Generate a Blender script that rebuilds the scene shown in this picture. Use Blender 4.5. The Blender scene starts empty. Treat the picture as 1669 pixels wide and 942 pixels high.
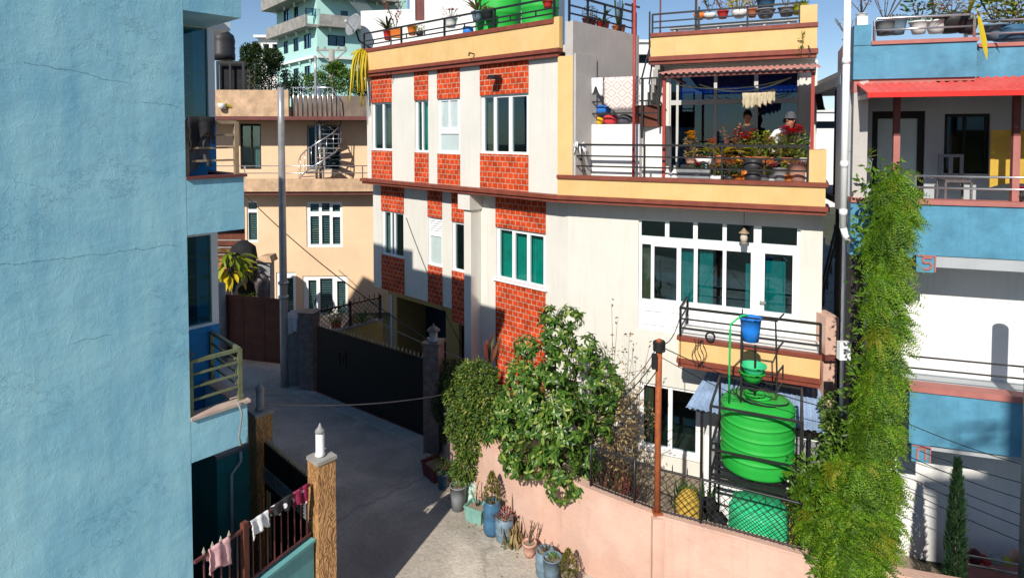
import bpy, bmesh, math, random
from mathutils import Vector, Matrix
random.seed(7)
R = random.Random(11)
scene = bpy.context.scene
COL = scene.collection
rad = math.radians

# ------------------------------------------------------------------ camera model
CX, F, HOR, PITCH, CAMZ = 834.5, 1000.0, 218.0, rad(2.0), 7.2
PY0 = HOR + F * math.tan(PITCH)
def ray(px, py):
    x, y = (px - CX) / F, (PY0 - py) / F
    return Vector((x, math.cos(PITCH) + y * math.sin(PITCH), -math.sin(PITCH) + y * math.cos(PITCH)))
CAM = Vector((0, 0, CAMZ))
def at_y(px, py, Y):
    d = ray(px, py); return CAM + d * (Y / d.y)
def at_z(px, py, z):
    d = ray(px, py); return CAM + d * ((z - CAMZ) / d.z)

class Fr:
    """vertical plane: local x along the facade, y away from the viewer, z up"""
    def __init__(s, p, ang):
        s.p = Vector((p[0], p[1], 0)); s.ang = ang
        s.x = Vector((math.cos(ang), math.sin(ang), 0)); s.y = Vector((-math.sin(ang), math.cos(ang), 0))
        s.M = Matrix.Translation(s.p) @ Matrix.Rotation(ang, 4, 'Z')
    def hit(s, px, py, yo=0.0):
        d = ray(px, py); t = (yo - (CAM - s.p).dot(s.y)) / d.dot(s.y)
        w = CAM + d * t
        return (w - s.p).dot(s.x), w.z
    def rect(s, x0, y0, x1, y1, yo=0.0):
        a = s.hit(x0, y0, yo); b = s.hit(x1, y1, yo)
        return a[0], b[0], b[1], a[1]
    def w(s, x, y, z):
        return s.p + s.x * x + s.y * y + Vector((0, 0, z))
    def loc(s, w):
        d = Vector(w) - s.p
        return Vector((d.dot(s.x), d.dot(s.y), w[2]))
def frame2(p, q):
    return Fr(p, math.atan2(q[1] - p[1], q[0] - p[0]))

# ------------------------------------------------------------------ mesh builder
WM = {}
class MB:
    def __init__(s):
        s.v = []; s.f = []; s.m = []; s.uv = {}; s.sm = []
    def add(s, vs, fs, mi=0, sm=False):
        o = len(s.v); s.v.extend([tuple(v) for v in vs])
        for f in fs:
            s.f.append(tuple(i + o for i in f)); s.m.append(mi); s.sm.append(sm)
    def quad(s, a, b, c, d, mi=0):
        s.add([a, b, c, d], [(0, 1, 2, 3)], mi)
    def box(s, x0, x1, y0, y1, z0, z1, mi=0):
        vs = [(x0, y0, z0), (x1, y0, z0), (x1, y1, z0), (x0, y1, z0), (x0, y0, z1), (x1, y0, z1), (x1, y1, z1), (x0, y1, z1)]
        s.add(vs, [(0, 3, 2, 1), (4, 5, 6, 7), (0, 1, 5, 4), (1, 2, 6, 5), (2, 3, 7, 6), (3, 0, 4, 7)], mi)
        return s
    def bar(s, a, b, w, d, mi=0):
        """square bar from a to b"""
        a, b = Vector(a), Vector(b); t = (b - a).normalized()
        up = Vector((0, 0, 1)) if abs(t.z) < .9 else Vector((1, 0, 0))
        u = t.cross(up).normalized() * (w / 2); v = u.cross(t).normalized() * (d / 2)
        vs = [a - u - v, a + u - v, a + u + v, a - u + v, b - u - v, b + u - v, b + u + v, b - u + v]
        s.add(vs, [(0, 3, 2, 1), (4, 5, 6, 7), (0, 1, 5, 4), (1, 2, 6, 5), (2, 3, 7, 6), (3, 0, 4, 7)], mi)
        return s
    def tube(s, pts, r, n=6, mi=0, r2=None, cap=True):
        pts = [Vector(p) for p in pts]; k = len(pts); rings = []
        t = (pts[1] - pts[0]).normalized()
        u = t.cross(Vector((0, 0, 1)) if abs(t.z) < .95 else Vector((1, 0, 0))).normalized()
        vs = []
        for i, p in enumerate(pts):
            if 0 < i < k - 1: t = (pts[i + 1] - pts[i - 1]).normalized()
            elif i: t = (pts[i] - pts[i - 1]).normalized()
            u = (u - t * u.dot(t)).normalized(); w = t.cross(u)
            rr = r if r2 is None else r + (r2 - r) * i / (k - 1)
            for j in range(n):
                a = 2 * math.pi * j / n; vs.append(p + (u * math.cos(a) + w * math.sin(a)) * rr)
        fs = [(i * n + j, i * n + (j + 1) % n, (i + 1) * n + (j + 1) % n, (i + 1) * n + j) for i in range(k - 1) for j in range(n)]
        if cap: fs += [tuple(range(n))[::-1], tuple((k - 1) * n + j for j in range(n))]
        s.add(vs, fs, mi, True); return s
    def lathe(s, prof, c=(0, 0, 0), n=16, mi=0, sq=1.0, cap=True):
        vs = []; k = len(prof)
        for r, z in prof:
            for j in range(n):
                a = 2 * math.pi * (j + .5) / n
                vs.append((c[0] + r * math.cos(a), c[1] + r * sq * math.sin(a), c[2] + z))
        fs = [(i * n + j, i * n + (j + 1) % n, (i + 1) * n + (j + 1) % n, (i + 1) * n + j) for i in range(k - 1) for j in range(n)]
        if cap: fs += [tuple(range(n))[::-1], tuple((k - 1) * n + j for j in range(n))]
        s.add(vs, fs, mi, n > 6); return s
    def prism(s, poly, z0, z1, mi=0):
        n = len(poly); vs = [(p[0], p[1], z0) for p in poly] + [(p[0], p[1], z1) for p in poly]
        fs = [tuple(range(n))[::-1], tuple(range(n, 2 * n))] + [(i, (i + 1) % n, n + (i + 1) % n, n + i) for i in range(n)]
        s.add(vs, fs, mi); return s
    def wall(s, x0, x1, z0, z1, y0, y1, holes=(), mi=0):
        hs = [h for h in holes if h[1] > x0 and h[0] < x1 and h[3] > z0 and h[2] < z1]
        xs = sorted({x0, x1} | {min(max(v, x0), x1) for h in hs for v in h[:2]})
        zs = sorted({z0, z1} | {min(max(v, z0), z1) for h in hs for v in h[2:]})
        def solid(i, j):
            if i < 0 or j < 0 or i >= len(xs) - 1 or j >= len(zs) - 1: return False
            cx, cz = (xs[i] + xs[i + 1]) / 2, (zs[j] + zs[j + 1]) / 2
            return not any(h[0] < cx < h[1] and h[2] < cz < h[3] for h in hs)
        for i in range(len(xs) - 1):
            for j in range(len(zs) - 1):
                if not solid(i, j): continue
                a, b, c, d = xs[i], xs[i + 1], zs[j], zs[j + 1]
                s.quad((a, y0, c), (b, y0, c), (b, y0, d), (a, y0, d), mi)
                s.quad((b, y1, c), (a, y1, c), (a, y1, d), (b, y1, d), mi)
                if not solid(i - 1, j): s.quad((a, y1, c), (a, y0, c), (a, y0, d), (a, y1, d), mi)
                if not solid(i + 1, j): s.quad((b, y0, c), (b, y1, c), (b, y1, d), (b, y0, d), mi)
                if not solid(i, j - 1): s.quad((a, y1, c), (b, y1, c), (b, y0, c), (a, y0, c), mi)
                if not solid(i, j + 1): s.quad((a, y0, d), (b, y0, d), (b, y1, d), (a, y1, d), mi)
        return s
    def leaf(s, p, d, nrm, L, W, mi=0, fold=.18):
        d = d.normalized(); sd = d.cross(nrm)
        if sd.length < 1e-4: sd = d.orthogonal()
        sd.normalize(); up = sd.cross(d)
        m = p + d * L * .5
        s.add([p, m + sd * W * .5 + up * fold * W, p + d * L - up * fold * W * .8, m - sd * W * .5 + up * fold * W], [(0, 1, 2, 3)], mi)
    def leaf2(s, p, d, nrm, L, W, mi=0, droop=.25):
        """larger bent leaf, six faces"""
        d = d.normalized(); sd = d.cross(nrm)
        if sd.length < 1e-4: sd = d.orthogonal()
        sd.normalize(); up = sd.cross(d); vs = []
        for t, w in ((0, .12), (.3, .8), (.62, 1.0), (.85, .6), (1, .04)):
            c = p + d * L * t - up * droop * L * t * t
            vs += [c - sd * W * .5 * w + up * W * .12 * w, c, c + sd * W * .5 * w + up * W * .12 * w]
        fs = []
        for i in range(4):
            for j in range(2): fs.append((i * 3 + j, i * 3 + j + 1, i * 3 + j + 4, i * 3 + j + 3))
        s.add(vs, fs, mi, True)
    def blob(s, c, rx, ry, rz, mi=0, n=8, rnd=None, jit=0.0):
        vs = []; ring = n // 2 + 1
        for i in range(ring + 1):
            th = math.pi * i / ring
            for j in range(n):
                a = 2 * math.pi * j / n; k = 1 + (rnd.uniform(-jit, jit) if rnd else 0)
                vs.append((c[0] + rx * k * math.sin(th) * math.cos(a), c[1] + ry * k * math.sin(th) * math.sin(a), c[2] - rz * math.cos(th)))
        fs = [(i * n + j, i * n + (j + 1) % n, (i + 1) * n + (j + 1) % n, (i + 1) * n + j) for i in range(ring) for j in range(n)]
        s.add(vs, fs, mi, True); return s
    def build(s, name, mats, parent=None, M=None, at=None, kind=None, smooth=None):
        me = bpy.data.meshes.new(name); me.from_pydata(s.v, [], s.f)
        if not isinstance(mats, (list, tuple)): mats = [mats]
        for m in mats: me.materials.append(m)
        me.polygons.foreach_set('material_index', s.m)
        me.polygons.foreach_set('use_smooth', s.sm if smooth is None else [smooth] * len(s.f))
        uvl = me.uv_layers.new(name='UVMap'); buf = [0.0] * (2 * len(me.loops)); vs = s.v
        for p in me.polygons:
            n = p.normal; ax, ay, az = abs(n.x), abs(n.y), abs(n.z)
            for li in p.loop_indices:
                v = vs[me.loops[li].vertex_index]
                if az > ax and az > ay: u = (v[0], v[1])
                elif ax > ay: u = (v[1], v[2])
                else: u = (v[0], v[2])
                buf[2 * li] = u[0]; buf[2 * li + 1] = u[1]
        uvl.data.foreach_set('uv', buf)
        me.update()
        o = bpy.data.objects.new(name, me); COL.objects.link(o)
        place(o, parent, M, at)
        if kind: o['kind'] = kind
        return o
def place(o, parent, M, at=None):
    if M is None: M = Matrix.Translation(Vector(at)) if at is not None else (WM[parent.name] if parent else Matrix.Identity(4))
    WM[o.name] = M
    if parent: o.parent = parent; o.matrix_basis = WM[parent.name].inverted() @ M
    else: o.matrix_basis = M
def tag(o, label, cat, group=None):
    o['label'] = label; o['category'] = cat
    if group: o['group'] = group
    return o
def thing(name, label, cat, M=None, at=None, group=None):
    o = bpy.data.objects.new(name, None); COL.objects.link(o); o.empty_display_size = .2
    place(o, None, M, at); return tag(o, label, cat, group)
def struct(mb, name, mats, M=None):
    return mb.build(name, mats, M=M, kind='structure')

# ------------------------------------------------------------------ materials
def nodes(name):
    m = bpy.data.materials.new(name); m.use_nodes = True; nt = m.node_tree
    return m, nt, nt.nodes['Principled BSDF'], (lambda t, **k: _n(nt, t, k)), nt.links.new
def _n(nt, t, k):
    n = nt.nodes.new(t)
    for a, v in k.items():
        if a.startswith('i_'): n.inputs[a[2:]].default_value = v
        else: setattr(n, a, v)
    return n
def c4(c): return (c[0], c[1], c[2], 1)
def mul(c, k): return tuple(min(1, x * k) for x in c)
def plain(name, col, rough=.6, metal=0., var=.25, scale=4., bump=.0, bscale=60., spec=.3, coat=0., detail=6., streak=0., island=0.):
    """painted or plain surface: uneven tone, optional rain streaks and bump"""
    m, nt, p, N, link = nodes(name)
    p.inputs['Roughness'].default_value = rough; p.inputs['Metallic'].default_value = metal
    p.inputs['Specular IOR Level'].default_value = spec; p.inputs['Coat Weight'].default_value = coat
    tc = N('ShaderNodeTexCoord')
    no = N('ShaderNodeTexNoise', i_Scale=scale, i_Detail=detail, i_Roughness=.65); link(tc.outputs['Object'], no.inputs['Vector'])
    rmp = N('ShaderNodeValToRGB'); e = rmp.color_ramp.elements
    e[0].position = .3; e[1].position = .72; e[0].color = c4(mul(col, 1 - var)); e[1].color = c4(mul(col, 1 + var * .45))
    link(no.outputs['Fac'], rmp.inputs['Fac']); out = rmp.outputs['Color']
    if streak:
        mp = N('ShaderNodeMapping'); mp.inputs['Scale'].default_value = (7, 7, .45); link(tc.outputs['Object'], mp.inputs['Vector'])
        sn = N('ShaderNodeTexNoise', i_Scale=1.3, i_Detail=5., i_Roughness=.7); link(mp.outputs['Vector'], sn.inputs['Vector'])
        mr = N('ShaderNodeMapRange'); mr.inputs['From Min'].default_value = .52; mr.inputs['From Max'].default_value = .8
        link(sn.outputs['Fac'], mr.inputs['Value'])
        ml = N('ShaderNodeMath', operation='MULTIPLY'); ml.inputs[1].default_value = streak; link(mr.outputs['Result'], ml.inputs[0])
        mx = N('ShaderNodeMix', data_type='RGBA'); mx.inputs['B'].default_value = c4(mul(col, .45))
        link(ml.outputs['Value'], mx.inputs['Factor']); link(out, mx.inputs['A']); out = mx.outputs['Result']
    if island:
        g = N('ShaderNodeNewGeometry'); hs = N('ShaderNodeHueSaturation')
        mr = N('ShaderNodeMapRange'); mr.inputs['To Min'].default_value = 1 - island; mr.inputs['To Max'].default_value = 1 + island
        link(g.outputs['Random Per Island'], mr.inputs['Value']); link(mr.outputs['Result'], hs.inputs['Value']); link(out, hs.inputs['Color']); out = hs.outputs['Color']
    link(out, p.inputs['Base Color'])
    if bump:
        bn = N('ShaderNodeTexNoise', i_Scale=bscale, i_Detail=5.); link(tc.outputs['Object'], bn.inputs['Vector'])
        bp = N('ShaderNodeBump', i_Strength=bump, i_Distance=.02); link(bn.outputs['Fac'], bp.inputs['Height']); link(bp.outputs['Normal'], p.inputs['Normal'])
    return m
def dusty(m, col, amt, scale=3.):
    """sun-faded, dusty patches over an existing plain material"""
    nt = m.node_tree; p = nt.nodes['Principled BSDF']; src = p.inputs['Base Color'].links[0].from_socket
    tc = _n(nt, 'ShaderNodeTexCoord', {}); no = _n(nt, 'ShaderNodeTexNoise', {'i_Scale': scale, 'i_Detail': 8., 'i_Roughness': .7}); nt.links.new(tc.outputs['Object'], no.inputs['Vector'])
    mr = _n(nt, 'ShaderNodeMapRange', {}); mr.inputs['From Min'].default_value = .45; mr.inputs['From Max'].default_value = .75; mr.inputs['To Max'].default_value = amt; nt.links.new(no.outputs['Fac'], mr.inputs['Value'])
    mx = _n(nt, 'ShaderNodeMix', {'data_type': 'RGBA'}); mx.inputs['B'].default_value = c4(col); nt.links.new(mr.outputs[0], mx.inputs['Factor']); nt.links.new(src, mx.inputs['A']); nt.links.new(mx.outputs['Result'], p.inputs['Base Color'])
    rg = _n(nt, 'ShaderNodeMapRange', {}); rg.inputs['To Min'].default_value = p.inputs['Roughness'].default_value; rg.inputs['To Max'].default_value = .75; nt.links.new(no.outputs['Fac'], rg.inputs['Value']); nt.links.new(rg.outputs[0], p.inputs['Roughness'])
def leafmat(name, c1, c2, c3=None, rough=.5, trans=.25):
    m, nt, p, N, link = nodes(name)
    p.inputs['Roughness'].default_value = rough; p.inputs['Specular IOR Level'].default_value = .35
    g = N('ShaderNodeNewGeometry'); rmp = N('ShaderNodeValToRGB'); e = rmp.color_ramp.elements
    e[0].color = c4(c1); e[1].color = c4(c2); e[0].position = .05; e[1].position = .75
    if c3: x = e.new(.96); x.color = c4(c3)
    link(g.outputs['Random Per Island'], rmp.inputs['Fac']); link(rmp.outputs['Color'], p.inputs['Base Color'])
    t = N('ShaderNodeBsdfTranslucent'); hs = N('ShaderNodeHueSaturation', i_Saturation=1.15, i_Value=1.3); link(rmp.outputs['Color'], hs.inputs['Color']); link(hs.outputs['Color'], t.inputs['Color'])
    mx = N('ShaderNodeMixShader'); mx.inputs[0].default_value = trans
    link(p.outputs[0], mx.inputs[1]); link(t.outputs[0], mx.inputs[2]); link(mx.outputs[0], nt.nodes['Material Output'].inputs['Surface'])
    return m
def brickmat():
    m, nt, p, N, link = nodes('brick_cladding'); p.inputs['Roughness'].default_value = .7; p.inputs['Specular IOR Level'].default_value = .12
    uv = N('ShaderNodeUVMap'); br = N('ShaderNodeTexBrick', offset=.5, offset_frequency=2, squash=1.0)
    for k, v in (('Scale', 1.), ('Mortar Size', .0085), ('Mortar Smooth', .12), ('Bias', .0), ('Brick Width', .168), ('Row Height', .128)): br.inputs[k].default_value = v
    br.inputs['Color1'].default_value = (.68, .074, .014, 1); br.inputs['Color2'].default_value = (.45, .045, .010, 1); br.inputs['Mortar'].default_value = (.46, .36, .28, 1)
    nz = N('ShaderNodeTexNoise', i_Scale=9., i_Detail=3.); link(uv.outputs[0], nz.inputs['Vector'])
    vm = N('ShaderNodeMix', data_type='VECTOR'); vm.inputs['Factor'].default_value = .022
    link(uv.outputs[0], vm.inputs['A']); link(nz.outputs['Color'], vm.inputs['B']); link(vm.outputs['Result'], br.inputs['Vector'])
    n2 = N('ShaderNodeTexNoise', i_Scale=3., i_Detail=8., i_Roughness=.7); link(uv.outputs[0], n2.inputs['Vector'])
    hs = N('ShaderNodeHueSaturation'); mr = N('ShaderNodeMapRange'); mr.inputs['From Min'].default_value = .28; mr.inputs['From Max'].default_value = .72; mr.inputs['To Min'].default_value = .45; mr.inputs['To Max'].default_value = 1.4
    link(n2.outputs['Fac'], mr.inputs['Value']); link(mr.outputs['Result'], hs.inputs['Value']); link(br.outputs['Color'], hs.inputs['Color']); link(hs.outputs['Color'], p.inputs['Base Color'])
    bp = N('ShaderNodeBump', invert=True, i_Strength=.5, i_Distance=.012); link(br.outputs['Fac'], bp.inputs['Height']); link(bp.outputs['Normal'], p.inputs['Normal'])
    return m
def stucco(cracks=()):
    """hand-trowelled blue plaster: dents, drips, hairline cracks"""
    m, nt, p, N, link = nodes('blue_plaster'); p.inputs['Roughness'].default_value = .62; p.inputs['Specular IOR Level'].default_value = .25
    tc = N('ShaderNodeTexCoord')
    a = N('ShaderNodeTexNoise', i_Scale=.9, i_Detail=7., i_Roughness=.6, i_Distortion=.6); link(tc.outputs['Object'], a.inputs['Vector'])
    mp = N('ShaderNodeMapping'); mp.inputs['Scale'].default_value = (3.2, 3.2, .5); link(tc.outputs['Object'], mp.inputs['Vector'])
    st = N('ShaderNodeTexNoise', i_Scale=1.1, i_Detail=6., i_Roughness=.62, i_Distortion=.4); link(mp.outputs['Vector'], st.inputs['Vector'])
    mxs = N('ShaderNodeMath', operation='ADD'); link(a.outputs['Fac'], mxs.inputs[0]); link(st.outputs['Fac'], mxs.inputs[1])
    r = N('ShaderNodeValToRGB'); e = r.color_ramp.elements; e[0].position = .36; e[1].position = .64
    e[0].color = (.18, .43, .585, 1); e[1].color = (.32, .60, .70, 1)
    hf = N('ShaderNodeMath', operation='MULTIPLY'); hf.inputs[1].default_value = .5; link(mxs.outputs[0], hf.inputs[0]); link(hf.outputs[0], r.inputs['Fac'])
    # hairline cracks
    mc = N('ShaderNodeMapping'); mc.inputs['Scale'].default_value = (.55, .55, 1.0); mc.inputs['Rotation'].default_value = (0, .12, 0); link(tc.outputs['Object'], mc.inputs['Vector'])
    nn = N('ShaderNodeTexNoise', i_Scale=1.4, i_Detail=9., i_Roughness=.7); link(mc.outputs['Vector'], nn.inputs['Vector'])
    ab = N('ShaderNodeMath', operation='SUBTRACT'); ab.inputs[1].default_value = .5; link(nn.outputs['Fac'], ab.inputs[0])
    ab2 = N('ShaderNodeMath', operation='ABSOLUTE'); link(ab.outputs[0], ab2.inputs[0])
    cr = N('ShaderNodeMapRange'); cr.inputs['From Min'].default_value = .0; cr.inputs['From Max'].default_value = .0032; cr.inputs['To Min'].default_value = 1; cr.inputs['To Max'].default_value = 0; link(ab2.outputs[0], cr.inputs['Value'])
    mask = N('ShaderNodeTexNoise', i_Scale=.7, i_Detail=1.); link(tc.outputs['Object'], mask.inputs['Vector'])
    mk = N('ShaderNodeMapRange'); mk.inputs['From Min'].default_value = .52; mk.inputs['From Max'].default_value = .58; link(mask.outputs['Fac'], mk.inputs['Value'])
    cm = N('ShaderNodeMath', operation='MULTIPLY'); link(cr.outputs[0], cm.inputs[0]); link(mk.outputs[0], cm.inputs[1])
    sx = N('ShaderNodeSeparateXYZ'); link(tc.outputs['Object'], sx.inputs[0])
    wob = N('ShaderNodeTexNoise', i_Scale=3.5, i_Detail=8., i_Roughness=.65); link(tc.outputs['Object'], wob.inputs['Vector'])
    for (xa, za, xb, zb_) in cracks:
        k = (zb_ - za) / (xb - xa)
        f1 = N('ShaderNodeMath', operation='MULTIPLY_ADD'); f1.inputs[1].default_value = -k; link(sx.outputs['X'], f1.inputs[0]); link(sx.outputs['Z'], f1.inputs[2])
        f2 = N('ShaderNodeMath', operation='MULTIPLY_ADD'); f2.inputs[1].default_value = .16; f2.inputs[2].default_value = -.08 - (za - k * xa); link(wob.outputs['Fac'], f2.inputs[0])
        f3 = N('ShaderNodeMath', operation='ADD'); link(f1.outputs[0], f3.inputs[0]); link(f2.outputs[0], f3.inputs[1])
        f4 = N('ShaderNodeMath', operation='ABSOLUTE'); link(f3.outputs[0], f4.inputs[0])
        f5 = N('ShaderNodeMapRange'); f5.inputs['From Min'].default_value = .001; f5.inputs['From Max'].default_value = .006; f5.inputs['To Min'].default_value = 1; f5.inputs['To Max'].default_value = 0; link(f4.outputs[0], f5.inputs['Value'])
        g1 = N('ShaderNodeMath', operation='GREATER_THAN'); g1.inputs[1].default_value = xa; link(sx.outputs['X'], g1.inputs[0])
        g2 = N('ShaderNodeMath', operation='LESS_THAN'); g2.inputs[1].default_value = xb; link(sx.outputs['X'], g2.inputs[0])
        g3 = N('ShaderNodeMath', operation='MULTIPLY'); link(g1.outputs[0], g3.inputs[0]); link(g2.outputs[0], g3.inputs[1])
        g4 = N('ShaderNodeMath', operation='MULTIPLY'); link(g3.outputs[0], g4.inputs[0]); link(f5.outputs[0], g4.inputs[1])
        mxm = N('ShaderNodeMath', operation='MAXIMUM'); link(cm.outputs[0], mxm.inputs[0]); link(g4.outputs[0], mxm.inputs[1]); cm = mxm
    mx = N('ShaderNodeMix', data_type='RGBA'); mx.inputs['B'].default_value = (.08, .19, .24, 1)
    c7 = N('ShaderNodeMath', operation='MULTIPLY'); c7.inputs[1].default_value = .7; link(cm.outputs[0], c7.inputs[0])
    link(c7.outputs[0], mx.inputs['Factor']); link(r.outputs['Color'], mx.inputs['A']); link(mx.outputs['Result'], p.inputs['Base Color'])
    # bump: broad trowel waves + drips + fine grain
    b1 = N('ShaderNodeTexNoise', i_Scale=2.4, i_Detail=10., i_Roughness=.56, i_Distortion=.12); link(tc.outputs['Object'], b1.inputs['Vector'])
    m3 = N('ShaderNodeMapping'); m3.inputs['Scale'].default_value = (5, 5, 1.3); link(tc.outputs['Object'], m3.inputs['Vector'])
    b2 = N('ShaderNodeTexNoise', i_Scale=1.2, i_Detail=5., i_Roughness=.55); link(m3.outputs['Vector'], b2.inputs['Vector'])
    b3 = N('ShaderNodeTexNoise', i_Scale=45., i_Detail=4.); link(tc.outputs['Object'], b3.inputs['Vector'])
    s1 = N('ShaderNodeMath', operation='MULTIPLY_ADD'); s1.inputs[1].default_value = .28; link(b2.outputs['Fac'], s1.inputs[0]); link(b1.outputs['Fac'], s1.inputs[2])
    s2 = N('ShaderNodeMath', operation='MULTIPLY_ADD'); s2.inputs[1].default_value = .1; link(b3.outputs['Fac'], s2.inputs[0]); link(s1.outputs[0], s2.inputs[2])
    mr_ = N('ShaderNodeMapping'); mr_.inputs['Scale'].default_value = (2.4, 2.4, 1.5); link(tc.outputs['Object'], mr_.inputs['Vector'])
    rn = N('ShaderNodeTexNoise', i_Scale=1.5, i_Detail=4., i_Roughness=.6, i_Distortion=.3); link(mr_.outputs['Vector'], rn.inputs['Vector'])
    ra = N('ShaderNodeMath', operation='SUBTRACT'); ra.inputs[1].default_value = .5; link(rn.outputs['Fac'], ra.inputs[0])
    rb_ = N('ShaderNodeMath', operation='ABSOLUTE'); link(ra.outputs[0], rb_.inputs[0])
    rc = N('ShaderNodeMapRange'); rc.inputs['From Max'].default_value = .018; rc.inputs['To Min'].default_value = .05; rc.inputs['To Max'].default_value = 0; link(rb_.outputs[0], rc.inputs['Value'])
    mo = N('ShaderNodeMapping'); mo.inputs['Scale'].default_value = (2.2, 2.2, 4.6); mo.inputs['Rotation'].default_value = (0, .3, 0); link(tc.outputs['Object'], mo.inputs['Vector'])
    on = N('ShaderNodeTexNoise', i_Scale=1.5, i_Detail=5., i_Roughness=.5, i_Distortion=.5); link(mo.outputs['Vector'], on.inputs['Vector'])
    oa = N('ShaderNodeMath', operation='MULTIPLY_ADD'); oa.inputs[1].default_value = .42; link(on.outputs['Fac'], oa.inputs[0]); link(s2.outputs[0], oa.inputs[2]); s2 = oa
    rd_ = N('ShaderNodeMath', operation='ADD'); link(rc.outputs[0], rd_.inputs[0]); link(s2.outputs[0], rd_.inputs[1]); s2 = rd_
    s3 = N('ShaderNodeMath', operation='MULTIPLY_ADD'); s3.inputs[1].default_value = -.1; link(cm.outputs[0], s3.inputs[0]); link(s2.outputs[0], s3.inputs[2])
    bp = N('ShaderNodeBump', i_Strength=.36, i_Distance=.04); link(s3.outputs[0], bp.inputs['Height']); link(bp.outputs['Normal'], p.inputs['Normal'])
    return m
def concrete(name, c1, c2, scale=.6, bump=.35):
    m, nt, p, N, link = nodes(name); p.inputs['Roughness'].default_value = .85; p.inputs['Specular IOR Level'].default_value = .2
    tc = N('ShaderNodeTexCoord')
    a = N('ShaderNodeTexNoise', i_Scale=scale, i_Detail=9., i_Roughness=.68, i_Distortion=.5); link(tc.outputs['Object'], a.inputs['Vector'])
    r = N('ShaderNodeValToRGB'); e = r.color_ramp.elements; e[0].position = .34; e[1].position = .66; e[0].color = c4(c1); e[1].color = c4(c2); link(a.outputs['Fac'], r.inputs['Fac'])
    b = N('ShaderNodeTexNoise', i_Scale=14., i_Detail=8., i_Roughness=.75); link(tc.outputs['Object'], b.inputs['Vector'])
    hs = N('ShaderNodeHueSaturation'); mr = N('ShaderNodeMapRange'); mr.inputs['From Min'].default_value = .3; mr.inputs['From Max'].default_value = .7; mr.inputs['To Min'].default_value = .72; mr.inputs['To Max'].default_value = 1.2
    link(b.outputs['Fac'], mr.inputs['Value']); link(mr.outputs['Result'], hs.inputs['Value']); link(r.outputs['Color'], hs.inputs['Color'])
    v = N('ShaderNodeTexVoronoi', i_Scale=2.6); link(tc.outputs['Object'], v.inputs['Vector'])
    sp = N('ShaderNodeMapRange'); sp.inputs['From Min'].default_value = .02; sp.inputs['From Max'].default_value = .07; sp.inputs['To Min'].default_value = .5; sp.inputs['To Max'].default_value = 0; link(v.outputs['Distance'], sp.inputs['Value'])
    mx = N('ShaderNodeMix', data_type='RGBA'); mx.inputs['B'].default_value = c4(mul(c1, .4)); link(sp.outputs[0], mx.inputs['Factor']); link(hs.outputs['Color'], mx.inputs['A']); link(mx.outputs['Result'], p.inputs['Base Color'])
    big = N('ShaderNodeTexNoise', i_Scale=.38, i_Detail=5., i_Roughness=.6, i_Distortion=1.2); link(tc.outputs['Object'], big.inputs['Vector'])
    bm = N('ShaderNodeMapRange'); bm.inputs['From Min'].default_value = .42; bm.inputs['From Max'].default_value = .62; bm.inputs['To Min'].default_value = .0; bm.inputs['To Max'].default_value = .5; link(big.outputs['Fac'], bm.inputs['Value'])
    m2 = N('ShaderNodeMix', data_type='RGBA'); m2.inputs['B'].default_value = c4(mul(c1, .62)); link(bm.outputs[0], m2.inputs['Factor']); link(mx.outputs['Result'], m2.inputs['A'])
    cn = N('ShaderNodeTexNoise', i_Scale=1.6, i_Detail=6.); link(tc.outputs['Object'], cn.inputs['Vector'])
    cv = N('ShaderNodeMix', data_type='VECTOR'); cv.inputs['Factor'].default_value = .45; link(tc.outputs['Object'], cv.inputs['A']); link(cn.outputs['Color'], cv.inputs['B'])
    ce = N('ShaderNodeTexVoronoi', i_Scale=.40, feature='DISTANCE_TO_EDGE'); link(cv.outputs['Result'], ce.inputs['Vector'])
    cq = N('ShaderNodeMapRange'); cq.inputs['From Min'].default_value = .004; cq.inputs['From Max'].default_value = .014; cq.inputs['To Min'].default_value = .28; cq.inputs['To Max'].default_value = 0; link(ce.outputs['Distance'], cq.inputs['Value'])
    m3 = N('ShaderNodeMix', data_type='RGBA'); m3.inputs['B'].default_value = c4(mul(c1, .3)); link(cq.outputs[0], m3.inputs['Factor']); link(m2.outputs['Result'], m3.inputs['A']); link(m3.outputs['Result'], p.inputs['Base Color'])
    w = N('ShaderNodeTexNoise', i_Scale=7., i_Detail=7., i_Roughness=.65, i_Distortion=2.2); link(tc.outputs['Object'], w.inputs['Vector'])
    bp = N('ShaderNodeBump', i_Strength=bump, i_Distance=.035); link(w.outputs['Fac'], bp.inputs['Height']); link(bp.outputs['Normal'], p.inputs['Normal'])
    return m
def woodpillar():
    m, nt, p, N, link = nodes('carved_bark_cladding'); p.inputs['Roughness'].default_value = .55
    tc = N('ShaderNodeTexCoord'); mp = N('ShaderNodeMapping'); mp.inputs['Scale'].default_value = (1, 1, .3); link(tc.outputs['Object'], mp.inputs['Vector'])
    no = N('ShaderNodeTexNoise', i_Scale=6., i_Detail=3., i_Distortion=1.5); link(mp.outputs['Vector'], no.inputs['Vector'])
    ml = N('ShaderNodeMath', operation='MULTIPLY'); ml.inputs[1].default_value = 9.; link(no.outputs['Fac'], ml.inputs[0])
    fr = N('ShaderNodeMath', operation='PINGPONG'); fr.inputs[1].default_value = .5; link(ml.outputs[0], fr.inputs[0])
    r = N('ShaderNodeValToRGB'); e = r.color_ramp.elements; e[0].position = .0; e[1].position = .3; e[0].color = (.25, .12, .05, 1); e[1].color = (.52, .28, .115, 1)
    link(fr.outputs[0], r.inputs['Fac']); link(r.outputs['Color'], p.inputs['Base Color'])
    bp = N('ShaderNodeBump', i_Strength=.8, i_Distance=.03); link(fr.outputs[0], bp.inputs['Height']); link(bp.outputs['Normal'], p.inputs['Normal'])
    return m
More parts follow.
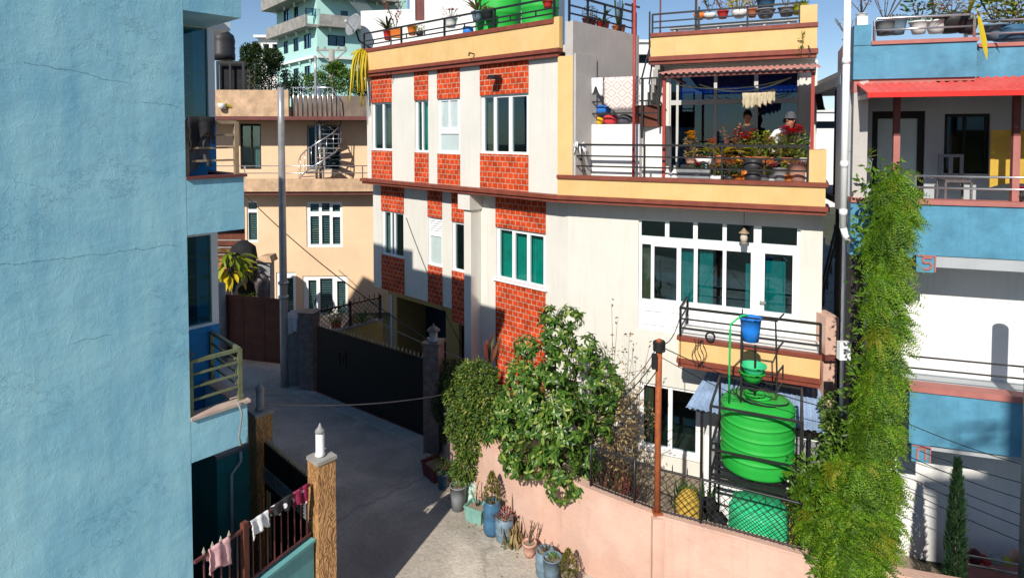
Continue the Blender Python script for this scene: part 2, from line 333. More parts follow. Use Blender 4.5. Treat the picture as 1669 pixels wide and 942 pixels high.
def glassmat(name, tint, refl=.35, rough=.02):
    """window pane: see-through tinted film plus mirror reflection that grows at grazing angles"""
    m = bpy.data.materials.new(name); m.use_nodes = True; nt = m.node_tree; nt.nodes.clear(); link = nt.links.new
    N = lambda t, **k: _n(nt, t, k)
    t = N('ShaderNodeBsdfTransparent'); t.inputs['Color'].default_value = c4(tint)
    g = N('ShaderNodeBsdfGlossy'); g.inputs['Roughness'].default_value = rough; g.inputs['Color'].default_value = (.62, .86, .95, 1)
    lw = N('ShaderNodeLayerWeight'); lw.inputs['Blend'].default_value = .5
    pw = N('ShaderNodeMath', operation='POWER'); pw.inputs[1].default_value = 4.; link(lw.outputs['Facing'], pw.inputs[0])
    mr = N('ShaderNodeMapRange'); mr.inputs['To Min'].default_value = refl * .3; mr.inputs['To Max'].default_value = .9; link(pw.outputs[0], mr.inputs['Value'])
    no = N('ShaderNodeTexNoise', i_Scale=1.5); bp = N('ShaderNodeBump', i_Strength=.03, i_Distance=.05); link(no.outputs['Fac'], bp.inputs['Height']); link(bp.outputs['Normal'], g.inputs['Normal'])
    mx = N('ShaderNodeMixShader'); link(mr.outputs[0], mx.inputs[0]); link(t.outputs[0], mx.inputs[1]); link(g.outputs[0], mx.inputs[2])
    o = N('ShaderNodeOutputMaterial'); link(mx.outputs[0], o.inputs['Surface']); return m
MT = {}
def M_(k, *a, **kw): MT[k] = plain(k, *a, **kw); return MT[k]
M_('cream_wall', (.705, .69, .64), .6, var=.07, scale=.9, streak=.24, bump=.12, bscale=30)
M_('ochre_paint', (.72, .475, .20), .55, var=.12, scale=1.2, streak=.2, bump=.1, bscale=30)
M_('ochre_shade_paint', (.60, .40, .15), .6, var=.12, scale=1.5, streak=.1)  # darker copy of the ochre for walls lying in shade
M_('brown_trim', (.235, .062, .04), .45, var=.3, scale=5, bump=.1)
M_('grey_render', (.50, .475, .455), .75, var=.12, scale=1.6, streak=.2, bump=.25, bscale=25)
M_('white_upvc', (.86, .87, .88), .3, var=.03)
M_('black_steel', (.018, .018, .02), .4, var=.3, spec=.4)
M_('black_gate_paint', (.0075, .0073, .0075), .55, var=.3, scale=3)
M_('alu_frame', (.55, .55, .54), .45, var=.08)
M_('shaded_side_wall', (.055, .040, .040), .8, var=.3)  # brown-black: shadow in the gap is put into this wall colour
M_('garage_paint', (.60, .68, .74), .8, var=.1)
M_('weathered_parapet', (.21, .165, .135), .85, var=.4, scale=2.5, streak=.5)
M_('beige_coping', (.52, .40, .34), .7, var=.3, scale=5)
M_('galvanised', (.42, .43, .44), .4, metal=.5, var=.25, scale=6)
M_('chrome', (.72, .73, .75), .22, metal=.9, var=.1)
M_('white_wall', (.80, .80, .79), .65, var=.09, scale=1.2, streak=.26, bump=.15, bscale=25)
M_('dark_room', (.03, .05, .075), .9, var=.2)  # near-black blue: gloom of unlit rooms painted as wall colour
M_('room_wall', (.03, .05, .075), .9, var=.2)  # same near-black, standing in for dim rooms behind the panes
M_('teal_curtain', (.01, .42, .36), .7, var=.3, scale=3)
M_('brown_curtain', (.36, .22, .11), .7, var=.2, scale=3)
M_('pale_curtain', (.62, .55, .45), .8, var=.2)
M_('frosted', (.50, .60, .60), .3, var=.15, scale=2)
M_('pink_wall', (.65, .41, .325), .75, var=.22, scale=.8, streak=.3, bump=.3, bscale=20)
M_('peach_wall', (.80, .565, .37), .75, var=.12, scale=.8, streak=.15)
M_('peach_dirty', (.62, .42, .27), .8, var=.45, scale=2.2, streak=.6)
M_('maroon_trim', (.16, .05, .045), .6, var=.3)
M_('turquoise_wall', (.44, .72, .68), .7, var=.08, scale=.5, streak=.15)
M_('white_tower_wall', (.74, .80, .78), .7, var=.1, scale=.5)
M_('old_concrete', (.36, .35, .33), .85, var=.4, scale=1.5, streak=.4)
M_('house_blue', (.10, .305, .46), .6, var=.38, scale=1.8, streak=.35, bump=.2, bscale=20)
M_('mauve_trim', (.44, .17, .15), .6, var=.2, scale=4)
M_('red_sheet', (.80, .035, .03), .45, var=.1)
M_('red_sheet_top', (.72, .10, .085), .55, var=.2)
M_('grey_porch', (.42, .45, .48), .75, var=.12, scale=1.5, streak=.2)
M_('red_post', (.38, .055, .045), .45, var=.2)
M_('tin_pink', (.62, .28, .24), .6, var=.2)
M_('deep_blue', (.012, .23, .56), .55, var=.15, scale=1.5)
M_('teal_inner', (.05, .33, .32), .6, var=.2, scale=2)
M_('teal_low_wall', (.15, .42, .43), .6, var=.15, scale=2, streak=.2)
M_('olive_rail', (.20, .23, .13), .4, metal=.35, var=.3, scale=12)
M_('tan_rail', (.35, .26, .17), .45, var=.3, scale=12)
M_('rust_gate', (.145, .045, .028), .65, var=.45, scale=2.5, streak=.4)
M_('rust_pole', (.40, .105, .035), .6, var=.4, scale=5)
M_('granite', (.155, .13, .135), .5, var=.5, scale=9, bump=.15)
M_('tank_green', (.02, .40, .05), .45, var=.15, scale=3, coat=.08)
M_('basin_green', (.03, .56, .24), .35, var=.1)
M_('bucket_blue', (.015, .22, .78), .35, var=.1)
M_('hose_green', (.02, .48, .12), .4)
M_('tin_blue', (.32, .45, .66), .45, var=.4, scale=3, streak=.4)
M_('soil', (.30, .245, .18), .95, var=.4, scale=5, bump=.5)
M_('bark', (.13, .095, .065), .9, var=.4, scale=8, bump=.5)
M_('terracotta', (.50, .16, .07), .7, var=.25, scale=8)
M_('pot_white', (.80, .80, .79), .4, var=.1)
M_('pot_grey', (.26, .28, .30), .6, var=.3, scale=6)
M_('pot_dark', (.035, .035, .04), .5, var=.3)
M_('pot_bluegrey', (.16, .24, .31), .5, var=.3, scale=6)
M_('pot_blue', (.05, .14, .25), .45, var=.3, scale=6)
M_('pot_pale_green', (.42, .60, .52), .5, var=.25, scale=6)
M_('pot_mint', (.20, .40, .35), .5, var=.3, scale=6)
M_('pot_maroon', (.13, .03, .035), .5, var=.3)
M_('pot_red', (.52, .04, .035), .45, var=.2)
M_('pot_orange', (.72, .20, .03), .5, var=.2)
M_('pot_lime', (.55, .60, .03), .5, var=.2)
M_('pot_pink', (.64, .36, .28), .6, var=.25)
M_('skin', (.36, .17, .10), .55, var=.1)
M_('hair', (.012, .010, .010), .5)
M_('cloth_black', (.02, .02, .024), .85, var=.3, scale=8)
M_('cloth_charcoal', (.10, .10, .12), .85, var=.4, scale=8)
M_('cloth_pink', (.72, .42, .44), .85, var=.15)
M_('cloth_white', (.80, .80, .82), .85, var=.1, scale=10)
M_('cloth_grey', (.42, .42, .44), .9, var=.4, scale=14)
M_('cloth_cream', (.55, .47, .33), .85, var=.3, scale=10)
M_('cloth_red', (.60, .05, .06), .85, var=.2)
M_('cloth_maroon', (.33, .03, .09), .85, var=.2)
M_('cloth_blue', (.03, .17, .55), .85, var=.2)
M_('cloth_mustard', (.55, .36, .06), .85, var=.25, scale=2)
M_('rope', (.50, .55, .35), .8)
M_('wire', (.022, .022, .024), .6)
M_('wire_pale', (.28, .28, .28), .6)
M_('rubber', (.02, .02, .022), .6)
M_('net_black', (.02, .02, .024), .9, var=.4)
M_('stone_grey', (.33, .34, .36), .8, var=.3)
M_('spike_pale', (.40, .36, .27), .6)
M_('yellow_flower', (.85, .50, .02), .6, island=.3)
M_('red_flower', (.75, .02, .03), .6, island=.3)
M_('orange_flower', (.85, .22, .02), .6, island=.3)
M_('pink_flower', (.80, .05, .22), .6, island=.3)
MT['brick'] = brickmat(); MT['wood'] = woodpillar()
MT['glass_teal'] = glassmat('glass_teal', (.62, .86, .84), .22)
MT['glass_dark'] = glassmat('glass_dark', (.60, .74, .78), .26)
MT['glass_blue'] = glassmat('glass_blue', (.30, .48, .66), .16)
MT['road'] = concrete('road_concrete', (.40, .36, .31), (.68, .61, .52), .7, .6)
MT['apron'] = concrete('apron_concrete', (.42, .40, .37), (.66, .63, .57), .9, .5)
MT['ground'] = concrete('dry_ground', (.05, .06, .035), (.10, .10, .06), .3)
dusty(MT['tank_green'], (.08, .42, .10), .25, 2.5); dusty(MT['bucket_blue'], (.12, .30, .70), .5, 6.); dusty(MT['basin_green'], (.18, .50, .30), .5, 5.); dusty(MT['pink_wall'], (.70, .55, .47), .5, 1.1); dusty(MT['ochre_paint'], (.74, .58, .34), .4, 1.3); dusty(MT['red_sheet_top'], (.55, .22, .19), .5, 1.5); dusty(MT['rust_pole'], (.16, .05, .03), .7, 9.)
MT['leaf_tree'] = leafmat('leaf_tree', (.022, .070, .012), (.10, .20, .025), (.30, .36, .08), .34, .2)
MT['leaf_hedge'] = leafmat('leaf_hedge', (.025, .065, .010), (.10, .17, .022), (.24, .26, .05), .5, .2)
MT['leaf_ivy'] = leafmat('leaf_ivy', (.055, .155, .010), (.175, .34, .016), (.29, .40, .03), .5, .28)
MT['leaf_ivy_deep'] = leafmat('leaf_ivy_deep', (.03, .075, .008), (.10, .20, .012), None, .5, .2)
MT['leaf_ivy_gold'] = leafmat('leaf_ivy_gold', (.13, .19, .012), (.25, .30, .02), (.36, .28, .03), .5, .25)
MT['leaf_cypress'] = leafmat('leaf_cypress', (.010, .032, .012), (.03, .075, .025), None, .6, .1)
MT['leaf_dark'] = leafmat('leaf_dark', (.008, .026, .008), (.035, .075, .018), (.09, .12, .03), .6, .1)
MT['leaf_mid'] = leafmat('leaf_mid', (.03, .08, .012), (.10, .21, .03), (.22, .30, .05), .5, .2)
MT['leaf_lime'] = leafmat('leaf_lime', (.09, .16, .012), (.26, .32, .03), (.42, .40, .04), .5, .25)
MT['leaf_yellow'] = leafmat('leaf_yellow', (.34, .28, .015), (.68, .52, .02), (.75, .62, .05), .5, .2)
MT['leaf_conifer'] = leafmat('leaf_conifer', (.05, .065, .008), (.19, .18, .018), (.26, .22, .03), .6, .15)
MT['leaf_dry'] = leafmat('leaf_dry', (.10, .065, .03), (.34, .25, .12), (.48, .36, .16), .8, .15)
MT['leaf_redgreen'] = leafmat('leaf_redgreen', (.14, .03, .03), (.22, .10, .05), (.06, .12, .03), .6, .2)
MT['leaf_plum'] = leafmat('leaf_plum', (.16, .04, .05), (.40, .12, .10), (.30, .26, .10), .6, .2)

# ------------------------------------------------------------------ camera, sun, sky
cam = bpy.data.cameras.new('camera'); co = bpy.data.objects.new('camera', cam); COL.objects.link(co); scene.camera = co
co.location = CAM; co.rotation_euler = (rad(90) - PITCH, 0, 0)
cam.sensor_width = 36; cam.lens = 36 * F / 1669; cam.shift_x = (834.5 - CX) / 1669; cam.shift_y = -(471 - PY0) / 1669; cam.clip_end = 3000
SUN_EL = rad(36); LX, LY = .371, .929
LD = Vector((LX * math.cos(SUN_EL), LY * math.cos(SUN_EL), -math.sin(SUN_EL)))
sl = bpy.data.lights.new('sun', 'SUN'); sl.energy = 5.0; sl.angle = rad(.5); sl.color = (1.0, .93, .82)
so = bpy.data.objects.new('sun', sl); COL.objects.link(so); so.rotation_euler = LD.to_track_quat('-Z', 'Y').to_euler(); so.location = (-20, -40, 40)
w = bpy.data.worlds.new('World'); scene.world = w; w.use_nodes = True
sk = w.node_tree.nodes.new('ShaderNodeTexSky'); sk.sky_type = 'NISHITA'; sk.sun_disc = False; sk.sun_elevation = SUN_EL; sk.sun_rotation = math.atan2(-LX, -LY)
sk.altitude = 1300; sk.air_density = 1.0; sk.dust_density = .6; sk.ozone_density = 3.0
w.node_tree.links.new(sk.outputs[0], w.node_tree.nodes['Background'].inputs['Color']); w.node_tree.nodes['Background'].inputs['Strength'].default_value = .10
vs = scene.view_settings; vs.view_transform = 'Standard'; vs.look = 'None'; vs.gamma = 1; vs.exposure = 0.10; vs.use_curve_mapping = False
scene.cycles.use_denoising = True
scene.cycles.max_bounces = 8; scene.cycles.transparent_max_bounces = 16; scene.cycles.caustics_reflective = False; scene.cycles.caustics_refractive = False

# ------------------------------------------------------------------ facade frames
A = at_z(592, 299.5, 5.7); B = at_z(908, 330, 5.7); C = at_z(1347, 352, 5.7)
FL = frame2(A, B); FRT = frame2(B, C)
LLEN = (B - A).length; RLEN = (C - B).length
D1 = Vector((.669, .743, 0))
BL0 = at_y(305, 400, 6.9)
FB = Fr((BL0.x, BL0.y), math.atan2(.743, .669))
MT['stucco'] = stucco([FB.hit(40, 105) + FB.hit(212, 135), FB.hit(-60, 440) + FB.hit(288, 400), FB.hit(232, 168) + FB.hit(292, 174), FB.hit(120, 560) + FB.hit(180, 545)])

# ground
g = MB(); g.quad((-400, -300, -.03), (400, -300, -.03), (400, 900, -.03), (-400, 900, -.03)); struct(g, 'ground', MT['ground'])

# ------------------------------------------------------------------ window helper
def window(root, fr, s0, s1, z0, z1, y, panes, frame=.05, fm='white_upvc', gm='glass_teal', curtains=(), depth=.07, name='window', room=True, frost=(), sill=False):
    """panes: fractional rects (u0,u1,v0,v1); one frame mesh, panes/curtains are its sub-parts"""
    W_, H_ = s1 - s0, z1 - z0; hs = []
    for (u0, u1, v0, v1) in panes: hs.append((s0 + u0 * W_, s0 + u1 * W_, z0 + v0 * H_, z0 + v1 * H_))
    mb = MB(); mb.wall(s0, s1, z0, z1, y, y + depth, hs)
    if sill: mb.box(s0 - .06, s1 + .06, y - .1, y - .002, z0 - .06, z0 - .002)
    o = mb.build(name, MT[fm], root, fr.M)
    gl = MB(); fz = MB()
    for i, h in enumerate(hs):
        t = fz if i in frost else gl
        t.box(h[0] - .004, h[1] + .004, y + depth * .45, y + depth * .45 + .006, h[2] - .004, h[3] + .004)
    if gl.v: gl.build('pane', MT[gm], o, fr.M)
    if fz.v: fz.build('frosted_pane', MT['frosted'], o, fr.M)
    for (u0, u1, v0, v1, cm) in curtains:
        cu = MB(); n = max(4, int((u1 - u0) * W_ / .045)); pv = None
        for i in range(n + 1):
            x = s0 + (u0 + (u1 - u0) * i / n) * W_; yy = y + depth + .06 + (.028 if i % 2 else 0)
            q = ((x, yy, z0 + v0 * H_), (x, yy, z0 + v1 * H_))
            if pv: cu.quad(pv[0], q[0], q[1], pv[1])
            pv = q
        cu.build('curtain', MT[cm], o, fr.M)
    return o
def spikes(root, pts, prof, mat, n=5, M=None):
    """railing spikes, each a part of its own sharing one mesh"""
    first = None
    for p in pts:
        if first is None:
            mb = MB(); mb.lathe(prof, n=n); first = mb.build('spike', MT[mat], root, (M or WM[root.name]) @ Matrix.Translation(p))
        else:
            o = first.copy(); COL.objects.link(o); o.parent = root; place(o, root, (M or WM[root.name]) @ Matrix.Translation(p))
def rails(mb, p0, p1, zb, hs, r=.018, posts=3, pr=.022, mi=0, topr=None, end=True, sq=True):
    """straight railing from p0 to p1 (xy), rails at heights hs over zb"""
    p0, p1 = Vector((p0[0], p0[1], 0)), Vector((p1[0], p1[1], 0))
    for i, h in enumerate(hs):
        rr = topr if (topr and i == len(hs) - 1) else r
        a, b = p0 + Vector((0, 0, zb + h)), p1 + Vector((0, 0, zb + h))
        if sq: mb.bar(a, b, 2 * rr, 2 * rr, mi)
        else: mb.tube([a, b], rr, 8, mi)
    for i in range(posts):
        q = p0.lerp(p1, i / (posts - 1)) if posts > 1 else p0
        mb.bar(q + Vector((0, 0, zb)), q + Vector((0, 0, zb + hs[-1] + (.01 if sq else 0))), 2 * pr, 2 * pr, mi)
# ================================================================== MAIN CREAM HOUSE
house = thing('cream_house', 'cream three storey house with red brick panels and ochre bands, in the middle', 'house', M=FL.M)
Z_C0, Z_C1 = 5.70, 5.86      # lower cornice
ZR0, ZR1, ZRP, ZRC = 8.87, 9.05, 9.60, 9.70  # roof cornice, parapet, coping
YU, YM = .14, .50            # upper / middle facade set back from the cornice lip
def piece(name, mb, mat, fr=FL, parent=None): return mb.build(name, MT[mat] if isinstance(mat, str) else mat, parent or house, fr.M)

# inner corner of the set-back planes of the middle storey
def inter(y1, y2):
    p = FL.w(0, y1, 0); q = FRT.w(0, y2, 0); d = FL.x; e = FRT.x
    den = d.x * e.y - d.y * e.x; r = q - p
    return (r.x * e.y - r.y * e.x) / den, (r.x * d.y - r.y * d.x) / den
sLm, sRm = inter(YM, YM)     # corner as s on FL and on FRT
# ---- upper storey, left facade
def full(w_, st, yo, py): return (FL.hit(st[0], py, yo)[0] + .004, FL.hit(st[1], py, yo)[0] - .004, w_[2], w_[3])
up_w = [FL.rect(609, 168, 638.3, 246, YU), FL.rect(677.3, 164, 697.9, 249, YU), FL.rect(716.3, 161.7, 750.2, 251.5, YU), FL.rect(784.5, 156, 861.3, 252.6, YU)]
up_b = [(606, 639), (676, 698.5), (713.5, 750), (783, 861.5)]
up_w = [full(w_, st, YU, 210) for w_, st in zip(up_w, up_b)]
SL0 = .0; SLU = FL.hit(909, 280, YU)[0]
m = MB(); m.wall(SL0 + .02, SLU, Z_C1 - .01, ZR0 + .05, YU, YU + .22, up_w)
m.box(SL0 + .02, SL0 + .22, YU + .22, 3.8, Z_C1 - .01, ZR0 + .05)
piece('upper_wall', m, 'cream_wall')
for (x0, x1), wr in zip(up_b, up_w):
    a, b = FL.hit(x0, 210, YU)[0], FL.hit(x1, 210, YU)[0]
    m = MB(); m.box(a, b, YU - .022, YU - .001, Z_C1, wr[2]); piece('brick_panel', m, 'brick'); m = MB(); m.box(a, b, YU - .022, YU - .001, wr[3], ZR0); piece('brick_panel', m, 'brick')
def two(): return [(.08, .47, .05, .95), (.53, .92, .05, .95)]
window(house, FL, *up_w[0], YU + .05, [(.08, .48, .04, .96), (.56, .93, .04, .96)], gm='glass_dark', curtains=[(.52, 1, .02, .98, 'brown_curtain')])
window(house, FL, *up_w[1], YU + .05, [(.14, .42, .04, .96), (.52, .88, .04, .96)], gm='glass_teal', curtains=[(.45, 1, .02, .98, 'teal_curtain')])
window(house, FL, *up_w[2], YU + .03, [(.12, .46, .47, .96), (.52, .86, .47, .96), (.08, .92, .05, .36)], frost=(0, 1, 2))
window(house, FL, *up_w[3], YU + .05, [(.06, .26, .04, .96), (.32, .58, .04, .95), (.65, .94, .04, .95)], gm='glass_dark', curtains=[(0, .27, .02, .98, 'brown_curtain')])
# ---- roof band, left wing
m = MB(); m.box(-.05, LLEN + .02, .0, .10, ZR0, ZR0 + .09); m.box(-.09, LLEN + .06, -.05, .10, ZR0 + .092, ZR1)
m.box(-.05, LLEN - .12, -.01, .13, ZRP, ZRC)
m.box(-.05, .08, .101, 3.6, ZR0, ZR1); piece('roof_cornice', m, 'brown_trim')
m = MB(); m.box(-.02, LLEN + .03, .02, .14, ZR1, ZRP - .001); m.box(LLEN - .118, LLEN + .03, .021, .139, ZRP - .001, ZRC + .03)
m.box(-.02, .1, .14, 3.6, ZR1, ZRP - .001); piece('roof_parapet', m, 'ochre_paint')
# ---- lower cornice (left facade + terrace)
m = MB(); m.box(-.06, LLEN, .0, YM + .1, Z_C0, Z_C0 + .07); m.box(-.10, LLEN + .01, -.05, YM + .1, Z_C0 + .072, Z_C1)
piece('lower_cornice', m, 'brown_trim')
m = MB(); m.box(.0, RLEN, .0, YM + .1, Z_C0 + .002, Z_C0 + .072); m.box(-.01, RLEN + .05, -.05, YM + .1, Z_C0 + .074, Z_C1 + .002)
piece('lower_cornice', m, 'brown_trim', FRT)
# ---- middle storey, left facade
zb = FL.hit(608, 466, YM)[1]
mw = [FL.rect(625.5, 343, 658.3, 422, YM), FL.rect(701, 353.3, 721.5, 436, YM), FL.rect(741.4, 361, 771.7, 448, YM), FL.rect(812.8, 370, 888, 470, YM)]
mbr = [(622.5, 659, 0), (698, 721, .0), (737, 773, -.33), (808.5, 889.5, -1.75)]
mw = [full(w_, st, YM, 420) for w_, st in zip(mw, mbr)]
sM0 = FL.hit(608.5, 380, YM)[0]
sCol = FL.hit(772, 400, YM)[0]
gx0 = FL.hit(748, 560, YM)[0]
m = MB(); m.wall(sM0, sCol + .1, zb, Z_C0 + .02, YM, YM + .22, mw[:3]); m.wall(sCol + .102, sLm, .0, Z_C0 + .02, YM, YM + .22, [mw[3], FL.rect(818, 574, 850, 640, YM)])
m.box(sM0, sM0 + .2, YM + .222, 5, zb, Z_C0 + .02); m.box(sM0 + .202, sCol, YM + .222, 5, zb, zb + .15)
piece('middle_wall', m, 'cream_wall')
for (x0, x1, dz), wr in zip(mbr, mw):
    a, b = FL.hit(x0, 420, YM)[0], FL.hit(x1, 420, YM)[0]
    m = MB(); m.box(a, b, YM - .022, YM - .001, zb + dz + (.003 if dz == 0 else 0), wr[2]); piece('brick_panel', m, 'brick'); m = MB(); m.box(a, b, YM - .022, YM - .001, wr[3], Z_C0); piece('brick_panel', m, 'brick')
window(house, FL, *mw[0], YM + .04, [(.10, .36, .04, .96), (.42, .52, .04, .96), (.58, .93, .04, .96)], gm='glass_dark', curtains=[(.08, .4, .02, .98, 'pale_curtain')])
wb = mw[1]; zs = wb[2] + (wb[3] - wb[2]) * .66
window(house, FL, wb[0], wb[1], wb[2], zs - .02, YM + .03, [(.1, .9, .05, .94)], frost=(0,))
m = MB(); m.wall(wb[0], wb[1], zs - .02, wb[3], YM + .03, YM + .1, [(wb[0] + .04, wb[1] - .04, zs + .02, wb[3] - .04)])
for k in range(6):
    z = zs + .03 + k * (wb[3] - zs - .07) / 6
    m.add([(wb[0] + .04, YM + .03, z), (wb[1] - .04, YM + .03, z), (wb[1] - .04, YM + .09, z + .055), (wb[0] + .04, YM + .09, z + .055)], [(0, 1, 2, 3)])
piece('vent_louvre', m, 'white_upvc')
window(house, FL, *mw[2], YM + .04, [(.10, .50, .04, .95), (.60, .93, .04, .95)], gm='glass_dark', curtains=[(.55, 1, .02, .98, 'brown_curtain')])
window(house, FL, *mw[3], YM + .04, [(.06, .32, .04, .95), (.38, .62, .04, .93), (.68, .94, .04, .93)], gm='glass_teal', curtains=[(.02, .34, .02, .98, 'teal_curtain'), (.36, .98, .02, .98, 'teal_curtain')], sill=True)
gw = FL.rect(818, 574, 850, 640, YM)
window(house, FL, *gw, YM + .04, [(.12, .9, .05, .94)], gm='glass_dark')
# projecting square column with stepped head
m = MB(); c0 = sCol + .02; c1 = c0 + .26; m.box(c0, c1, YM - .36, YM - .003, 0, Z_C0 - .42); m.box(c0 - .14, c1 + .04, YM - .44, YM - .004, Z_C0 - .42, Z_C0 - .002)
piece('column', m, 'cream_wall')
# ---- ground storey under the left wing: garage mouth and side door
YG = .95
go = FL.rect(631, 478, 727, 592, YG); gd = FL.rect(748, 528, 773, 640, YG)
m = MB(); m.wall(sM0 + .1, sCol + .3, 0, zb, YG, YG + .2, [(go[0], go[1], -.1, go[3] - .02), (gd[0], gd[1], -.1, gd[3])])
m.wall(sM0 + .1, sM0 + .3, 0, zb, YG + .202, 6, ())
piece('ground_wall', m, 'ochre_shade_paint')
m = MB(); m.wall(go[0] - .1, gd[1] + .6, 0, zb, YG + 3.2, YG + 3.4, ()); m.box(go[0] - .12, go[0] - .02, YG + .202, YG + 3.198, 0, zb)
m.bar((go[0] + .6, YG + 2.4, .3), (go[1] + .4, YG + 2.4, 3.0), 1.4, .16)
piece('garage_inner_wall', m, 'garage_paint')
m = MB(); m.box(gd[0], gd[1], YG + .1, YG + .14, 0, gd[3]); piece('side_door', m, 'black_gate_paint')
# ---- middle + ground storey, right facade (below terrace)
SR1 = FRT.hit(1340, 450, YM)[0]
bw = FRT.rect(1041, 357, 1302, 560, YM)
bw = (bw[0], bw[1], FRT.hit(1041, 536, YM)[1], bw[3])
gwin = FRT.rect(1043, 622, 1141, 747, YM)
m = MB(); m.wall(sRm, SR1, 0, Z_C0 + .02, YM, YM + .22, [bw, gwin]); m.box(SR1 - .22, SR1, YM + .222, 6, 0, Z_C0 + .02)
piece('front_wall', m, 'cream_wall', FRT)
# big window-and-door unit, with its own rectangles from the picture
def fu(px, py):
    s, z = FRT.hit(px, py, YM); return (s - bw[0]) / (bw[1] - bw[0]), (z - bw[2]) / (bw[3] - bw[2])
def fr_(x0, y0, x1, y1):
    a, b = fu(x0, y0), fu(x1, y1); return (a[0], b[0], b[1], a[1])
pn = [fr_(1044.5, 360, 1083, 387.5), fr_(1090, 361, 1129, 391), fr_(1136.5, 363, 1177, 394), fr_(1184, 365, 1228, 397.5), fr_(1241, 369, 1299, 402),
      fr_(1045.5, 398, 1059.5, 489.5), fr_(1065.5, 402, 1101.5, 492), fr_(1109.5, 404.5, 1129.5, 495), fr_(1136.5, 406, 1176.5, 500), fr_(1183.5, 409.5, 1222.5, 505.5), fr_(1246.5, 414, 1290.5, 514)]
u0 = fu(1126, 450)[0]
bigw = window(house, FRT, *bw, YM + .06, pn, gm='glass_dark', depth=.08, curtains=[
    (fu(1107, 450)[0], fu(1131, 450)[0], .24, .78, 'teal_curtain'), (fu(1138, 450)[0], fu(1160, 450)[0], .24, .78, 'teal_curtain'),
    (fu(1214, 450)[0], fu(1226, 450)[0], .20, .66, 'teal_curtain'), (fu(1247, 450)[0], fu(1280, 450)[0], .20, .70, 'teal_curtain'), (fu(1044, 450)[0], fu(1061, 450)[0], .24, .76, 'brown_curtain')])
m = MB()
for (x0, y0, x1, y1) in ((1047, 502, 1084, 531), (1090, 506, 1131, 536), (1137, 510, 1178, 541), (1184, 514, 1226, 546), (1247, 525, 1290, 556)):
    r = FRT.rect(x0, y0, x1, y1, YM + .06); m.wall(r[0], r[1], r[2], r[3], YM + .035, YM + .059, [(r[0] + .035, r[1] - .035, r[2] + .035, r[3] - .035)]); m.build('lower_panel', MT['white_upvc'], bigw, FRT.M); m = MB()
hd = FRT.rect(1238, 489, 1248, 497, YM); m = MB(); m.box(hd[0], hd[1], YM - .01, YM + .015, hd[2] + .02, hd[3] - .02); m.box(hd[0], hd[0] + .03, YM + .016, YM + .058, hd[2], hd[3] - .02)
m.build('door_handle', MT['galvanised'], bigw, FRT.M)
window(house, FRT, *gwin, YM + .05, [(.06, .47, .04, .95), (.54, .92, .04, .95)], gm='glass_dark', curtains=[(.02, .2, .02, .98, 'brown_curtain')], sill=True)
# near-black sheets painted as dim rooms behind the panes, floors and outer shell so no light leaks
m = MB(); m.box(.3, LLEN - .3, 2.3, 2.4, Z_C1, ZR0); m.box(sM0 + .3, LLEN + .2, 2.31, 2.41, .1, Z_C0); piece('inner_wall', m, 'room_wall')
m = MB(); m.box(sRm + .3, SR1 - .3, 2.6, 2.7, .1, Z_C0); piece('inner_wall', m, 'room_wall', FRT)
# slabs
PIER = FRT.w(.36, .05, 0); SW0 = (FRT.w(.345, .02, 0)); SW1 = SW0 + D1 * 2.75
def lf(v): return FL.loc((v.x, v.y, 0)).xy
BKL = FL.loc(SW1).y
TB = 3.05                      # terrace depth to the back wall
poly_roof = [FL.loc((A.x, A.y, 0)).xy + Vector((.03, .15)), (SLU + .03, .15), lf(SW0) + Vector((-.02, .1)), lf(SW1) + Vector((-.02, 0)), (SLU - 2, BKL + 3.5), (.03, BKL + 3.5)]
m = MB(); m.prism([tuple(p) for p in poly_roof], ZR0 + .1, ZR0 + .26); piece('roof_slab', m, 'grey_render')
tp = [(.02, .03), (RLEN - .02, .03), (RLEN - .02, 6.5), (-3.2, 6.5)]
m = MB(); m.prism(tp, Z_C0 + .08, Z_C1 + .12); piece('terrace_slab', m, 'stone_grey', FRT)
m = MB(); m.box(.05, sLm - .1, YM + .22, 6, Z_C0 + .09, Z_C1 + .02); m.box(sM0 + .22, sLm - .2, 2.0, 6, 2.75, 2.9); piece('floor_slab', m, 'grey_render')
m = MB(); m.box(sRm + .2, SR1 - .3, YM + .23, 6, 2.72, 2.88); piece('floor_slab', m, 'grey_render', FRT)
# ---- terrace parapet
ZP = 6.30
m = MB(); m.box(.0, RLEN - .02, .02, .16, Z_C1 + .003, ZP - .08); m.box(RLEN - .30, RLEN - .015, .015, .6, ZP + .003, ZP + .60)
m.box(RLEN - .16, RLEN - .02, .162, 3.0, Z_C1 + .003, ZP - .08)
m.box(.0, .345, .02, .16, ZP + .003, ZR0); piece('terrace_parapet', m, 'ochre_paint', FRT)
m = MB(); m.box(-.01, RLEN + .03, -.02, .2, ZP - .078, ZP); m.box(RLEN - .2, RLEN + .03, .202, 3, ZP - .078, ZP); piece('parapet_coping', m, 'brown_trim', FRT)
# terrace railing
m = MB(); xa, xb = .36, RLEN - .31
rails(m, (xa, .09), (xb, .09), ZP, [.2, .42, .66], r=.016, posts=4, pr=.02, topr=.022)
piece('terrace_railing', m, 'black_steel', FRT)
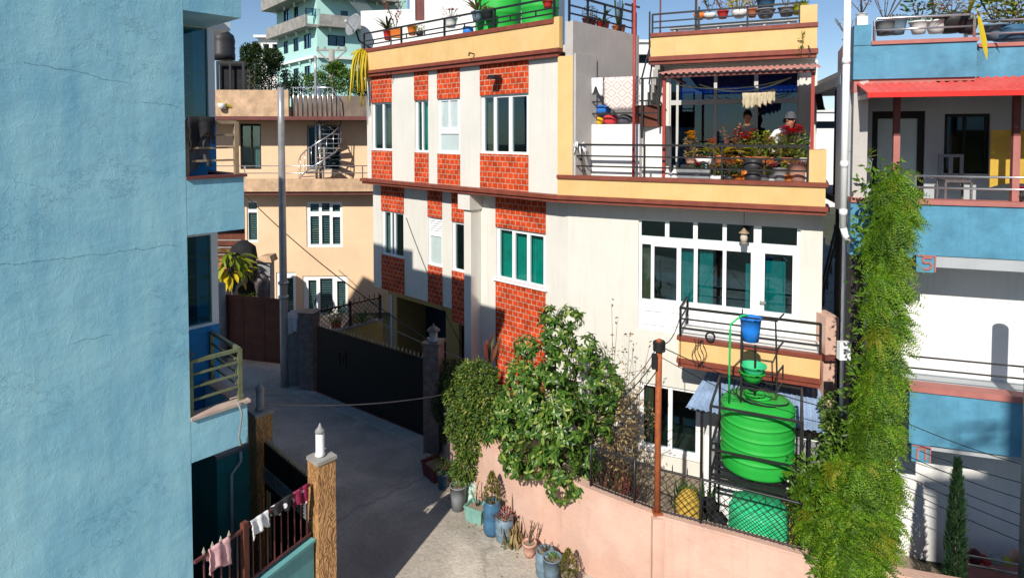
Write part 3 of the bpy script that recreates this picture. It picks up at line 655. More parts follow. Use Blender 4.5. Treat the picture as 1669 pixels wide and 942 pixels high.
# ---- grey side wall of the upper left wing
FS = frame2(SW0, SW1); SWL = (SW1 - SW0).length
m = MB(); m.wall(0, SWL, Z_C1 + .12, ZRP + .02, .0, .2, ()); m.box(.04, SWL * .30, -.05, -.002, Z_C1 + .12, ZR0 + .05)
piece('side_wall', m, 'grey_render', FS)
m = MB(); rails(m, (0, .1), (SWL, .1), ZRP + .02, [.17, .34, .56], r=.016, posts=5, pr=.02, topr=.022); piece('side_roof_railing', m, 'black_steel', FS)
m = MB(); rails(m, (.02, .06), (LLEN - .14, .06), ZRC, [.12, .24, .46], r=.016, posts=5, pr=.022, topr=.022)
for k in range(9):
    x = .5 + k * .78; m.bar((x, .06, ZRC + .12), (x, .06, ZRC + .24), .025, .025)
piece('roof_railing', m, 'black_steel')
# ---- terrace back wall: glazed, under the right roof
sT0 = FRT.hit(1086, 250, TB)[0]; sT1 = FRT.hit(1331, 200, TB)[0]; sT9 = FRT.hit(1302, 200, TB)[0]
zt1 = ZR0 - .12
zt0 = Z_C1 + .2
m = MB(); ghole = (sT0 + .06, sT9, zt0, zt1 - .05)
m.wall(sT0 - .1, sT1, Z_C1 + .12, ZR0, TB, TB + .2, [ghole]); m.box(sT1 - .2, sT1, TB + .202, TB + 4, Z_C1 + .12, ZR0); m.box(sT0 - .3, sT0 - .1, TB, TB + 4, Z_C1 + .12, ZR0)
piece('terrace_back_wall', m, 'cream_wall', FRT)
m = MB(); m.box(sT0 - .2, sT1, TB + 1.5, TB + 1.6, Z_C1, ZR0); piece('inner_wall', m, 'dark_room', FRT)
cx_ = [0, .035, .30, .66, 1.0]
gp = []
for a, b in ((.012, .055), (.075, .36), (.385, .67), (.70, .985)):
    gp.append((a, b, .05, .70)); gp.append((a, b, .745, .97))
window(house, FRT, *ghole, TB + .05, gp, fm='alu_frame', gm='glass_blue', name='terrace_glazing', curtains=[(.08, .98, .74, .98, 'deep_blue'), (.74, .97, .06, .70, 'deep_blue'), (.40, .47, .06, .70, 'deep_blue')])  # added blue sheets, no real curtains: sky-blue of the panes put into colour
# right roof: cornice, ochre band, coping, slab
YR = TB - .55
sA = FRT.hit(1060, 100, YR)[0]; sBq = FRT.hit(1331, 100, YR)[0]
m = MB(); m.box(sA, sBq, YR, YR + .2, ZR0 + .0, ZR0 + .08); m.box(sA - .03, sBq + .03, YR - .05, YR + .2, ZR0 + .083, ZR0 + .19); m.box(sA, sBq + .02, YR - .02, YR + .16, ZRP - .06, ZRP + .03)
piece('roof_cornice', m, 'brown_trim', FRT)
m = MB(); m.box(sA, sBq, YR + .02, YR + .14, ZR0 + .192, ZRP - .062); m.box(sBq - .34, sBq - .002, YR + .015, YR + .5, ZRP + .033, ZRP + .42); m.box(sBq - .14, sBq, YR + .142, YR + 3.5, ZR0 + .192, ZRP - .062); piece('roof_parapet', m, 'ochre_paint', FRT)
m = MB(); m.box(sA - .05, sBq - .01, YR + .21, YR + 4.2, ZR0 + .003, ZR0 + .17); piece('roof_slab', m, 'cream_wall', FRT)
m = MB(); rails(m, (sA + .03, YR + .07), (sBq - .35, YR + .07), ZRP + .03, [.13, .28, .46], r=.015, posts=4, pr=.02, topr=.02); m.bar((sA + 1.05, YR + .1, ZRP), (sA + 1.05, YR + .1, ZRP + 1.4), .05, .05); m.bar((sA - .02, YR - .02, ZR0), (sA - .02, YR - .02, ZRP + .55), .035, .035)
piece('roof_railing', m, 'black_steel', FRT)
# ---- outside stair up to the right roof, landing and its rails
YS = .62; sS0 = FRT.hit(950, 240, YS)[0]; sS1 = FRT.hit(1042, 240, YS)[0]; zl = FRT.hit(1000, 203, YS)[1]
m = MB(); m.box(sS0 + .02, sS1, YS, 1.9, Z_C1 + .122, zl); m.box(sS1 + .002, sS1 + .45, YS + .3, 1.9, Z_C1 + .122, zl - .03)
piece('stair_base', m, 'white_wall', FRT)
m = MB()
n = 9
for k in range(n):
    x = sS1 + .05 - k * .0; t = k / (n - 1)
    q = (sS1 - .30 + t * .22, 1.92 + t * .6)
    m.box(q[0], q[0] + .12, q[1], q[1] + .7, zl + t * 1.5 - .16, zl + t * 1.5 + .04)
piece('stair_flight', m, 'old_concrete', FRT)
m = MB(); za = zl
hR = FRT.hit(1000, 130, YS)[1] - za
rails(m, (sS0 + .02, YS + .03), (sS1 + .40, YS + .03), za, [.24, .50, hR], r=.016, posts=2, pr=.02)
m.bar((sS1 + .05, YS + .03, za - .3), (sS1 + .05, YS + .03, za + hR), .05, .05)
piece('stair_railing', m, 'black_steel', FRT); m = MB()
for k, (dx, dz) in enumerate(((0, 0), (.05, -.18), (.1, -.36), (.16, -.55))):
    a = FRT.hit(1046 + 12 * k, 128 + 10 * k, 2.6); b = FRT.hit(1063 + 2 * k, 62 + 26 * k, 2.6); m = MB(); m.bar((a[0], 2.6, a[1]), (b[0], 2.6, b[1]), .035, .035); piece('handrail', m, 'black_steel', FRT)
# ---- corrugated canopy over the terrace, on red posts
zc = 8.42; sc0 = FRT.hit(1074, 120, .1)[0]; sc1 = FRT.hit(1338, 108, .1)[0]
m = MB(); N_ = 150; pv = None
zf = FRT.hit(1200, 115, .1)[1]
for i in range(N_ + 1):
    x = sc0 + (sc1 - sc0) * i / N_; h = .018 * math.sin(i * 2 * math.pi / 6)
    q = [(x, .05, zf + h), (x, YR + .0, zf + .30 + h), (x, YR + .0, zf + .288 + h), (x, .05, zf - .012 + h)]
    if pv:
        for j in range(4): m.quad(pv[j], q[j], q[(j + 1) % 4], pv[(j + 1) % 4])
    pv = q
piece('canopy', m, 'tin_pink', FRT)
m = MB(); m.box(sc0 + .1, sc1 - .08, .13, .19, zf - .09, zf - .034)
m.box(sc0 + .1, sc0 + .16, .2, YR, zf - .05, zf + .0); piece('canopy_beam', m, 'maroon_trim', FRT)
for px in (1082, 1324):
    s = FRT.hit(px, 200, .22)[0]; m = MB(); m.bar((s, .24, Z_C1 + .12), (s, .24, zf - .03), .06, .06); piece('canopy_post', m, 'red_post', FRT)
# ---- middle-storey balcony
YBk = -.42
sb0, zbt = FRT.hit(1103, 548, YBk); sb1, zq = FRT.hit(1340, 579, YBk); zbl = FRT.hit(1103, 602, YBk)[1]
zbt = (zbt + zq) / 2
BZ0 = (zbl + FRT.hit(1340, 629, YBk)[1]) / 2
m = MB(); m.box(sb0 + .03, sb1 - .03, YBk + .03, YM - .003, BZ0 + .17, zbt - .075); piece('balcony_beam', m, 'ochre_paint', FRT)
m = MB(); m.box(sb0, sb1, YBk - .01, YBk + .12, zbt - .073, zbt); m.box(sb0 + .02, sb1 - .02, YBk + .015, YM - .004, BZ0, BZ0 + .085); m.box(sb0, sb1, YBk - .02, YM - .005, BZ0 + .087, BZ0 + .168); piece('balcony_trim', m, 'brown_trim', FRT)
m = MB(); m.box(sb0 + .01, sb1 - .01, YBk + .122, YM - .006, zbt - .072, zbt - .01); piece('balcony_floor', m, 'white_wall', FRT)
m = MB(); rails(m, (sb0 + .06, YBk + .05), (sb1 - .03, YBk + .05), zbt, [.16, .34, .55], r=.014, posts=2, pr=.022, topr=.022); rails(m, (sb0 + .06, YBk + .05), (sb0 + .06, YM - .02), zbt, [.16, .34, .55], r=.014, posts=2, pr=.02, topr=.022)
piece('balcony_railing', m, 'black_steel', FRT)
# ---- white stair-head room on the roof with brown door and pipe
FRM = Fr((FL.w(.15, 3.3, 0).x, FL.w(.15, 3.3, 0).y), FL.ang * .25)
rx1 = FRM.hit(905, 40, 0)[0]
m = MB(); dr = FRM.rect(676, -60, 692, 34, 0)
xb = FRM.hit(668, 20, 0)[0]
m.wall(xb, rx1, ZR0 + .2, 12.6, 0, .2, [dr]); m.box(rx1 - .2, rx1, .2, 3, ZR0 + .2, 12.6); m.box(xb, xb + .2, .2, 3, ZR0 + .2, 12.6)
m.wall(FRM.hit(588, 20, 0)[0], xb - .002, ZR0 + .2, FRM.hit(600, 18, 0)[1], 0, .2, ())
piece('roof_room', m, 'white_wall', FRM)
m = MB(); m.box(dr[0], dr[1], .08, .13, dr[2], dr[3]); piece('roof_door', m, 'maroon_trim', FRM)
m = MB(); s = FRM.hit(635, 40, -.06)[0]; m.tube([(s, -.06, ZR0 + .3), (s, -.06, 11.0)], .04, 8); piece('drain_pipe', m, 'galvanised', FRM)
# small gutter spouts on the bands
for (px, py, fr, yo) in ((767, 88, FL, -.12), (632, 118, FL, -.12)):
    s, z = fr.hit(px, py, yo); m = MB(); m.bar((s, .0, z), (s, -.16, z + .02), .025, .025); m.bar((s, -.16, z + .02), (s - .02, -.16, z - .06), .025, .025); piece('gutter_spout', m, 'black_steel', fr)
s, z = FRT.hit(1318, 85, YR - .08); m = MB(); m.bar((s, YR - .06, z - .12), (s + .03, YR - .06, z + .02), .03, .03); m.bar((s + .03, YR - .06, z + .02), (s - .01, YR - .06, z + .14), .03, .03); piece('gutter_spout', m, 'black_steel', FRT)
# ================================================================== LEFT BLUE HOUSE
blue = thing('blue_house', 'pale blue plastered house with small corner balconies filling the left edge', 'house', M=FB.M)
def bpiece(name, mb, mat, parent=None): return mb.build(name, MT[mat], parent or blue, FB.M)
ZTOP = 9.3
sBal = FB.hit(398, 330)[0]
bz = []
for (t, b_) in (((304, 289), (304, 384)), ((306, 683), (306, 757))):
    bz.append((FB.hit(*b_)[1], FB.hit(*t)[1]))
gapz = [(bz[1][1], bz[0][0]), (bz[0][1], FB.hit(300, 17)[1])]
m = MB(); m.wall(-7, 0, -.05, ZTOP, 0, .25, ()); m.box(-7, -6.75, .251, 9, -.05, ZTOP); m.box(-6.74, -.25, 8.75, 9, -.05, ZTOP); m.box(-.25, -.001, .251, .95, bz[1][0], ZTOP); bpiece('front_wall', m, 'stucco')
m = MB(); m.box(-6.7, 0, .26, 8.7, ZTOP - .5, ZTOP - .35); m.box(-6.7, -.3, .26, 8.7, bz[0][0] + .1, bz[0][0] + .25); m.box(-6.7, -.3, .26, 8.7, bz[1][0] + .1, bz[1][0] + .25); bpiece('floor_slab', m, 'grey_render')
YB = 1.0
sBay = FB.hit(356, 450, YB)[0]
# rear bay with the windows that open on the balconies
wz = []
for (t, b_) in ((36, 198), (380, 534)):
    wz.append((FB.hit(330, b_, YB)[1], FB.hit(330, t, YB)[1]))
sW0, sW1 = -.12, FB.hit(355, 120, YB)[0]
m = MB(); m.wall(-.3, sBay, bz[1][0], ZTOP, YB, YB + .2, [(sW0, sW1 - .02, a, b) for a, b in wz]); m.box(sBay - .2, sBay, YB + .201, 8.7, bz[1][0], ZTOP); m.box(-.3, -.1, 4.2, 8.7, -.05, bz[1][0]); bpiece('bay_wall', m, 'deep_blue')
m = MB()
for a, b in wz: m.box(-.3, sW1 - .05, YB + 1.15, YB + 1.2, a - .2, b + .2); m.box(-.3, -.26, YB + .21, YB + 1.14, a - .2, b + .2)
bpiece('room_wall', m, 'teal_inner')
for a, b in wz:
    o = window(blue, FB, sW0, sW1 - .03, a, b, YB + .02, [(.05, .90, .03, .97)], fm='white_upvc', gm='glass_teal', depth=.09)
    cs = MB(); p0 = Vector((sW1 - .10, YB + .11, 0)); p1 = Vector((sW1 - .34, YB + .42, 0)); d = (p1 - p0)
    for q in (p0, p1): cs.bar((q.x, q.y, a + .05), (q.x, q.y, b - .05), .04, .04)
    for k in range(5):
        z = a + .07 + (b - a - .14) * k / 4; cs.bar((p0.x, p0.y, z), (p1.x, p1.y, z), .02 if 0 < k < 4 else .04, .03)
    cs.build('open_sash', MT['galvanised'], o, FB.M)
# balconies
for i, (b0, t0) in enumerate(bz):
    t0 -= .03
    m = MB(); m.box(.001, sBal, .002, .12, b0, t0); m.box(sBal - .11, sBal, .121, YB - .002, b0, t0); m.box(.0, sBal - .111, .121, YB - .002, b0, b0 + .14)
    o = bpiece('balcony', m, 'stucco')
    m = MB(); m.box(.002, sBal + .03, -.03, .15, t0 + .002, t0 + .035); m.box(sBal - .13, sBal + .03, .151, YB - .003, t0 + .002, t0 + .035); m.build('balcony_coping', MT['beige_coping' if i else 'maroon_trim'], o, FB.M)
    h = .62
    m = MB(); e = .03
    rails(m, (e, .06), (sBal - .06, .06), t0 + .035, [.17, .32, .47, h], r=.012, posts=2, pr=.024, topr=.020)
    if i == 1:
        rails(m, (sBal - .06, .06), (sBal - .02, YB - .02), t0 + .035, [.17, .32, .47, h], r=.012, posts=2, pr=.022, topr=.02)
    m.build('balcony_railing', MT['olive_rail' if i else 'tan_rail'], o, FB.M)
# top slab of the upper balcony
zt = FB.hit(300, 17)[1]
m = MB(); m.box(.001, sBal, .002, .12, zt, zt + .26); m.box(sBal - .12, sBal, .121, YB + .9, zt, zt + .26); m.box(.0, sBal - .121, .121, YB - .002, zt, zt + .12); bpiece('upper_balcony', m, 'stucco')
m = MB(); m.box(.0, sBal + .3, YB - .004 + .006, YB + .9, zt - .005, zt + .1); bpiece('balcony_soffit', m, 'white_wall')
# roof room set back on the terrace (outside the frame, throws the shade on the lane end)
m = MB(); m.box(-6.2, -2.2, 2.6, 8.4, ZTOP - .36, 12.1); bpiece('roof_room', m, 'stucco')
# open ground level under the balcony: paved car port with blue pier
m = MB(); sP = FB.hit(305, 850, .3)[0]; m.box(-.28, -.02, .26, .5, -.05, bz[1][0]); m.box(.0, .16, 3.2, 3.5, -.05, bz[1][0]); m.build('car_port_pier', MT['deep_blue'], blue, FB.M)
m = MB(); m.wall(.25, .4, -.05, 1.9, 1.6, 6.5, ()); m.build('car_port_wall', MT['teal_inner'], blue, FB.M)

# black clothes and clutter on the upper blue balcony
def cloth(name, label, cat, mat, p0, p1, drop, folds=7, amp=.03, fr=None, back=.25, seed=0, group=None, uneven=.12, thick=.012):
    """cloth folded over a bar: front drop and shorter back drop, real thickness"""
    rr = random.Random(seed); p0, p1 = Vector(p0), Vector(p1); d = (p1 - p0); L = d.length; t = d.normalized(); nrm = Vector((t.y, -t.x, 0)).normalized()
    nx, nz = folds * 4, 8; mb = MB(); vs = []; base = (p0 + p1) / 2
    ph = rr.uniform(0, 6)
    for i in range(nx + 1):
        u = i / nx; w_ = math.sin(u * folds * math.pi * 1.0 + ph) * amp + .3 * amp * math.sin(u * 23 + ph)
        dd = drop * (1 + uneven * math.sin(u * 5 + ph) + .4 * uneven * math.sin(u * 13 + 2 * ph))
        for j in range(-3, nz + 1):
            if j >= 0: off, z = .02 + w_ * (j / nz) ** .7, -dd * j / nz
            else: off, z = -.02 - .3 * w_ * (-j / 3), back * drop * j / 3
            p = p0 + d * u + nrm * off + Vector((0, 0, z + .02 - abs(.02 * (j == 0)) * 0)) + t * (rr.uniform(-.01, .01)); vs.append(p - base)
    row = nz + 4
    fs = [(i * row + j, (i + 1) * row + j, (i + 1) * row + j + 1, i * row + j + 1) for i in range(nx) for j in range(row - 1)]
    mb.add(vs, fs, 0, True)
    o = mb.build(name, mat if not isinstance(mat, str) else MT[mat], at=base)
    sd = o.modifiers.new('thickness', 'SOLIDIFY'); sd.thickness = thick
    return tag(o, label, cat, group)
b0, t0 = bz[0]; zr = t0 + .035 + .62
cloth('hung_clothes', 'black and grey clothes hung over the upper blue balcony rail', 'laundry', 'cloth_black', FB.w(.03, .02, zr), FB.w(.33, .02, zr), .30, 3, .045, seed=3, uneven=.3)
cloth('hung_trousers', 'charcoal trousers hung inside the upper blue balcony rail', 'laundry', 'cloth_charcoal', FB.w(.06, .10, zr - .05), FB.w(.30, .10, zr - .05), .52, 2, .03, seed=4)
m = MB(); q = FB.w(.22, .35, t0); m.box(-.1, .12, -.1, .1, 0, .38); tag(m.build('storage_box', MT['deep_blue'], M=Matrix.Translation(q) @ Matrix.Rotation(FB.ang, 4, 'Z')), 'bright blue box behind the rail of the upper blue balcony', 'box')
q = FB.w(.10, .5, t0 - .1); m = MB(); m.lathe([(.12, 0), (.14, .45), (.1, .5)], n=10); tag(m.build('sack', MT['cloth_black'], at=q), 'dark sack standing on the upper blue balcony under the hung clothes', 'sack')
q = FB.w(.05, .35, bz[1][1] + .62); m = MB(); m.blob((0, 0, 0), .13, .12, .06, n=10, rnd=R, jit=.15); tag(m.build('folded_rug', MT['cloth_charcoal'], at=q), 'dark bundle lying on the lower blue balcony rail by the wall', 'rug')
m = MB(); pts = [FB.w(sBal - .15, -.06, bz[1][1] + .05), FB.w(sBal - .1, -.08, bz[1][1] - .1), FB.w(sBal - .13, -.05, bz[1][1] - .4), FB.w(sBal - .1, -.04, bz[1][0] + .02), FB.w(sBal - .1, .1, bz[1][0] - .05)]
m.tube([p - pts[0] for p in pts], .012, 6); tag(m.build('hanging_cable', MT['wire_pale'], at=pts[0]), 'thin pale cable looping down over the lower blue balcony', 'cable')

# ================================================================== BLUE HOUSE COMPOUND: fence, gate, pillars
PH = 2.75; P1 = at_z(524, 742, PH); P2 = at_z(424, 668, PH)
GA = math.atan2(P1.y - P2.y, P1.x - P2.x)
def pillar(p, label, lampcol):
    t = thing('gate_pillar', label, 'pillar', M=Matrix.Translation((p.x, p.y, 0)) @ Matrix.Rotation(FB.ang, 4, 'Z'), group='carved bark gate pillars')
    m = MB(); m.box(-.135, .135, -.135, .135, -.05, PH - .05); m.build('shaft', MT['wood'], t)
    m = MB(); m.box(-.15, .15, -.15, .15, PH - .048, PH); m.build('cap', MT['old_concrete'], t)
    return t
pillar(P1, 'carved brown pillar in full sun at the laundry fence end', 0)
pillar(P2, 'carved brown pillar in shade under the lower blue balcony', 0)
def bollard_lamp(p, label, colr, s=1.0):
    t = thing('pillar_lamp', label, 'lamp', at=(p.x, p.y, PH + .002), group='small lamps on the carved pillars')
    m = MB(); m.lathe([(.05, 0), (.075, .02), (.06, .05), (.06, .3), (.052, .34)], n=14); m.build('lamp_body', MT[colr], t)
    m = MB(); m.lathe([(.072, .335), (.06, .37), (.02, .42), (.008, .46)], n=14); m.build('lamp_cap', MT['stone_grey'], t)
bollard_lamp(P1 + FB.x * -.02, 'white pointed lamp on the sunlit carved pillar', 'white_upvc')
bollard_lamp(P2, 'grey lamp on the shaded carved pillar', 'stone_grey')
FGt = Fr((P2.x, P2.y), GA); gl = (Vector((P1.x, P1.y, 0)) - Vector((P2.x, P2.y, 0))).length
GT = at_y(408, 715, P2.y).z
gate = thing('metal_gate', 'black metal gate with spikes between the two carved pillars', 'gate', M=FGt.M)
m = MB(); m.wall(.17, gl - .17, .08, GT, -.02, .02, ()); m.box(gl / 2 - .03, gl / 2 + .03, -.04, .04, .05, GT); m.build('panel', MT['black_gate_paint'], gate)
m = MB()
for k in range(5):
    z = GT - .36 - k * .05; m.bar((.2, -.05, z), (gl - .2, -.05, z), .02, .02)
m.build('pale_strips', MT['galvanised'], gate)
m = MB()
for k in range(2): m.bar((.32 + .08 * k, -.04, .5), (.32 + .08 * k, -.04, GT - .7), .03, .02)
m.build('yellow_strips', MT['ochre_paint'], gate)
spikes(gate, [(.25 + k * (gl - .5) / 21, 0, GT) for k in range(22)], [(.008, 0), (.02, .06), (.001, .12)], 'spike_pale')
# compound wall beside the shaded pillar, closing the car port toward the lane
cw = thing('compound_wall', 'dark teal compound wall running back from the shaded carved pillar', 'wall', M=FB.M)
pl = FB.loc(P2); m = MB(); zcw = at_y(385, 742, P2.y - .3).z
m.box(pl.x - .5, pl.x - .15, pl.y + .1, pl.y + .25, 0, zcw); m.box(pl.x - .65, pl.x - .502, pl.y + .1, pl.y + 6, 0, zcw); m.build('wall_body', MT['teal_inner'], cw)
m = MB(); m.box(pl.x - .67, pl.x - .152, pl.y + .07, pl.y + .27, zcw + .002, zcw + .05); m.build('coping', MT['old_concrete'], cw)
m = MB(); m.tube([(pl.x - .45, pl.y + .05, .1), (pl.x - .45, pl.y + .05, zcw - .3), (pl.x - .3, pl.y + .05, zcw - .15), (pl.x - .3, pl.y + .05, zcw)], .025, 8); m.build('pipe', MT['pot_white'], cw)
# fence with laundry
zt_f = at_z(505, 800, 1.5)
Q0 = P1 + Vector((-FB.x.x * .18, -FB.x.y * .18, 0)); Q0.z = 0
rz = (Q0.y * (HOR - 800) / F) + CAMZ
qe = at_z(314, 918, rz); FF = Fr((Q0.x, Q0.y), math.atan2(qe.y - Q0.y, qe.x - Q0.x)); fl = (Vector((qe.x, qe.y, 0)) - Vector((Q0.x, Q0.y, 0))).length - .02
s0w, zw = 0, (Q0.y * (HOR - 890) / F) + CAMZ
lw = thing('low_wall', 'low turquoise wall under the laundry fence', 'wall', M=FF.M)
m = MB(); m.box(0, fl, -.06, .06, -.05, zw - .04); m.build('wall_body', MT['teal_low_wall'], lw); m = MB(); m.box(-.01, fl, -.09, .09, zw - .038, zw); m.build('coping', MT['teal_low_wall'], lw)
fence = thing('railing_fence', 'dark red railing fence with laundry beside the blue house', 'fence', M=FF.M)
m = MB(); m.bar((0, 0, rz), (fl, 0, rz), .035, .03); m.bar((0, 0, zw + .06), (fl, 0, zw + .06), .03, .03)
for k in range(int(fl / .11)): m.bar((.06 + k * .11, 0, zw), (.06 + k * .11, 0, rz + .0), .014, .014)
m.build('railing', MT['maroon_trim'], fence)
spikes(fence, [(.06 + k * .11, 0, rz + .018) for k in range(int(fl / .11)) if k * .11 > 1.2], [(.012, 0), (.02, .03), (.001, .09)], 'spike_pale')
m = MB(); m.box(1.02, 1.09, -.035, .035, 0, rz + .08); m.build('post', MT['rust_gate'], fence)
def dots(name, c1, c2, sc=14):
    m, nt, p, N, link = nodes(name); p.inputs['Roughness'].default_value = .9
    tc = N('ShaderNodeTexCoord'); v = N('ShaderNodeTexVoronoi', i_Scale=sc); link(tc.outputs['Object'], v.inputs['Vector'])
    r = N('ShaderNodeValToRGB'); r.color_ramp.elements[0].position = .28; r.color_ramp.elements[1].position = .33; r.color_ramp.elements[0].color = c4(c2); r.color_ramp.elements[1].color = c4(c1)
    link(v.outputs['Distance'], r.inputs['Fac']); link(r.outputs['Color'], p.inputs['Base Color']); return m
for (a, b, mat, dr, lab, sd) in ((.06, .30, dots('maroon_dotted', (.26, .01, .06), (.8, .7, .7), 13), .22, 'maroon cloth with white dots on the fence by the sunlit pillar', 5),
                              (.34, .66, dots('black_patterned', (.025, .025, .03), (.7, .7, .75), 9), .14, 'black cloth with white marks on the laundry fence', 6),
                              (.72, .98, 'cloth_white', .2, 'white cloth on the laundry fence beside the rusty post', 8),
                              (1.28, 1.55, 'cloth_pink', .30, 'pink cloth on the laundry fence left of the rusty post', 9)):
    cloth('drying_cloth', lab, 'laundry', mat, FF.w(b, 0, rz + .03), FF.w(a, 0, rz + .03), dr, 4, .035, seed=sd, group='laundry on the railing fence', back=.5)

# ================================================================== RIGHT BLUE AND WHITE HOUSE
HA = -rad(17.5)
e0 = at_y(1486, 500, 9.45)
FH = Fr((e0.x, e0.y), HA)
rh = thing('blue_white_house', 'blue and white house with red sheet canopy at the right edge', 'house', M=FH.M)
def hp(name, mb, mat, parent=None): return mb.build(name, MT[mat], parent or rh, FH.M)
hs = lambda px, py, yo=0.: FH.hit(px, py, yo)
sL = hs(1391, 100)[0]; HR = 4.2
zb1 = hs(1486, 325)[1]; zb0 = hs(1486, 415)[1]; zb2 = hs(1486, 627)[1]; zb3 = hs(1486, 722)[1]
zu0 = hs(1392, 130)[1]; zu1 = hs(1415, 68)[1]
sE = hs(1592, 90)[0]
# recess walls
m = MB(); m.wall(sL + .1, HR, .0, zb0 + .1, .88, 1.08, ()); hp('lower_wall', m, 'white_wall'); m = MB(); m.box(.02, HR, .202, .88, zb0 + .02, zb0 + .12); hp('soffit', m, 'grey_porch'); m = MB(); m.box(.02, HR, .202, .88, zb3 + .02, zb2 - .1); hp('soffit', m, 'grey_porch')
YP = 1.25
zdoor = hs(1500, 175, YP)[1]
d1 = FH.rect(1422, 182, 1505, 330, YP); d2 = FH.rect(1540, 186, 1612, 284, YP); d3 = FH.rect(1636, 186, 1690, 240, YP)
zpf = zb1 - .3
m = MB(); m.wall(sL + .05, HR, zpf, zu0 + .2, YP, YP + .2, [(d1[0], d1[1], zpf, d1[3]), d2]); m.box(sL, sL + .12, .3, 1.25, zpf, zu0); m.box(sL + .13, HR, .45, 5, zpf, zpf + .12); m.box(sL + .1, HR, .68, 5, zu0 + .02, zu0 + .2)
hp('porch_wall', m, 'grey_porch')
window(rh, FH, d1[0], d1[1], zpf + .12, d1[3], YP + .04, [(.12, .88, .06, .92)], fm='black_gate_paint', gm='glass_dark', name='porch_door', frost=(0,))
window(rh, FH, *d2, YP + .04, [(.08, .45, .05, .95), (.5, .92, .05, .95)], fm='black_gate_paint', gm='glass_dark')
m = MB(); m.box(sL + .2, HR, YP + 1.2, YP + 1.3, zpf, zu0); hp('inner_wall', m, 'dark_room')
# balcony bands
m = MB(); m.box(.0, HR, .0, .2, zb0, zb1 - .075); m.box(sL, .0 - .002, .0, .2, zb0 - .05, zb1 - .075); hp('upper_band', m, 'house_blue')
m = MB(); m.box(-.02, HR, -.03, .23, zb1 - .073, zb1); m.box(sL, -.022, -.03, .23, zb1 - .073, zb1); hp('upper_coping', m, 'mauve_trim')
m = MB(); m.box(.0, HR, .0, .2, zb3, zb2 - .095); hp('lower_band', m, 'house_blue'); m = MB(); m.box(-.02, HR, -.03, .21, zb2 - .093, zb2); hp('lower_coping', m, 'mauve_trim')
m = MB(); m.box(.05, HR, .02, .219, zb0 - .18, zb0 - .003); hp('soffit_beam', m, 'grey_porch'); m = MB(); m.box(.05, HR, .06, .219, zb3 - .1, zb3 - .003); hp('soffit_beam', m, 'grey_porch')
# side wall going back: grey above, lower part painted dark for its shadow
sd = Vector((.40, .916, 0)); FSd = frame2(FH.w(sL + .02, .0, 0) + sd * 3.2, FH.w(sL + .02, .0, 0))
m = MB(); m.wall(0, 3.15, .0, hs(1392, 45)[1], 0, .2, [(.5, 1.0, 5.6, 6.9), (1.5, 2.0, 5.6, 6.9), (-1, 6, -1, zb1 - .5)]); m.box(0, 3.15, .0, .19, hs(1392, 45)[1], hs(1392, 45)[1] + .001)
m.build('side_wall', MT['grey_render'], rh, FSd.M); m = MB(); m.wall(0, 3.15, 0, zb1 - .502, .01, .2, ()); m.build('side_wall', MT['shaded_side_wall'], rh, FSd.M)
# upper parapet, stepped
zc2 = hs(1600, 72, .55)[1]
zu2 = hs(1600, 128, .55)[1]
m = MB(); m.box(sL, sE, .0, .16, zu0, zu1 - .06); m.box(sL, sL + .24, -.012, .5, zu1 - .058, hs(1392, 42)[1]); m.box(sE - .16, sE, .161, .56, zu0, zu1 - .06); m.box(sE + .002, HR, .5, .66, zu2 - .12, zc2 - .06); hp('roof_parapet', m, 'house_blue')
m = MB(); m.box(sL + .242, sE + .02, -.03, .2, zu1 - .058, zu1); m.box(sE + .022, HR, .47, .7, zc2 - .058, zc2); m.box(sL + .02, sE - .5, .04, .4, zu0 - .2, zu0 - .003); m.box(sE - .498, sE, .04, .4, zu0 - .05, zu0 - .003); hp('roof_coping', m, 'mauve_trim')
m = MB(); m.box(sL + .05, sL + .2, .04, .2, hs(1392, 42)[1] + .001, hs(1392, 27)[1]); hp('corner_post', m, 'white_wall')
m = MB(); m.box(sL + .2, HR, .7, 5, zu0 + .21, zu0 + .33); hp('roof_slab', m, 'grey_render')
m = MB(); zt = hs(1425, 30)[1] - zu1
pts = [(sL + .30, .08, zu1), (sL + .30, .08, zu1 + zt - .04), (sL + .34, .08, zu1 + zt), (sE - .04, .08, zu1 + zt), (sE - .01, .08, zu1 + zt - .04), (sE - .01, .08, zu1)]
m.tube(pts, .02, 8); m.tube([(sL + .30, .08, zu1 + zt * .5), (sE - .01, .08, zu1 + zt * .5)], .016, 8)
rails(m, (sE + .05, .58), (HR, .58), zc2, [.16, .36], r=.018, posts=2, sq=False); hp('roof_railing', m, 'chrome')
m = MB(); zq = zb1; rails(m, (.03, .08), (HR, .08), zb1, [.18, .36], r=.018, posts=2, pr=.016, sq=False); hp('porch_railing', m, 'chrome')
m = MB(); z5 = hs(1486, 583)[1]; z6 = hs(1486, 602)[1]; m.tube([(.0, .08, z5), (HR, .08, z5)], .014, 8); m.tube([(.0, .08, z6), (HR, .08, z6)], .014, 8); m.bar((1.9, .08, zb2), (1.9, .08, z5), .03, .03); hp('lower_railing', m, 'black_steel')
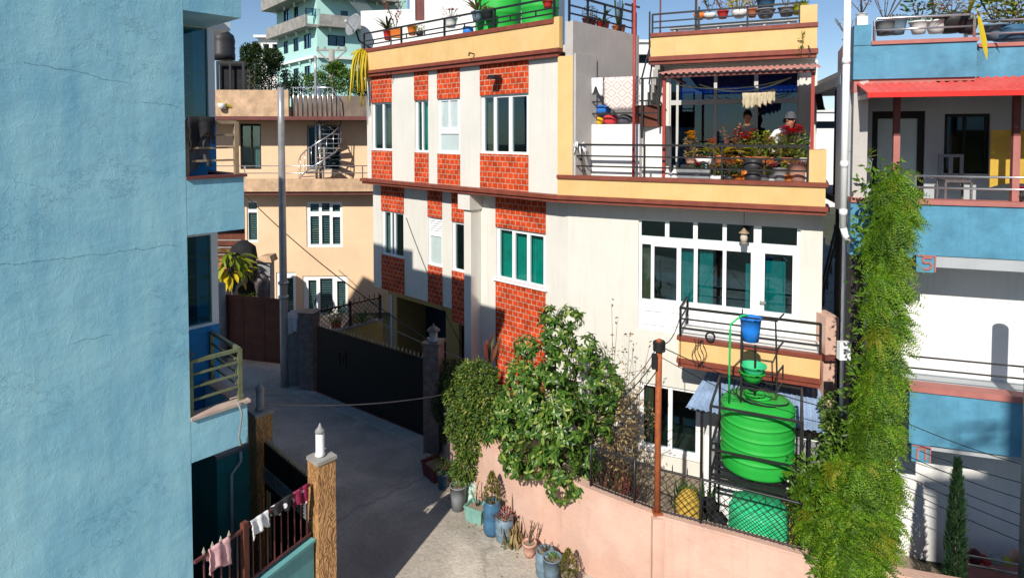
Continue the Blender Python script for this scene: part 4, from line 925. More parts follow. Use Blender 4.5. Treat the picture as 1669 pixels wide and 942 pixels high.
# red canopy
cz0 = hs(1412, 163, -.62)[1]; cz1 = hs(1600, 130, .3)[1]; cs0 = hs(1413, 160, -.62)[0]
zt_c = hs(1412, 151, -.62)[1]
m = MB(); pv = None; N_ = 220
for i in range(N_ + 1):
    x = cs0 + (HR - cs0) * i / N_; h = .016 * math.sin(i * 2 * math.pi / 5)
    q = [(x, -.62, zt_c + h), (x, .35, zt_c + .26 + h), (x, .35, zt_c + .245 + h), (x, -.62, zt_c - .014 + h)]
    if pv:
        for j in range(4): m.quad(pv[j], q[j], q[(j + 1) % 4], pv[(j + 1) % 4])
    pv = q
hp('canopy', m, 'red_sheet_top')
m = MB(); m.box(cs0, HR, -.66, -.622, cz0 + .03, zt_c - .004); hp('canopy_fascia', m, 'red_sheet')
m = MB(); m.box(cs0 + .02, cs0 + .05, -.60, .3, cz0 + .02, zt_c - .02); hp('canopy_edge', m, 'galvanised')
for px in (1461, 1656):
    s = hs(px, 200, .12)[0]; zm = hs(px, 222, .12)[1]
    m = MB(); m.box(s - .045, s + .045, .07, .16, zb1 + .003, zm); m.box(s - .042, s + .042, .073, .157, zm, zt_c + .05, 1); m.build('porch_post', [MT['mauve_trim'], MT['maroon_trim']], rh, FH.M)
# number blocks under the bands
def glyph(mb, strokes, x0, z0, w_, h_, y, r):
    for st in strokes:
        for a, b in zip(st[:-1], st[1:]): mb.bar((x0 + a[0] * w_, y, z0 + a[1] * h_), (x0 + b[0] * w_, y, z0 + b[1] * h_), r, r)
for (px, py, st) in ((1509, 429, [[(.85, .9), (.3, .9), (.3, .55), (.7, .58), (.85, .38), (.7, .15), (.3, .15)]]), (1501, 738, [[(.25, .12), (.25, .75), (.45, .88), (.75, .88), (.75, .12)]])):
    s, z = hs(px, py, -.02); m = MB(); m.box(s - .13, s + .13, -.03, .21, z - .14, z + .125); o = hp('number_block', m, 'house_blue')
    m = MB(); glyph(m, st, s - .11, z - .12, .22, .23, -.036, .028); m.bar((s - .12, -.036, z + .115), (s + .12, -.036, z + .115), .025, .02); m.bar((s + .118, -.036, z + .115), (s + .118, -.036, z - .13), .022, .02); m.build('numeral', MT['mauve_trim'], o, FH.M)
# ground-level rails with things behind, low right
m = MB()
for py in (905, 920): a = hs(1578, py, -.35); m.tube([(a[0], -.35, a[1]), (HR, -.35, a[1])], .016, 8)
hp('ground_railing', m, 'chrome')

# things standing in the porch
s, z = hs(1613, 306, .62); zt2 = hs(1633, 212, .62)[1]; s2 = hs(1669, 250, .62)[0]
m = MB(); n = 14
for i in range(n):
    u0, u1 = i / n, (i + 1) / n; a = s + (s2 + .8 - s) * u0; b = s + (s2 + .8 - s) * u1
    m.quad((a, .62 + .02 * math.sin(i * 1.1), z + .08 * math.sin(i * .4)), (b, .62 + .02 * math.sin((i + 1) * 1.1), z + .08 * math.sin((i + 1) * .4)), (b, .62, zt2), (a, .62, zt2))
o = m.build('hung_blanket', MT['cloth_mustard'], M=FH.M); sdm = o.modifiers.new('t', 'SOLIDIFY'); sdm.thickness = .02; tag(o, 'mustard blanket hanging in the porch of the blue and white house', 'blanket')
s, z = hs(1555, 300, .95); m = MB(); th = thing('plastic_chair', 'pale chair in the porch beside the dark window', 'chair', M=FH.M @ Matrix.Translation((s, .95, zpf + .12)))
m.box(-.18, .18, -.18, .18, .4, .44); m.build('seat', MT['granite'], th); m = MB(); m.wall(-.18, .18, .45, .85, .15, .18, [(-.13, -.03, .5, .8), (.03, .13, .5, .8)]); m.build('backrest', MT['pot_grey'], th)
for a in (-.18, .18):
    for b in (-.18, .18): m = MB(); m.bar((a, b, 0), (a, b, .4), .03, .03); m.build('leg', MT['granite'], th)
# ================================================================== PEACH HOUSE (far end of the lane)
FP = Fr((at_y(355, 315, 23.5).x, 23.5), rad(1.5))
ph = thing('peach_house', 'peach two storey house with spiral stair and grimy parapet at the lane end', 'house', M=FP.M)
def pp(name, mb, mat, parent=None): return mb.build(name, MT[mat], parent or ph, FP.M)
hh = lambda px, py, yo=0.: FP.hit(px, py, yo)
pe = hh(612, 300)[0]; z1 = hh(480, 318)[1]; z2 = hh(480, 292)[1]; zr0 = hh(480, 196, .0)[1]; zr1 = hh(430, 147)[1]
w1 = FP.rect(499, 329, 558.5, 403, .8); w2 = FP.rect(402, 328, 420.5, 395, .8); w3 = FP.rect(493, 450, 567, 540, .8); w4 = FP.rect(450, 444, 483, 540, .8); w5 = FP.rect(404, 444, 440, 520, .8)
lx = hh(399, 360, .8)[0]
m = MB(); m.wall(lx, pe + 1, 0, z1 + .02, 0.8, 1.0, [w1, w2, w3, w4, w5]); m.box(lx, pe + 1, 5, 5.2, 0, z1); m.box(lx, lx + .2, 1.002, 4.998, 0, z1); pp('lower_wall', m, 'peach_wall')
m = MB(); m.wall(-3, pe + 1, z1 + .02, zr0, 1.25, 1.45, [FP.rect(391, 202, 426, 276, 1.25), FP.rect(500, 204, 556, 278, 1.25)]); m.box(-3, pe + 1, 3.9, 4.1, z1, zr0); pp('upper_wall', m, 'peach_wall')
m = MB(); m.box(-3, pe + 1, .1, 4, z1, z1 + .13); m.box(-3, pe + 1, -.04, 4.2, zr0, zr0 + .14); pp('floor_slab', m, 'maroon_trim')
m = MB(); m.box(-3, pe + 1, .0, .14, z1 + .132, z2); pp('balcony_parapet', m, 'peach_dirty')
m = MB(); m.box(-3, hh(470, 150, 0)[0], .0, .14, zr0 + .142, zr1); pp('roof_parapet', m, 'peach_dirty'); m = MB(); m.box(hh(470, 150, 0)[0] + .002, pe + 1, .3, .44, zr0 + .142, hh(600, 156)[1]); pp('roof_parapet', m, 'weathered_parapet')
slat = []
def shutter(r, panes, dark=False, lab=None):
    o = window(ph, FP, r[0], r[1], r[2], r[3], .85, panes, gm='glass_dark', depth=.08)
    m = MB()
    for (u0, u1, v0, v1) in panes:
        x0, x1 = r[0] + u0 * (r[1] - r[0]), r[0] + u1 * (r[1] - r[0]); a, b = r[2] + v0 * (r[3] - r[2]), r[2] + v1 * (r[3] - r[2]); n = max(3, int((b - a) / .09))
        for k in range(n): m.box(x0, x1, 0.95, .97, a + k * (b - a) / n, a + (k + .55) * (b - a) / n)
    m.build('blind', MT['pale_curtain'], o, FP.M)
shutter(w1, [(.10, .34, .06, .68), (.42, .64, .06, .70), (.72, .93, .06, .66), (.10, .34, .78, .95), (.42, .64, .78, .96), (.72, .93, .78, .93)])
shutter(w2, [(.1, .9, .05, .72), (.1, .9, .8, .96)])
shutter(w3, [(.12, .30, .03, .92), (.38, .66, .03, .95), (.76, .95, .03, .9)])
shutter(w4, [(.2, .85, .03, .9)]); shutter(w5, [(.1, .45, .03, .92), (.6, .95, .03, .92)])
r = FP.rect(391, 202, 426, 276, 1.25); window(ph, FP, *r, 1.3, [(.08, .5, .03, .95), (.56, .94, .03, .95)], fm='black_gate_paint', gm='glass_dark', curtains=[(.6, .9, .02, .95, 'pale_curtain')])
r = FP.rect(500, 204, 556, 278, 1.25); window(ph, FP, *r, 1.3, [(.05, .45, .03, .95), (.52, .95, .03, .95)], fm='old_concrete', gm='glass_dark')
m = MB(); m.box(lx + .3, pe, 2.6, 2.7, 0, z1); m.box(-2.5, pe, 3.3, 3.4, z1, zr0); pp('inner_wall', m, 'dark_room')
m = MB(); rails(m, (-.5, .07), (pe + 1, .07), z2, [.22, .50], r=.018, posts=6, sq=False); pp('balcony_railing', m, 'chrome')
# spiral stair
sx, _ = hh(521, 220, .5); zs0 = z2 - .1; zs1 = zr0 + .55
st = MB(); N_ = 16
hr1 = []; hr2 = []
for k in range(N_ + 1):
    t = k / N_; a = rad(200) + t * rad(330); z = zs0 + t * (zs1 - zs0); ex, ey = math.cos(a), math.sin(a)
    hr1.append((sx + .80 * ex, .55 + .80 * ey, z + .8))
    hr2.append((sx + .80 * ex, .55 + .80 * ey, z))
    if k < N_: st.bar((sx + .05 * ex, .55 + .05 * ey, z), (sx + .8 * ex, .55 + .8 * ey, z), .26, .03)
    st.tube([hr2[-1], hr1[-1]], .012, 5)
st.tube(hr1, .026, 8); st.tube(hr2, .028, 8); st.tube([(sx, .55, zs0 - .2), (sx, .55, zs1 + .9)], .05, 10)
for k in range(9): a = hh(478 + 8 * k, 150, .08)[0]; st.tube([(a, .08, zr0 + .1), (a, .08, hh(500, 143, .08)[1])], .02, 6)
zt_ = hh(500, 143, .08)[1]; st.tube([(hh(474, 150, .08)[0], .08, zt_), (hh(540, 150, .08)[0], .08, zt_), (hh(552, 163, .08)[0], .08, zt_ - .4), (hh(555, 190, .08)[0], .08, zr0 + .0)], .026, 6)
pp('spiral_stair', st, 'chrome')
# yard things in front of the peach house
q = at_y(434, 480, 21.5); m = MB(); t = thing('shrine_pillar', 'small grey shrine pillar with sloping cap before the peach house', 'pillar', at=(q.x, q.y, 0))
m.box(-.22, .22, -.2, .2, 0, at_y(430, 425, 21.5).z); m.build('shaft', MT['stone_grey'], t); zq = at_y(430, 425, 21.5).z
m = MB(); m.add([(-.32, -.3, zq), (.32, -.3, zq), (.32, .3, zq), (-.32, .3, zq), (-.1, -.28, zq + .2), (.25, -.28, zq + .22), (.25, .28, zq + .22), (-.1, .28, zq + .2)], [(0, 3, 2, 1), (4, 5, 6, 7), (0, 1, 5, 4), (1, 2, 6, 5), (2, 3, 7, 6), (3, 0, 4, 7)]); m.build('cap', MT['peach_dirty'], t)
q = at_y(398, 480, 21.9); m = MB(); zt = at_y(398, 392, 21.9).z; m.lathe([(.55, 0), (.6, zt * .4), (.52, zt * .7), (.40, zt * .93), (.12, zt)], n=14)
for i, v in enumerate(m.v): k = 1 + .14 * math.sin(i * 2.7) ; m.v[i] = (v[0] * k, v[1] * k, v[2])
tag(m.build('tarpaulin_stack', MT['net_black'], at=(q.x, q.y, 0)), 'tall stack draped in black sheeting before the peach house', 'stack')
# older house behind the blue house bay, its shade put into dark wall colours
q = at_y(340, 430, 26); q2 = at_y(398, 430, 26); m = MB(); t = thing('darkened_house', 'house with dark wall colour standing in for shade, between blue house and peach house', 'house', at=(q.x - 2, 26, 0))
m.box(0, q2.x - q.x + 2.2, 0, 3, 0, at_y(380, 380, 26).z); m.build('wall', MT['rust_gate'], t)
m = MB(); zz = at_y(380, 415, 26).z; m.box(0, q2.x - q.x + 2.2, -.5, -.3, zz - .5, zz - .1); m.build('balcony', MT['terracotta'], t)
m = MB()
for k in range(3): m.bar((0, -.45, zz + .1 + .3 * k), (3.6, -.45, zz + .1 + .3 * k), .04, .04)
m.build('railing', MT['galvanised'], t)

# ================================================================== TURQUOISE TOWER far behind
pc = at_y(517, 90, 58.0)
FTl = Fr((pc.x, pc.y), 0)
lp = at_y(452, 100, 66.0); rp = at_y(600, 100, 60.5)
FT1 = frame2((lp.x, lp.y), (pc.x, pc.y)); L1 = (Vector((lp.x, lp.y)) - Vector((pc.x, pc.y))).length
FT2 = frame2((pc.x, pc.y), (rp.x, rp.y)); L2 = 9.0
tw = thing('turquoise_building', 'turquoise apartment tower with rounded grey balconies far behind', 'building', M=FT1.M)
zA = [at_y(517, y, 58).z for y in (152, 95, 45, -5)]
m = MB(); 
wl = []; wr_ = []
for (x0, y0, x1, y1, f) in ((462, 69, 470, 87, 1), (478, 64, 487, 83, 1), (495, 58, 507, 78, 1), (461, 115, 470, 138, 1), (478, 113, 487, 138, 1), (496, 109, 506, 130, 1), (462, 18, 472, 40, 1), (479, 13, 487, 33, 1), (534, 57, 563, 77, 2), (498, 13, 522, 27, 2), (555, 18, 567, 36, 2)):
    (wl if f == 1 else wr_).append((FT1 if f == 1 else FT2).rect(x0, y0, x1, y1))
m.wall(0, L1, -2, zA[3] + 2.5, 0, .3, wl); m.build('wall', MT['turquoise_wall'], tw, FT1.M)
m = MB(); m.wall(0, L2, -2, zA[3] + 2.5, 0, .3, wr_); m.build('wall', MT['turquoise_wall'], tw, FT2.M)
m = MB(); m.box(0, L1, 4, 4.2, -2, zA[3] + 2.4); m.build('inner_wall', MT['dark_room'], tw, FT1.M)
m = MB(); m.box(.3, L2, 4, 4.2, -2, zA[3] + 2.4); m.build('inner_wall', MT['dark_room'], tw, FT2.M)
for wset, fr in ((wl, FT1), (wr_, FT2)):
    for r in wset: window(tw, fr, *r, .05, [(.07, .47, .04, .96), (.53, .93, .04, .96)], fm='black_gate_paint', gm='glass_dark', depth=.12)
for i, (z, pr_, mt) in enumerate(((zA[1], .35, 'white_tower_wall'), (zA[2], 1.1, 'old_concrete'), (zA[3], 1.6, 'old_concrete'))):
    for fr, L, f0 in ((FT1, L1, -.1), (FT2, L2, 0.)):
        m = MB(); h = .35 if i == 0 else 1.1
        m.box(f0, L - (.0 if fr is FT1 else 1.5), -pr_, -.002 if 1 else 0, z, z + .25)
        if i: m.box(f0, L - (0 if fr is FT1 else 1.5), -pr_, -pr_ + .2, z + .252, z + h)
        m.build('balcony', MT[mt], tw, fr.M)
        m = MB()
        for k in range(4): m = MB(); m.lathe([(.03, -.4), (.1, -.2), (.15, -.003)], (L * (k + .5) / 4, -pr_ * .4, z), n=8); m.build('bracket', MT['white_tower_wall'], tw, fr.M)
m = MB()
for k in range(7): m.bar((1.5 + .25 * k, -1.0, zA[3] + 1.0), (4.0 + .25 * k, -1.4, zA[2] + 1.2), .06, .06)
m.build('fire_stair', MT['galvanised'], tw, FT2.M)
# small ornate white house left of it
q = at_y(422, 140, 75); q2 = at_y(456, 90, 75); t = thing('white_villa', 'small white ornate house beside the turquoise tower, far off', 'house', at=(q.x, 75, 0))
wv = q2.x - q.x; zt = at_y(440, 52, 75).z; m = MB(); m.wall(0, wv + 1, 0, zt - .8, 0, .3, [(.6, 1.3, zt - 2.6, zt - 1.5), (1.7, 2.4, zt - 2.6, zt - 1.5), (1.0, 2.2, zt - 5.2, zt - 3.6)]); m.box(0, wv + 1, 2, 2.3, 0, zt - .9); m.build('wall', MT['white_wall'], t)
m = MB(); m.box(-.3, wv + 1.2, -.7, 2.3, zt - .8, zt - .5); m.box(-.3, wv + 1.2, -.7, 2.3, zt - 3.3, zt - 3.0); m.lathe([(.7, 0), (.55, .4), (.1, .75)], (1.4, .8, zt - .5), n=10); m.build('roof', MT['white_wall'], t)
m = MB(); m.box(.2, wv + .6, .9, 1.0, 0, zt - 1); m.build('inner_wall', MT['dark_room'], t)
# distant white blocks on the right
for (x0, x1, y0, Y, lab) in ((1012, 1062, 70, 48, 'white distant building with a row of dark openings seen beside the roof stair'), (1327, 1362, 183, 60, 'white distant building in the gap left of the blue and white house')):
    q = at_y(x0, y0, Y); q2 = at_y(x1, y0, Y); t = thing('distant_building', lab, 'building', at=(q.x - .5, Y, 0)); W_ = q2.x - q.x + 1
    hs_ = [(.4 + k * W_ / 7, .4 + k * W_ / 7 + .5, q.z - 1.6, q.z - .9) for k in range(6)]
    m = MB(); m.wall(0, W_, 0, q.z, 0, .4, hs_); m.box(0, W_, 3, 3.3, 0, q.z); m.build('wall', MT['white_wall'], t)
    m = MB(); m.box(0, W_, 1.2, 1.3, 0, q.z - .3); m.build('inner_wall', MT['dark_room'], t)
    m = MB(); m.box(-.2, W_ + .2, -.2, 3.4, q.z + .002, q.z + .2); m.build('roof', MT['white_wall'], t)
# house behind the camera across the lane: its shade falls on the lower right wall
nb = thing('opposite_house', 'house on the near side of the lane, outside the picture', 'house', at=(0, 0, 0))
def shade_pt(px, py, Y2, yo=.0):
    s, z = FH.hit(px, py, yo); w_ = FH.w(s, yo, z); t = (w_.y - Y2) / LY
    return w_.x - LX * t, z + t * math.tan(SUN_EL)
xa, zA_ = shade_pt(1640, 640, -6.0); xb, zB_ = shade_pt(1530, 757, -6.0, .22)
m = MB(); m.box(xa, xa + 8, -12, -6, 0, zA_); m.box(xb, xa - .002, -12, -6.2, 0, zB_); m.build('wall', MT['cream_wall'], nb)
m = MB(); m.box(xb - .1, xa - .003, -6.15, -5.95, zB_ - .25, zB_ - .1); m.build('cornice', MT['brown_trim'], nb)
m = MB(); rails(m, (xa, -6.05), (xa - .7, -6.05), zB_, [.3, .55], posts=2, r=.02, pr=.016); m.bar((xa - .7, -6.05, zB_ + .1), (xa - .05, -6.05, zB_ + .55), .04, .04); m.build('railing', MT['black_steel'], nb)

# ================================================================== LANE
# road sheet
road = [at_z(517, 640, 0), at_z(690, 712, 0)]
m = MB(); m.add([(-16, 30, 0), (-16, -6, 0), (12, -6, 0), (12, 7.3, 0), (6, 8.2, 0), (2.2, 9.35, 0), (.6, 10.7, 0), (-.55, 11.9, 0), (-1.6, 14.2, 0), (-2.0, 15.2, 0), (-5.6, 17.5, 0), (-6.2, 18.5, 0), (-6.5, 30, 0)], [tuple(range(13))]); struct(m, 'road', MT['road'])
# apron slab along the gate with an open joint
def gz(px, py, z=.004): v = at_z(px, py, z); return (v.x, v.y, z)
m = MB(); ap = [gz(505, 640), gz(560, 652), gz(640, 690), (gz(720, 745)), gz(690, 716), gz(600, 676), gz(517, 642)]
m.prism([p[:2] for p in [gz(440, 628), gz(520, 655), gz(600, 690), gz(650, 712), gz(700, 745), gz(715, 735), gz(690, 700), gz(600, 660), gz(517, 630)]], -.02, .035); struct(m, 'gate_apron', MT['apron'])
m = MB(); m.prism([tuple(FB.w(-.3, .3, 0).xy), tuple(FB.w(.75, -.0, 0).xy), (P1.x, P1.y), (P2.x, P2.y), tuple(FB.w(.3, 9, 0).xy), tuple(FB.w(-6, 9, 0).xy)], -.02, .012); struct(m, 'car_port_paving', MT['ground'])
# garden soil behind the pink wall
m = MB(); m.add([(-1.6, 14.2, .02), (-.55, 12.05, .02), (.75, 10.8, .02), (2.3, 9.5, .02), (5.6, 8.1, .02), (7.2, 9.6, .02), (5.6, 12, .02), (1, 14.6, .02), (-2, 17, .02), (-1.9, 15.5, .02)], [tuple(range(10))]); struct(m, 'garden_soil', MT['soil'])
# ---- pink wall: a curved strip with real thickness
WZ = 1.45
wp = [(-1.80, 14.35)] + [tuple(at_z(px, py, WZ).xy) for px, py in ((748, 690), (785, 710), (890, 760), (960, 795), (1072, 838), (1200, 872), (1320, 906))]
wp += [(5.3, 7.75), (6.3, 7.45)]
def offset_path(p, d):
    out = []
    for i in range(len(p)):
        a = Vector(p[max(i - 1, 0)]); b = Vector(p[min(i + 1, len(p) - 1)]); t = (b - a).normalized(); out.append(Vector(p[i]) + Vector((-t.y, t.x)) * d)
    return out
def resample(p, n):
    p = [Vector(q) for q in p]; ls = [0]
    for a, b in zip(p[:-1], p[1:]): ls.append(ls[-1] + (b - a).length)
    out = []
    for i in range(n + 1):
        L = ls[-1] * i / n; k = max(j for j in range(len(ls)) if ls[j] <= L + 1e-9); k = min(k, len(p) - 2)
        out.append(p[k].lerp(p[k + 1], (L - ls[k]) / (ls[k + 1] - ls[k])))
    return out
wpr = resample(wp, 60); wpi = offset_path(wpr, .14)
pw = thing('pink_wall', 'curved salmon pink boundary wall along the lane', 'wall', at=(0, 0, 0))
m = MB()
def strip(mb, o_, i_, z0, z1, mi=0):
    n = len(o_); vs = []
    for a, b in zip(o_, i_):
        zz = z1(a) if callable(z1) else z1
        vs += [(a[0], a[1], z0), (a[0], a[1], zz), (b[0], b[1], zz), (b[0], b[1], z0)]
    fs = []
    for k in range(n - 1):
        for j in range(3): fs.append((k * 4 + j, k * 4 + 4 + j, k * 4 + 5 + j, k * 4 + 1 + j)[::-1])
    fs += [(0, 1, 2, 3), tuple((n - 1) * 4 + j for j in (3, 2, 1, 0))]
    mb.add(vs, fs, mi)
strip(m, wpr, wpi, -.05, WZ - .035); m.build('wall_body', MT['pink_wall'], pw)
m = MB(); q_ = at_z(1072, 838, WZ); m.box(q_.x - .085, q_.x + .085, q_.y - .055, q_.y + .06, -.05, WZ - .04); m.build('pilaster', MT['pink_wall'], pw)
m = MB(); strip(m, offset_path(wpr, -.02), offset_path(wpr, .16), WZ - .033, WZ); m.build('coping', MT['pink_wall'], pw)
# ---- chain-link fence on the wall
cl0 = at_z(985, 800, WZ).xy; cl1 = at_z(1292, 893, WZ).xy
mid = offset_path(wpr, .07); seg = [p for p in mid if cl0.x - .3 < p.x < cl1.x + .22]; seg = resample(seg, 40)
cf = thing('chain_link_fence', 'black chain link fence standing on the pink wall', 'fence', at=(seg[0].x, seg[0].y, WZ)); o0 = Vector((seg[0].x, seg[0].y, WZ))
def onseg(seg, L):
    tot = 0
    for a, b in zip(seg[:-1], seg[1:]):
        d = (b - a).length
        if tot + d >= L: return a.lerp(b, (L - tot) / d)
        tot += d
    return seg[-1]
def chain(seg, o0, H_, cell, rw, parent, M):
    LT = sum((b - a).length for a, b in zip(seg[:-1], seg[1:])); mb = MB(); n = int((LT + H_) / cell)
    for sgn in (1, -1):
        for k in range(-int(H_ / cell) - 1, n + 1):
            pts = []
            for j in range(7):
                h = H_ * j / 6; L = k * cell + (h if sgn > 0 else H_ - h)
                if 0 <= L <= LT: p = onseg(seg, L); pts.append(Vector((p.x, p.y, o0.z + h)) - o0)
            if len(pts) > 1: mb.tube(pts, rw, 3, cap=False)
    return mb.build('mesh', MT['black_steel'], parent, M)
FH_ = .66
chain(seg, o0, FH_ - .03, .115, .0055, cf, Matrix.Translation(o0))
m = MB(); m.tube([Vector((p.x, p.y, WZ + FH_)) - o0 for p in seg], .018, 6); m.tube([Vector((p.x, p.y, WZ + .03)) - o0 for p in seg], .014, 6); m.build('top_rail', MT['black_steel'], cf, Matrix.Translation(o0))
LT = sum((b - a).length for a, b in zip(seg[:-1], seg[1:]))
for L in (.02, LT * .25, LT * .57): p = onseg(seg, L); m = MB(); m.tube([Vector((p.x, p.y, WZ)) - o0, Vector((p.x, p.y, WZ + FH_ + .03)) - o0], .022, 6); m.build('post', MT['black_steel'], cf, Matrix.Translation(o0))
spikes(cf, [tuple(Vector((onseg(seg, LT * .3 + k * .22).x, onseg(seg, LT * .3 + k * .22).y, WZ + FH_)) - o0) for k in range(10)], [(.009, 0), (.008, .08), (.001, .13)], 'black_steel')
# ---- big black sliding gate, granite pillars
G0 = at_z(517, 640, 0); G1 = at_z(692, 712, 0); FG = frame2(G0, G1); GL = (G1 - G0).length
bg = thing('sliding_gate', 'large plain black sheet gate across the driveway', 'gate', M=FG.M)
zg = at_y(517, 531, G0.y).z
m = MB(); m.box(0, GL, 0, .05, .06, zg); m.box(0, GL, -.015, -.002, .10, .16); m.box(0, GL, -.012, -.001, zg - .07, zg - .02); m.build('panel', MT['black_gate_paint'], bg)
m = MB(); s = FG.hit(558, 585)[0]; z = FG.hit(558, 585)[1]
m.wall(s - .14, s + .14, z - .22, z + .22, -.02, -.003, [(s - .11, s + .11, z - .19, z + .19)]); m.bar((s + .05, -.03, z - .1), (s + .05, -.03, z + .1), .03, .03); m.build('wicket_hatch', MT['black_steel'], bg)
spikes(bg, [(.08 + k * (GL - .16) / 29, .025, zg) for k in range(30)], [(.012, 0), (.022, .05), (.002, .12)], 'spike_pale')
m = MB(); m.box(-.2, GL + .3, -.03, .12, .003, .05); m.build('track', MT['maroon_trim'], bg)
def gpillar(px0, px1, pyb, pyt, label, depth=.38):
    b = at_z((px0 + px1) / 2, pyb, 0); wd = (px1 - px0) / F * b.y; zt = at_y((px0 + px1) / 2, pyt, b.y).z
    t = thing('stone_pillar', label, 'pillar', M=Matrix.Translation((b.x, b.y + .1, 0)) @ Matrix.Rotation(FG.ang * .35, 4, 'Z'), group='granite gate pillars')
    m = MB(); m.box(-wd / 2, wd / 2, -depth / 2, depth / 2, -.05, zt); m.build('shaft', MT['granite'], t); m = MB(); m.box(-wd / 2 - .03, wd / 2 + .03, -depth / 2 - .03, depth / 2 + .03, zt + .002, zt + .06); m.build('cap', MT['granite'], t)
    return b, zt + .062
gpillar(491, 516, 636, 512, 'speckled granite pillar at the far end of the black gate')
bp_, zp_ = gpillar(693, 720, 738, 562, 'speckled granite pillar with a lantern beside the hedge')
t = thing('pillar_lantern', 'small grey lantern on the granite pillar by the hedge', 'lantern', at=(bp_.x, bp_.y + .1, zp_))
m = MB(); m.lathe([(.12, 0), (.12, .03), (.09, .04), (.1, .22), (.12, .23)], n=8); m.build('lantern_body', MT['stone_grey'], t); m = MB(); m.lathe([(.16, .232), (.1, .29), (.03, .34), (.008, .4)], n=8); m.build('lantern_cap', MT['granite'], t)
# low ochre wall and chain link beyond the gate
W0 = at_y(517, 535, 18.9); W1 = at_y(622, 530, 20.6); FW = frame2((W0.x, W0.y), (W1.x, W1.y)); WL = (W1 - W0).length
zc0 = FW.hit(600, 528)[1]; zc1 = FW.hit(600, 490)[1]
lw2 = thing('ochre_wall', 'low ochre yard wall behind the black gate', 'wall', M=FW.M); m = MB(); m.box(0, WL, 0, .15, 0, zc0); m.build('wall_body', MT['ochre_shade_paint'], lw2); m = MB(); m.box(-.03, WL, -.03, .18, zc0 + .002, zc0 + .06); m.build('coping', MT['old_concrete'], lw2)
cf2 = thing('chain_link_fence', 'dark diamond mesh fence on the low ochre wall', 'fence', M=FW.M)
sg = [Vector((0, .07)), Vector((WL, .07))]; sg = resample(sg, 20)
def chain_local(seg, z0, H_, cell, rw, parent):
    LT = (seg[-1] - seg[0]).length; mb = MB()
    for sgn in (1, -1):
        for k in range(-int(H_ / cell) - 1, int(LT / cell) + 1):
            a, b = k * cell, k * cell + H_; u0, u1 = max(0, -a / H_), min(1, (LT - a) / H_)
            if u1 - u0 < .05: continue
            f = lambda u: (a + u * H_, .07, z0 + (u if sgn > 0 else 1 - u) * H_)
            mb.tube([f(u0), f(u1)], rw, 3, cap=False)
    mb.build('mesh', MT['black_steel'], parent)
chain_local(sg, zc0 + .06, zc1 - zc0 - .08, .16, .011, cf2)
m = MB(); m.bar((0, .07, zc1), (WL, .07, zc1), .05, .05)
for k in range(13): m.bar((k * WL / 12.5, .07, zc1), (k * WL / 12.5 + .02, .07, zc1 + .16), .025, .02)
m.build('top_rail', MT['black_steel'], cf2)
for s in (.03, WL * .5, WL - .05): m = MB(); m.bar((s, .07, zc0), (s, .07, zc1 + .1), .07, .07); m.build('post', MT['black_steel'], cf2)
# rust brown gate at the end, grey post, ochre post
R0 = at_z(366, 588, 0); R1 = at_z(466, 600, 0); FR_ = frame2(R0, R1); RL = (R1 - R0).length
rg = thing('rusty_gate', 'rust brown sheet metal gate at the lane end', 'gate', M=FR_.M); zt = FR_.hit(366, 480)[1]
m = MB()
for k in range(3): m.box(k * RL / 3 + .01, (k + 1) * RL / 3 - .01, 0, .04, .12, zt)
m.build('panel', MT['rust_gate'], rg); m = MB(); m.box(0, RL, -.03, -.002, zt - .08, zt - .02); m.box(0, RL, -.03, -.002, .14, .2); m.build('frame', MT['rust_gate'], rg)
p = at_z(360, 590, 0); m = MB(); m.lathe([(.2, 0), (.19, 1.6), (.17, 2.5)], n=8); tag(m.build('stone_post', MT['stone_grey'], at=p), 'rough grey stone post left of the rusty gate', 'post')
p = at_z(484, 628, 0); t = thing('yard_wall', 'short pale wall stub with ochre edge beside the street pole', 'wall', at=p); m = MB(); m.box(-.35, .1, 0, .6, 0, 2.0); m.build('wall_body', MT['stone_grey'], t); m = MB(); m.box(.102, .26, -.05, .5, 0, 1.9); m.build('edge', MT['ochre_shade_paint'], t)
cloth('hung_rag', 'pale rag hung beside the far granite pillar', 'rag', 'cloth_white', (p.x - .25, p.y - .06, 2.0), (p.x + .08, p.y - .06, 2.0), .5, 3, .03, seed=21)
# ================================================================== POLES
def pole(px, pyb, pyt, Y, r, mat, name, label, cat='pole', zb=None, r2=None, collars=()):
    b = at_y(px, pyb, Y); zb = b.z if zb is None else zb; zt = at_y(px, pyt, Y).z
    m = MB(); k = 8; m.tube([(0, 0, (zt - zb) * i / k) for i in range(k + 1)], r, 12, r2=r2 or r)
    for c in collars: m.lathe([(r * 1.18, -.04), (r * 1.25, 0), (r * 1.18, .04)], (0, 0, c), n=12)
    return tag(m.build(name, MT[mat], at=(b.x, b.y, zb)), label, cat), Vector((b.x, b.y, zt))
b = at_z(464, 632, 0)
_, pt1 = pole(464, 632, 143, b.y, .115, 'galvanised', 'street_pole', 'thick grey steel street pole at the lane end', zb=0, r2=.085, collars=(2.6, 3.0))
_, pt2 = pole(516, 290, 92, 24.6, .05, 'galvanised', 'antenna_pole', 'thin pale pole rising past the spiral stair', zb=at_y(516, 292, 24.6).z)
bR = at_z(1072, 838, WZ); m = MB(); t_ = at_y(1072, 553, bR.y).z
m.tube([(0, .03, -.0), (0, .03, (t_ - WZ) * .5), (0, .0, t_ - WZ - .05)], .049, 8); m.box(-.07, .07, -.04, .10, .001, .03); m.lathe([(.04, 0), (.045, .04), (.0, .07)], (0, 0, t_ - WZ - .05), n=8)
rp_ = tag(m.build('rusty_pole', MT['rust_pole'], at=(bR.x, bR.y, WZ)), 'rusty brown service pole rising from the pink wall', 'pole'); PT = Vector((bR.x, bR.y, t_))
m = MB()
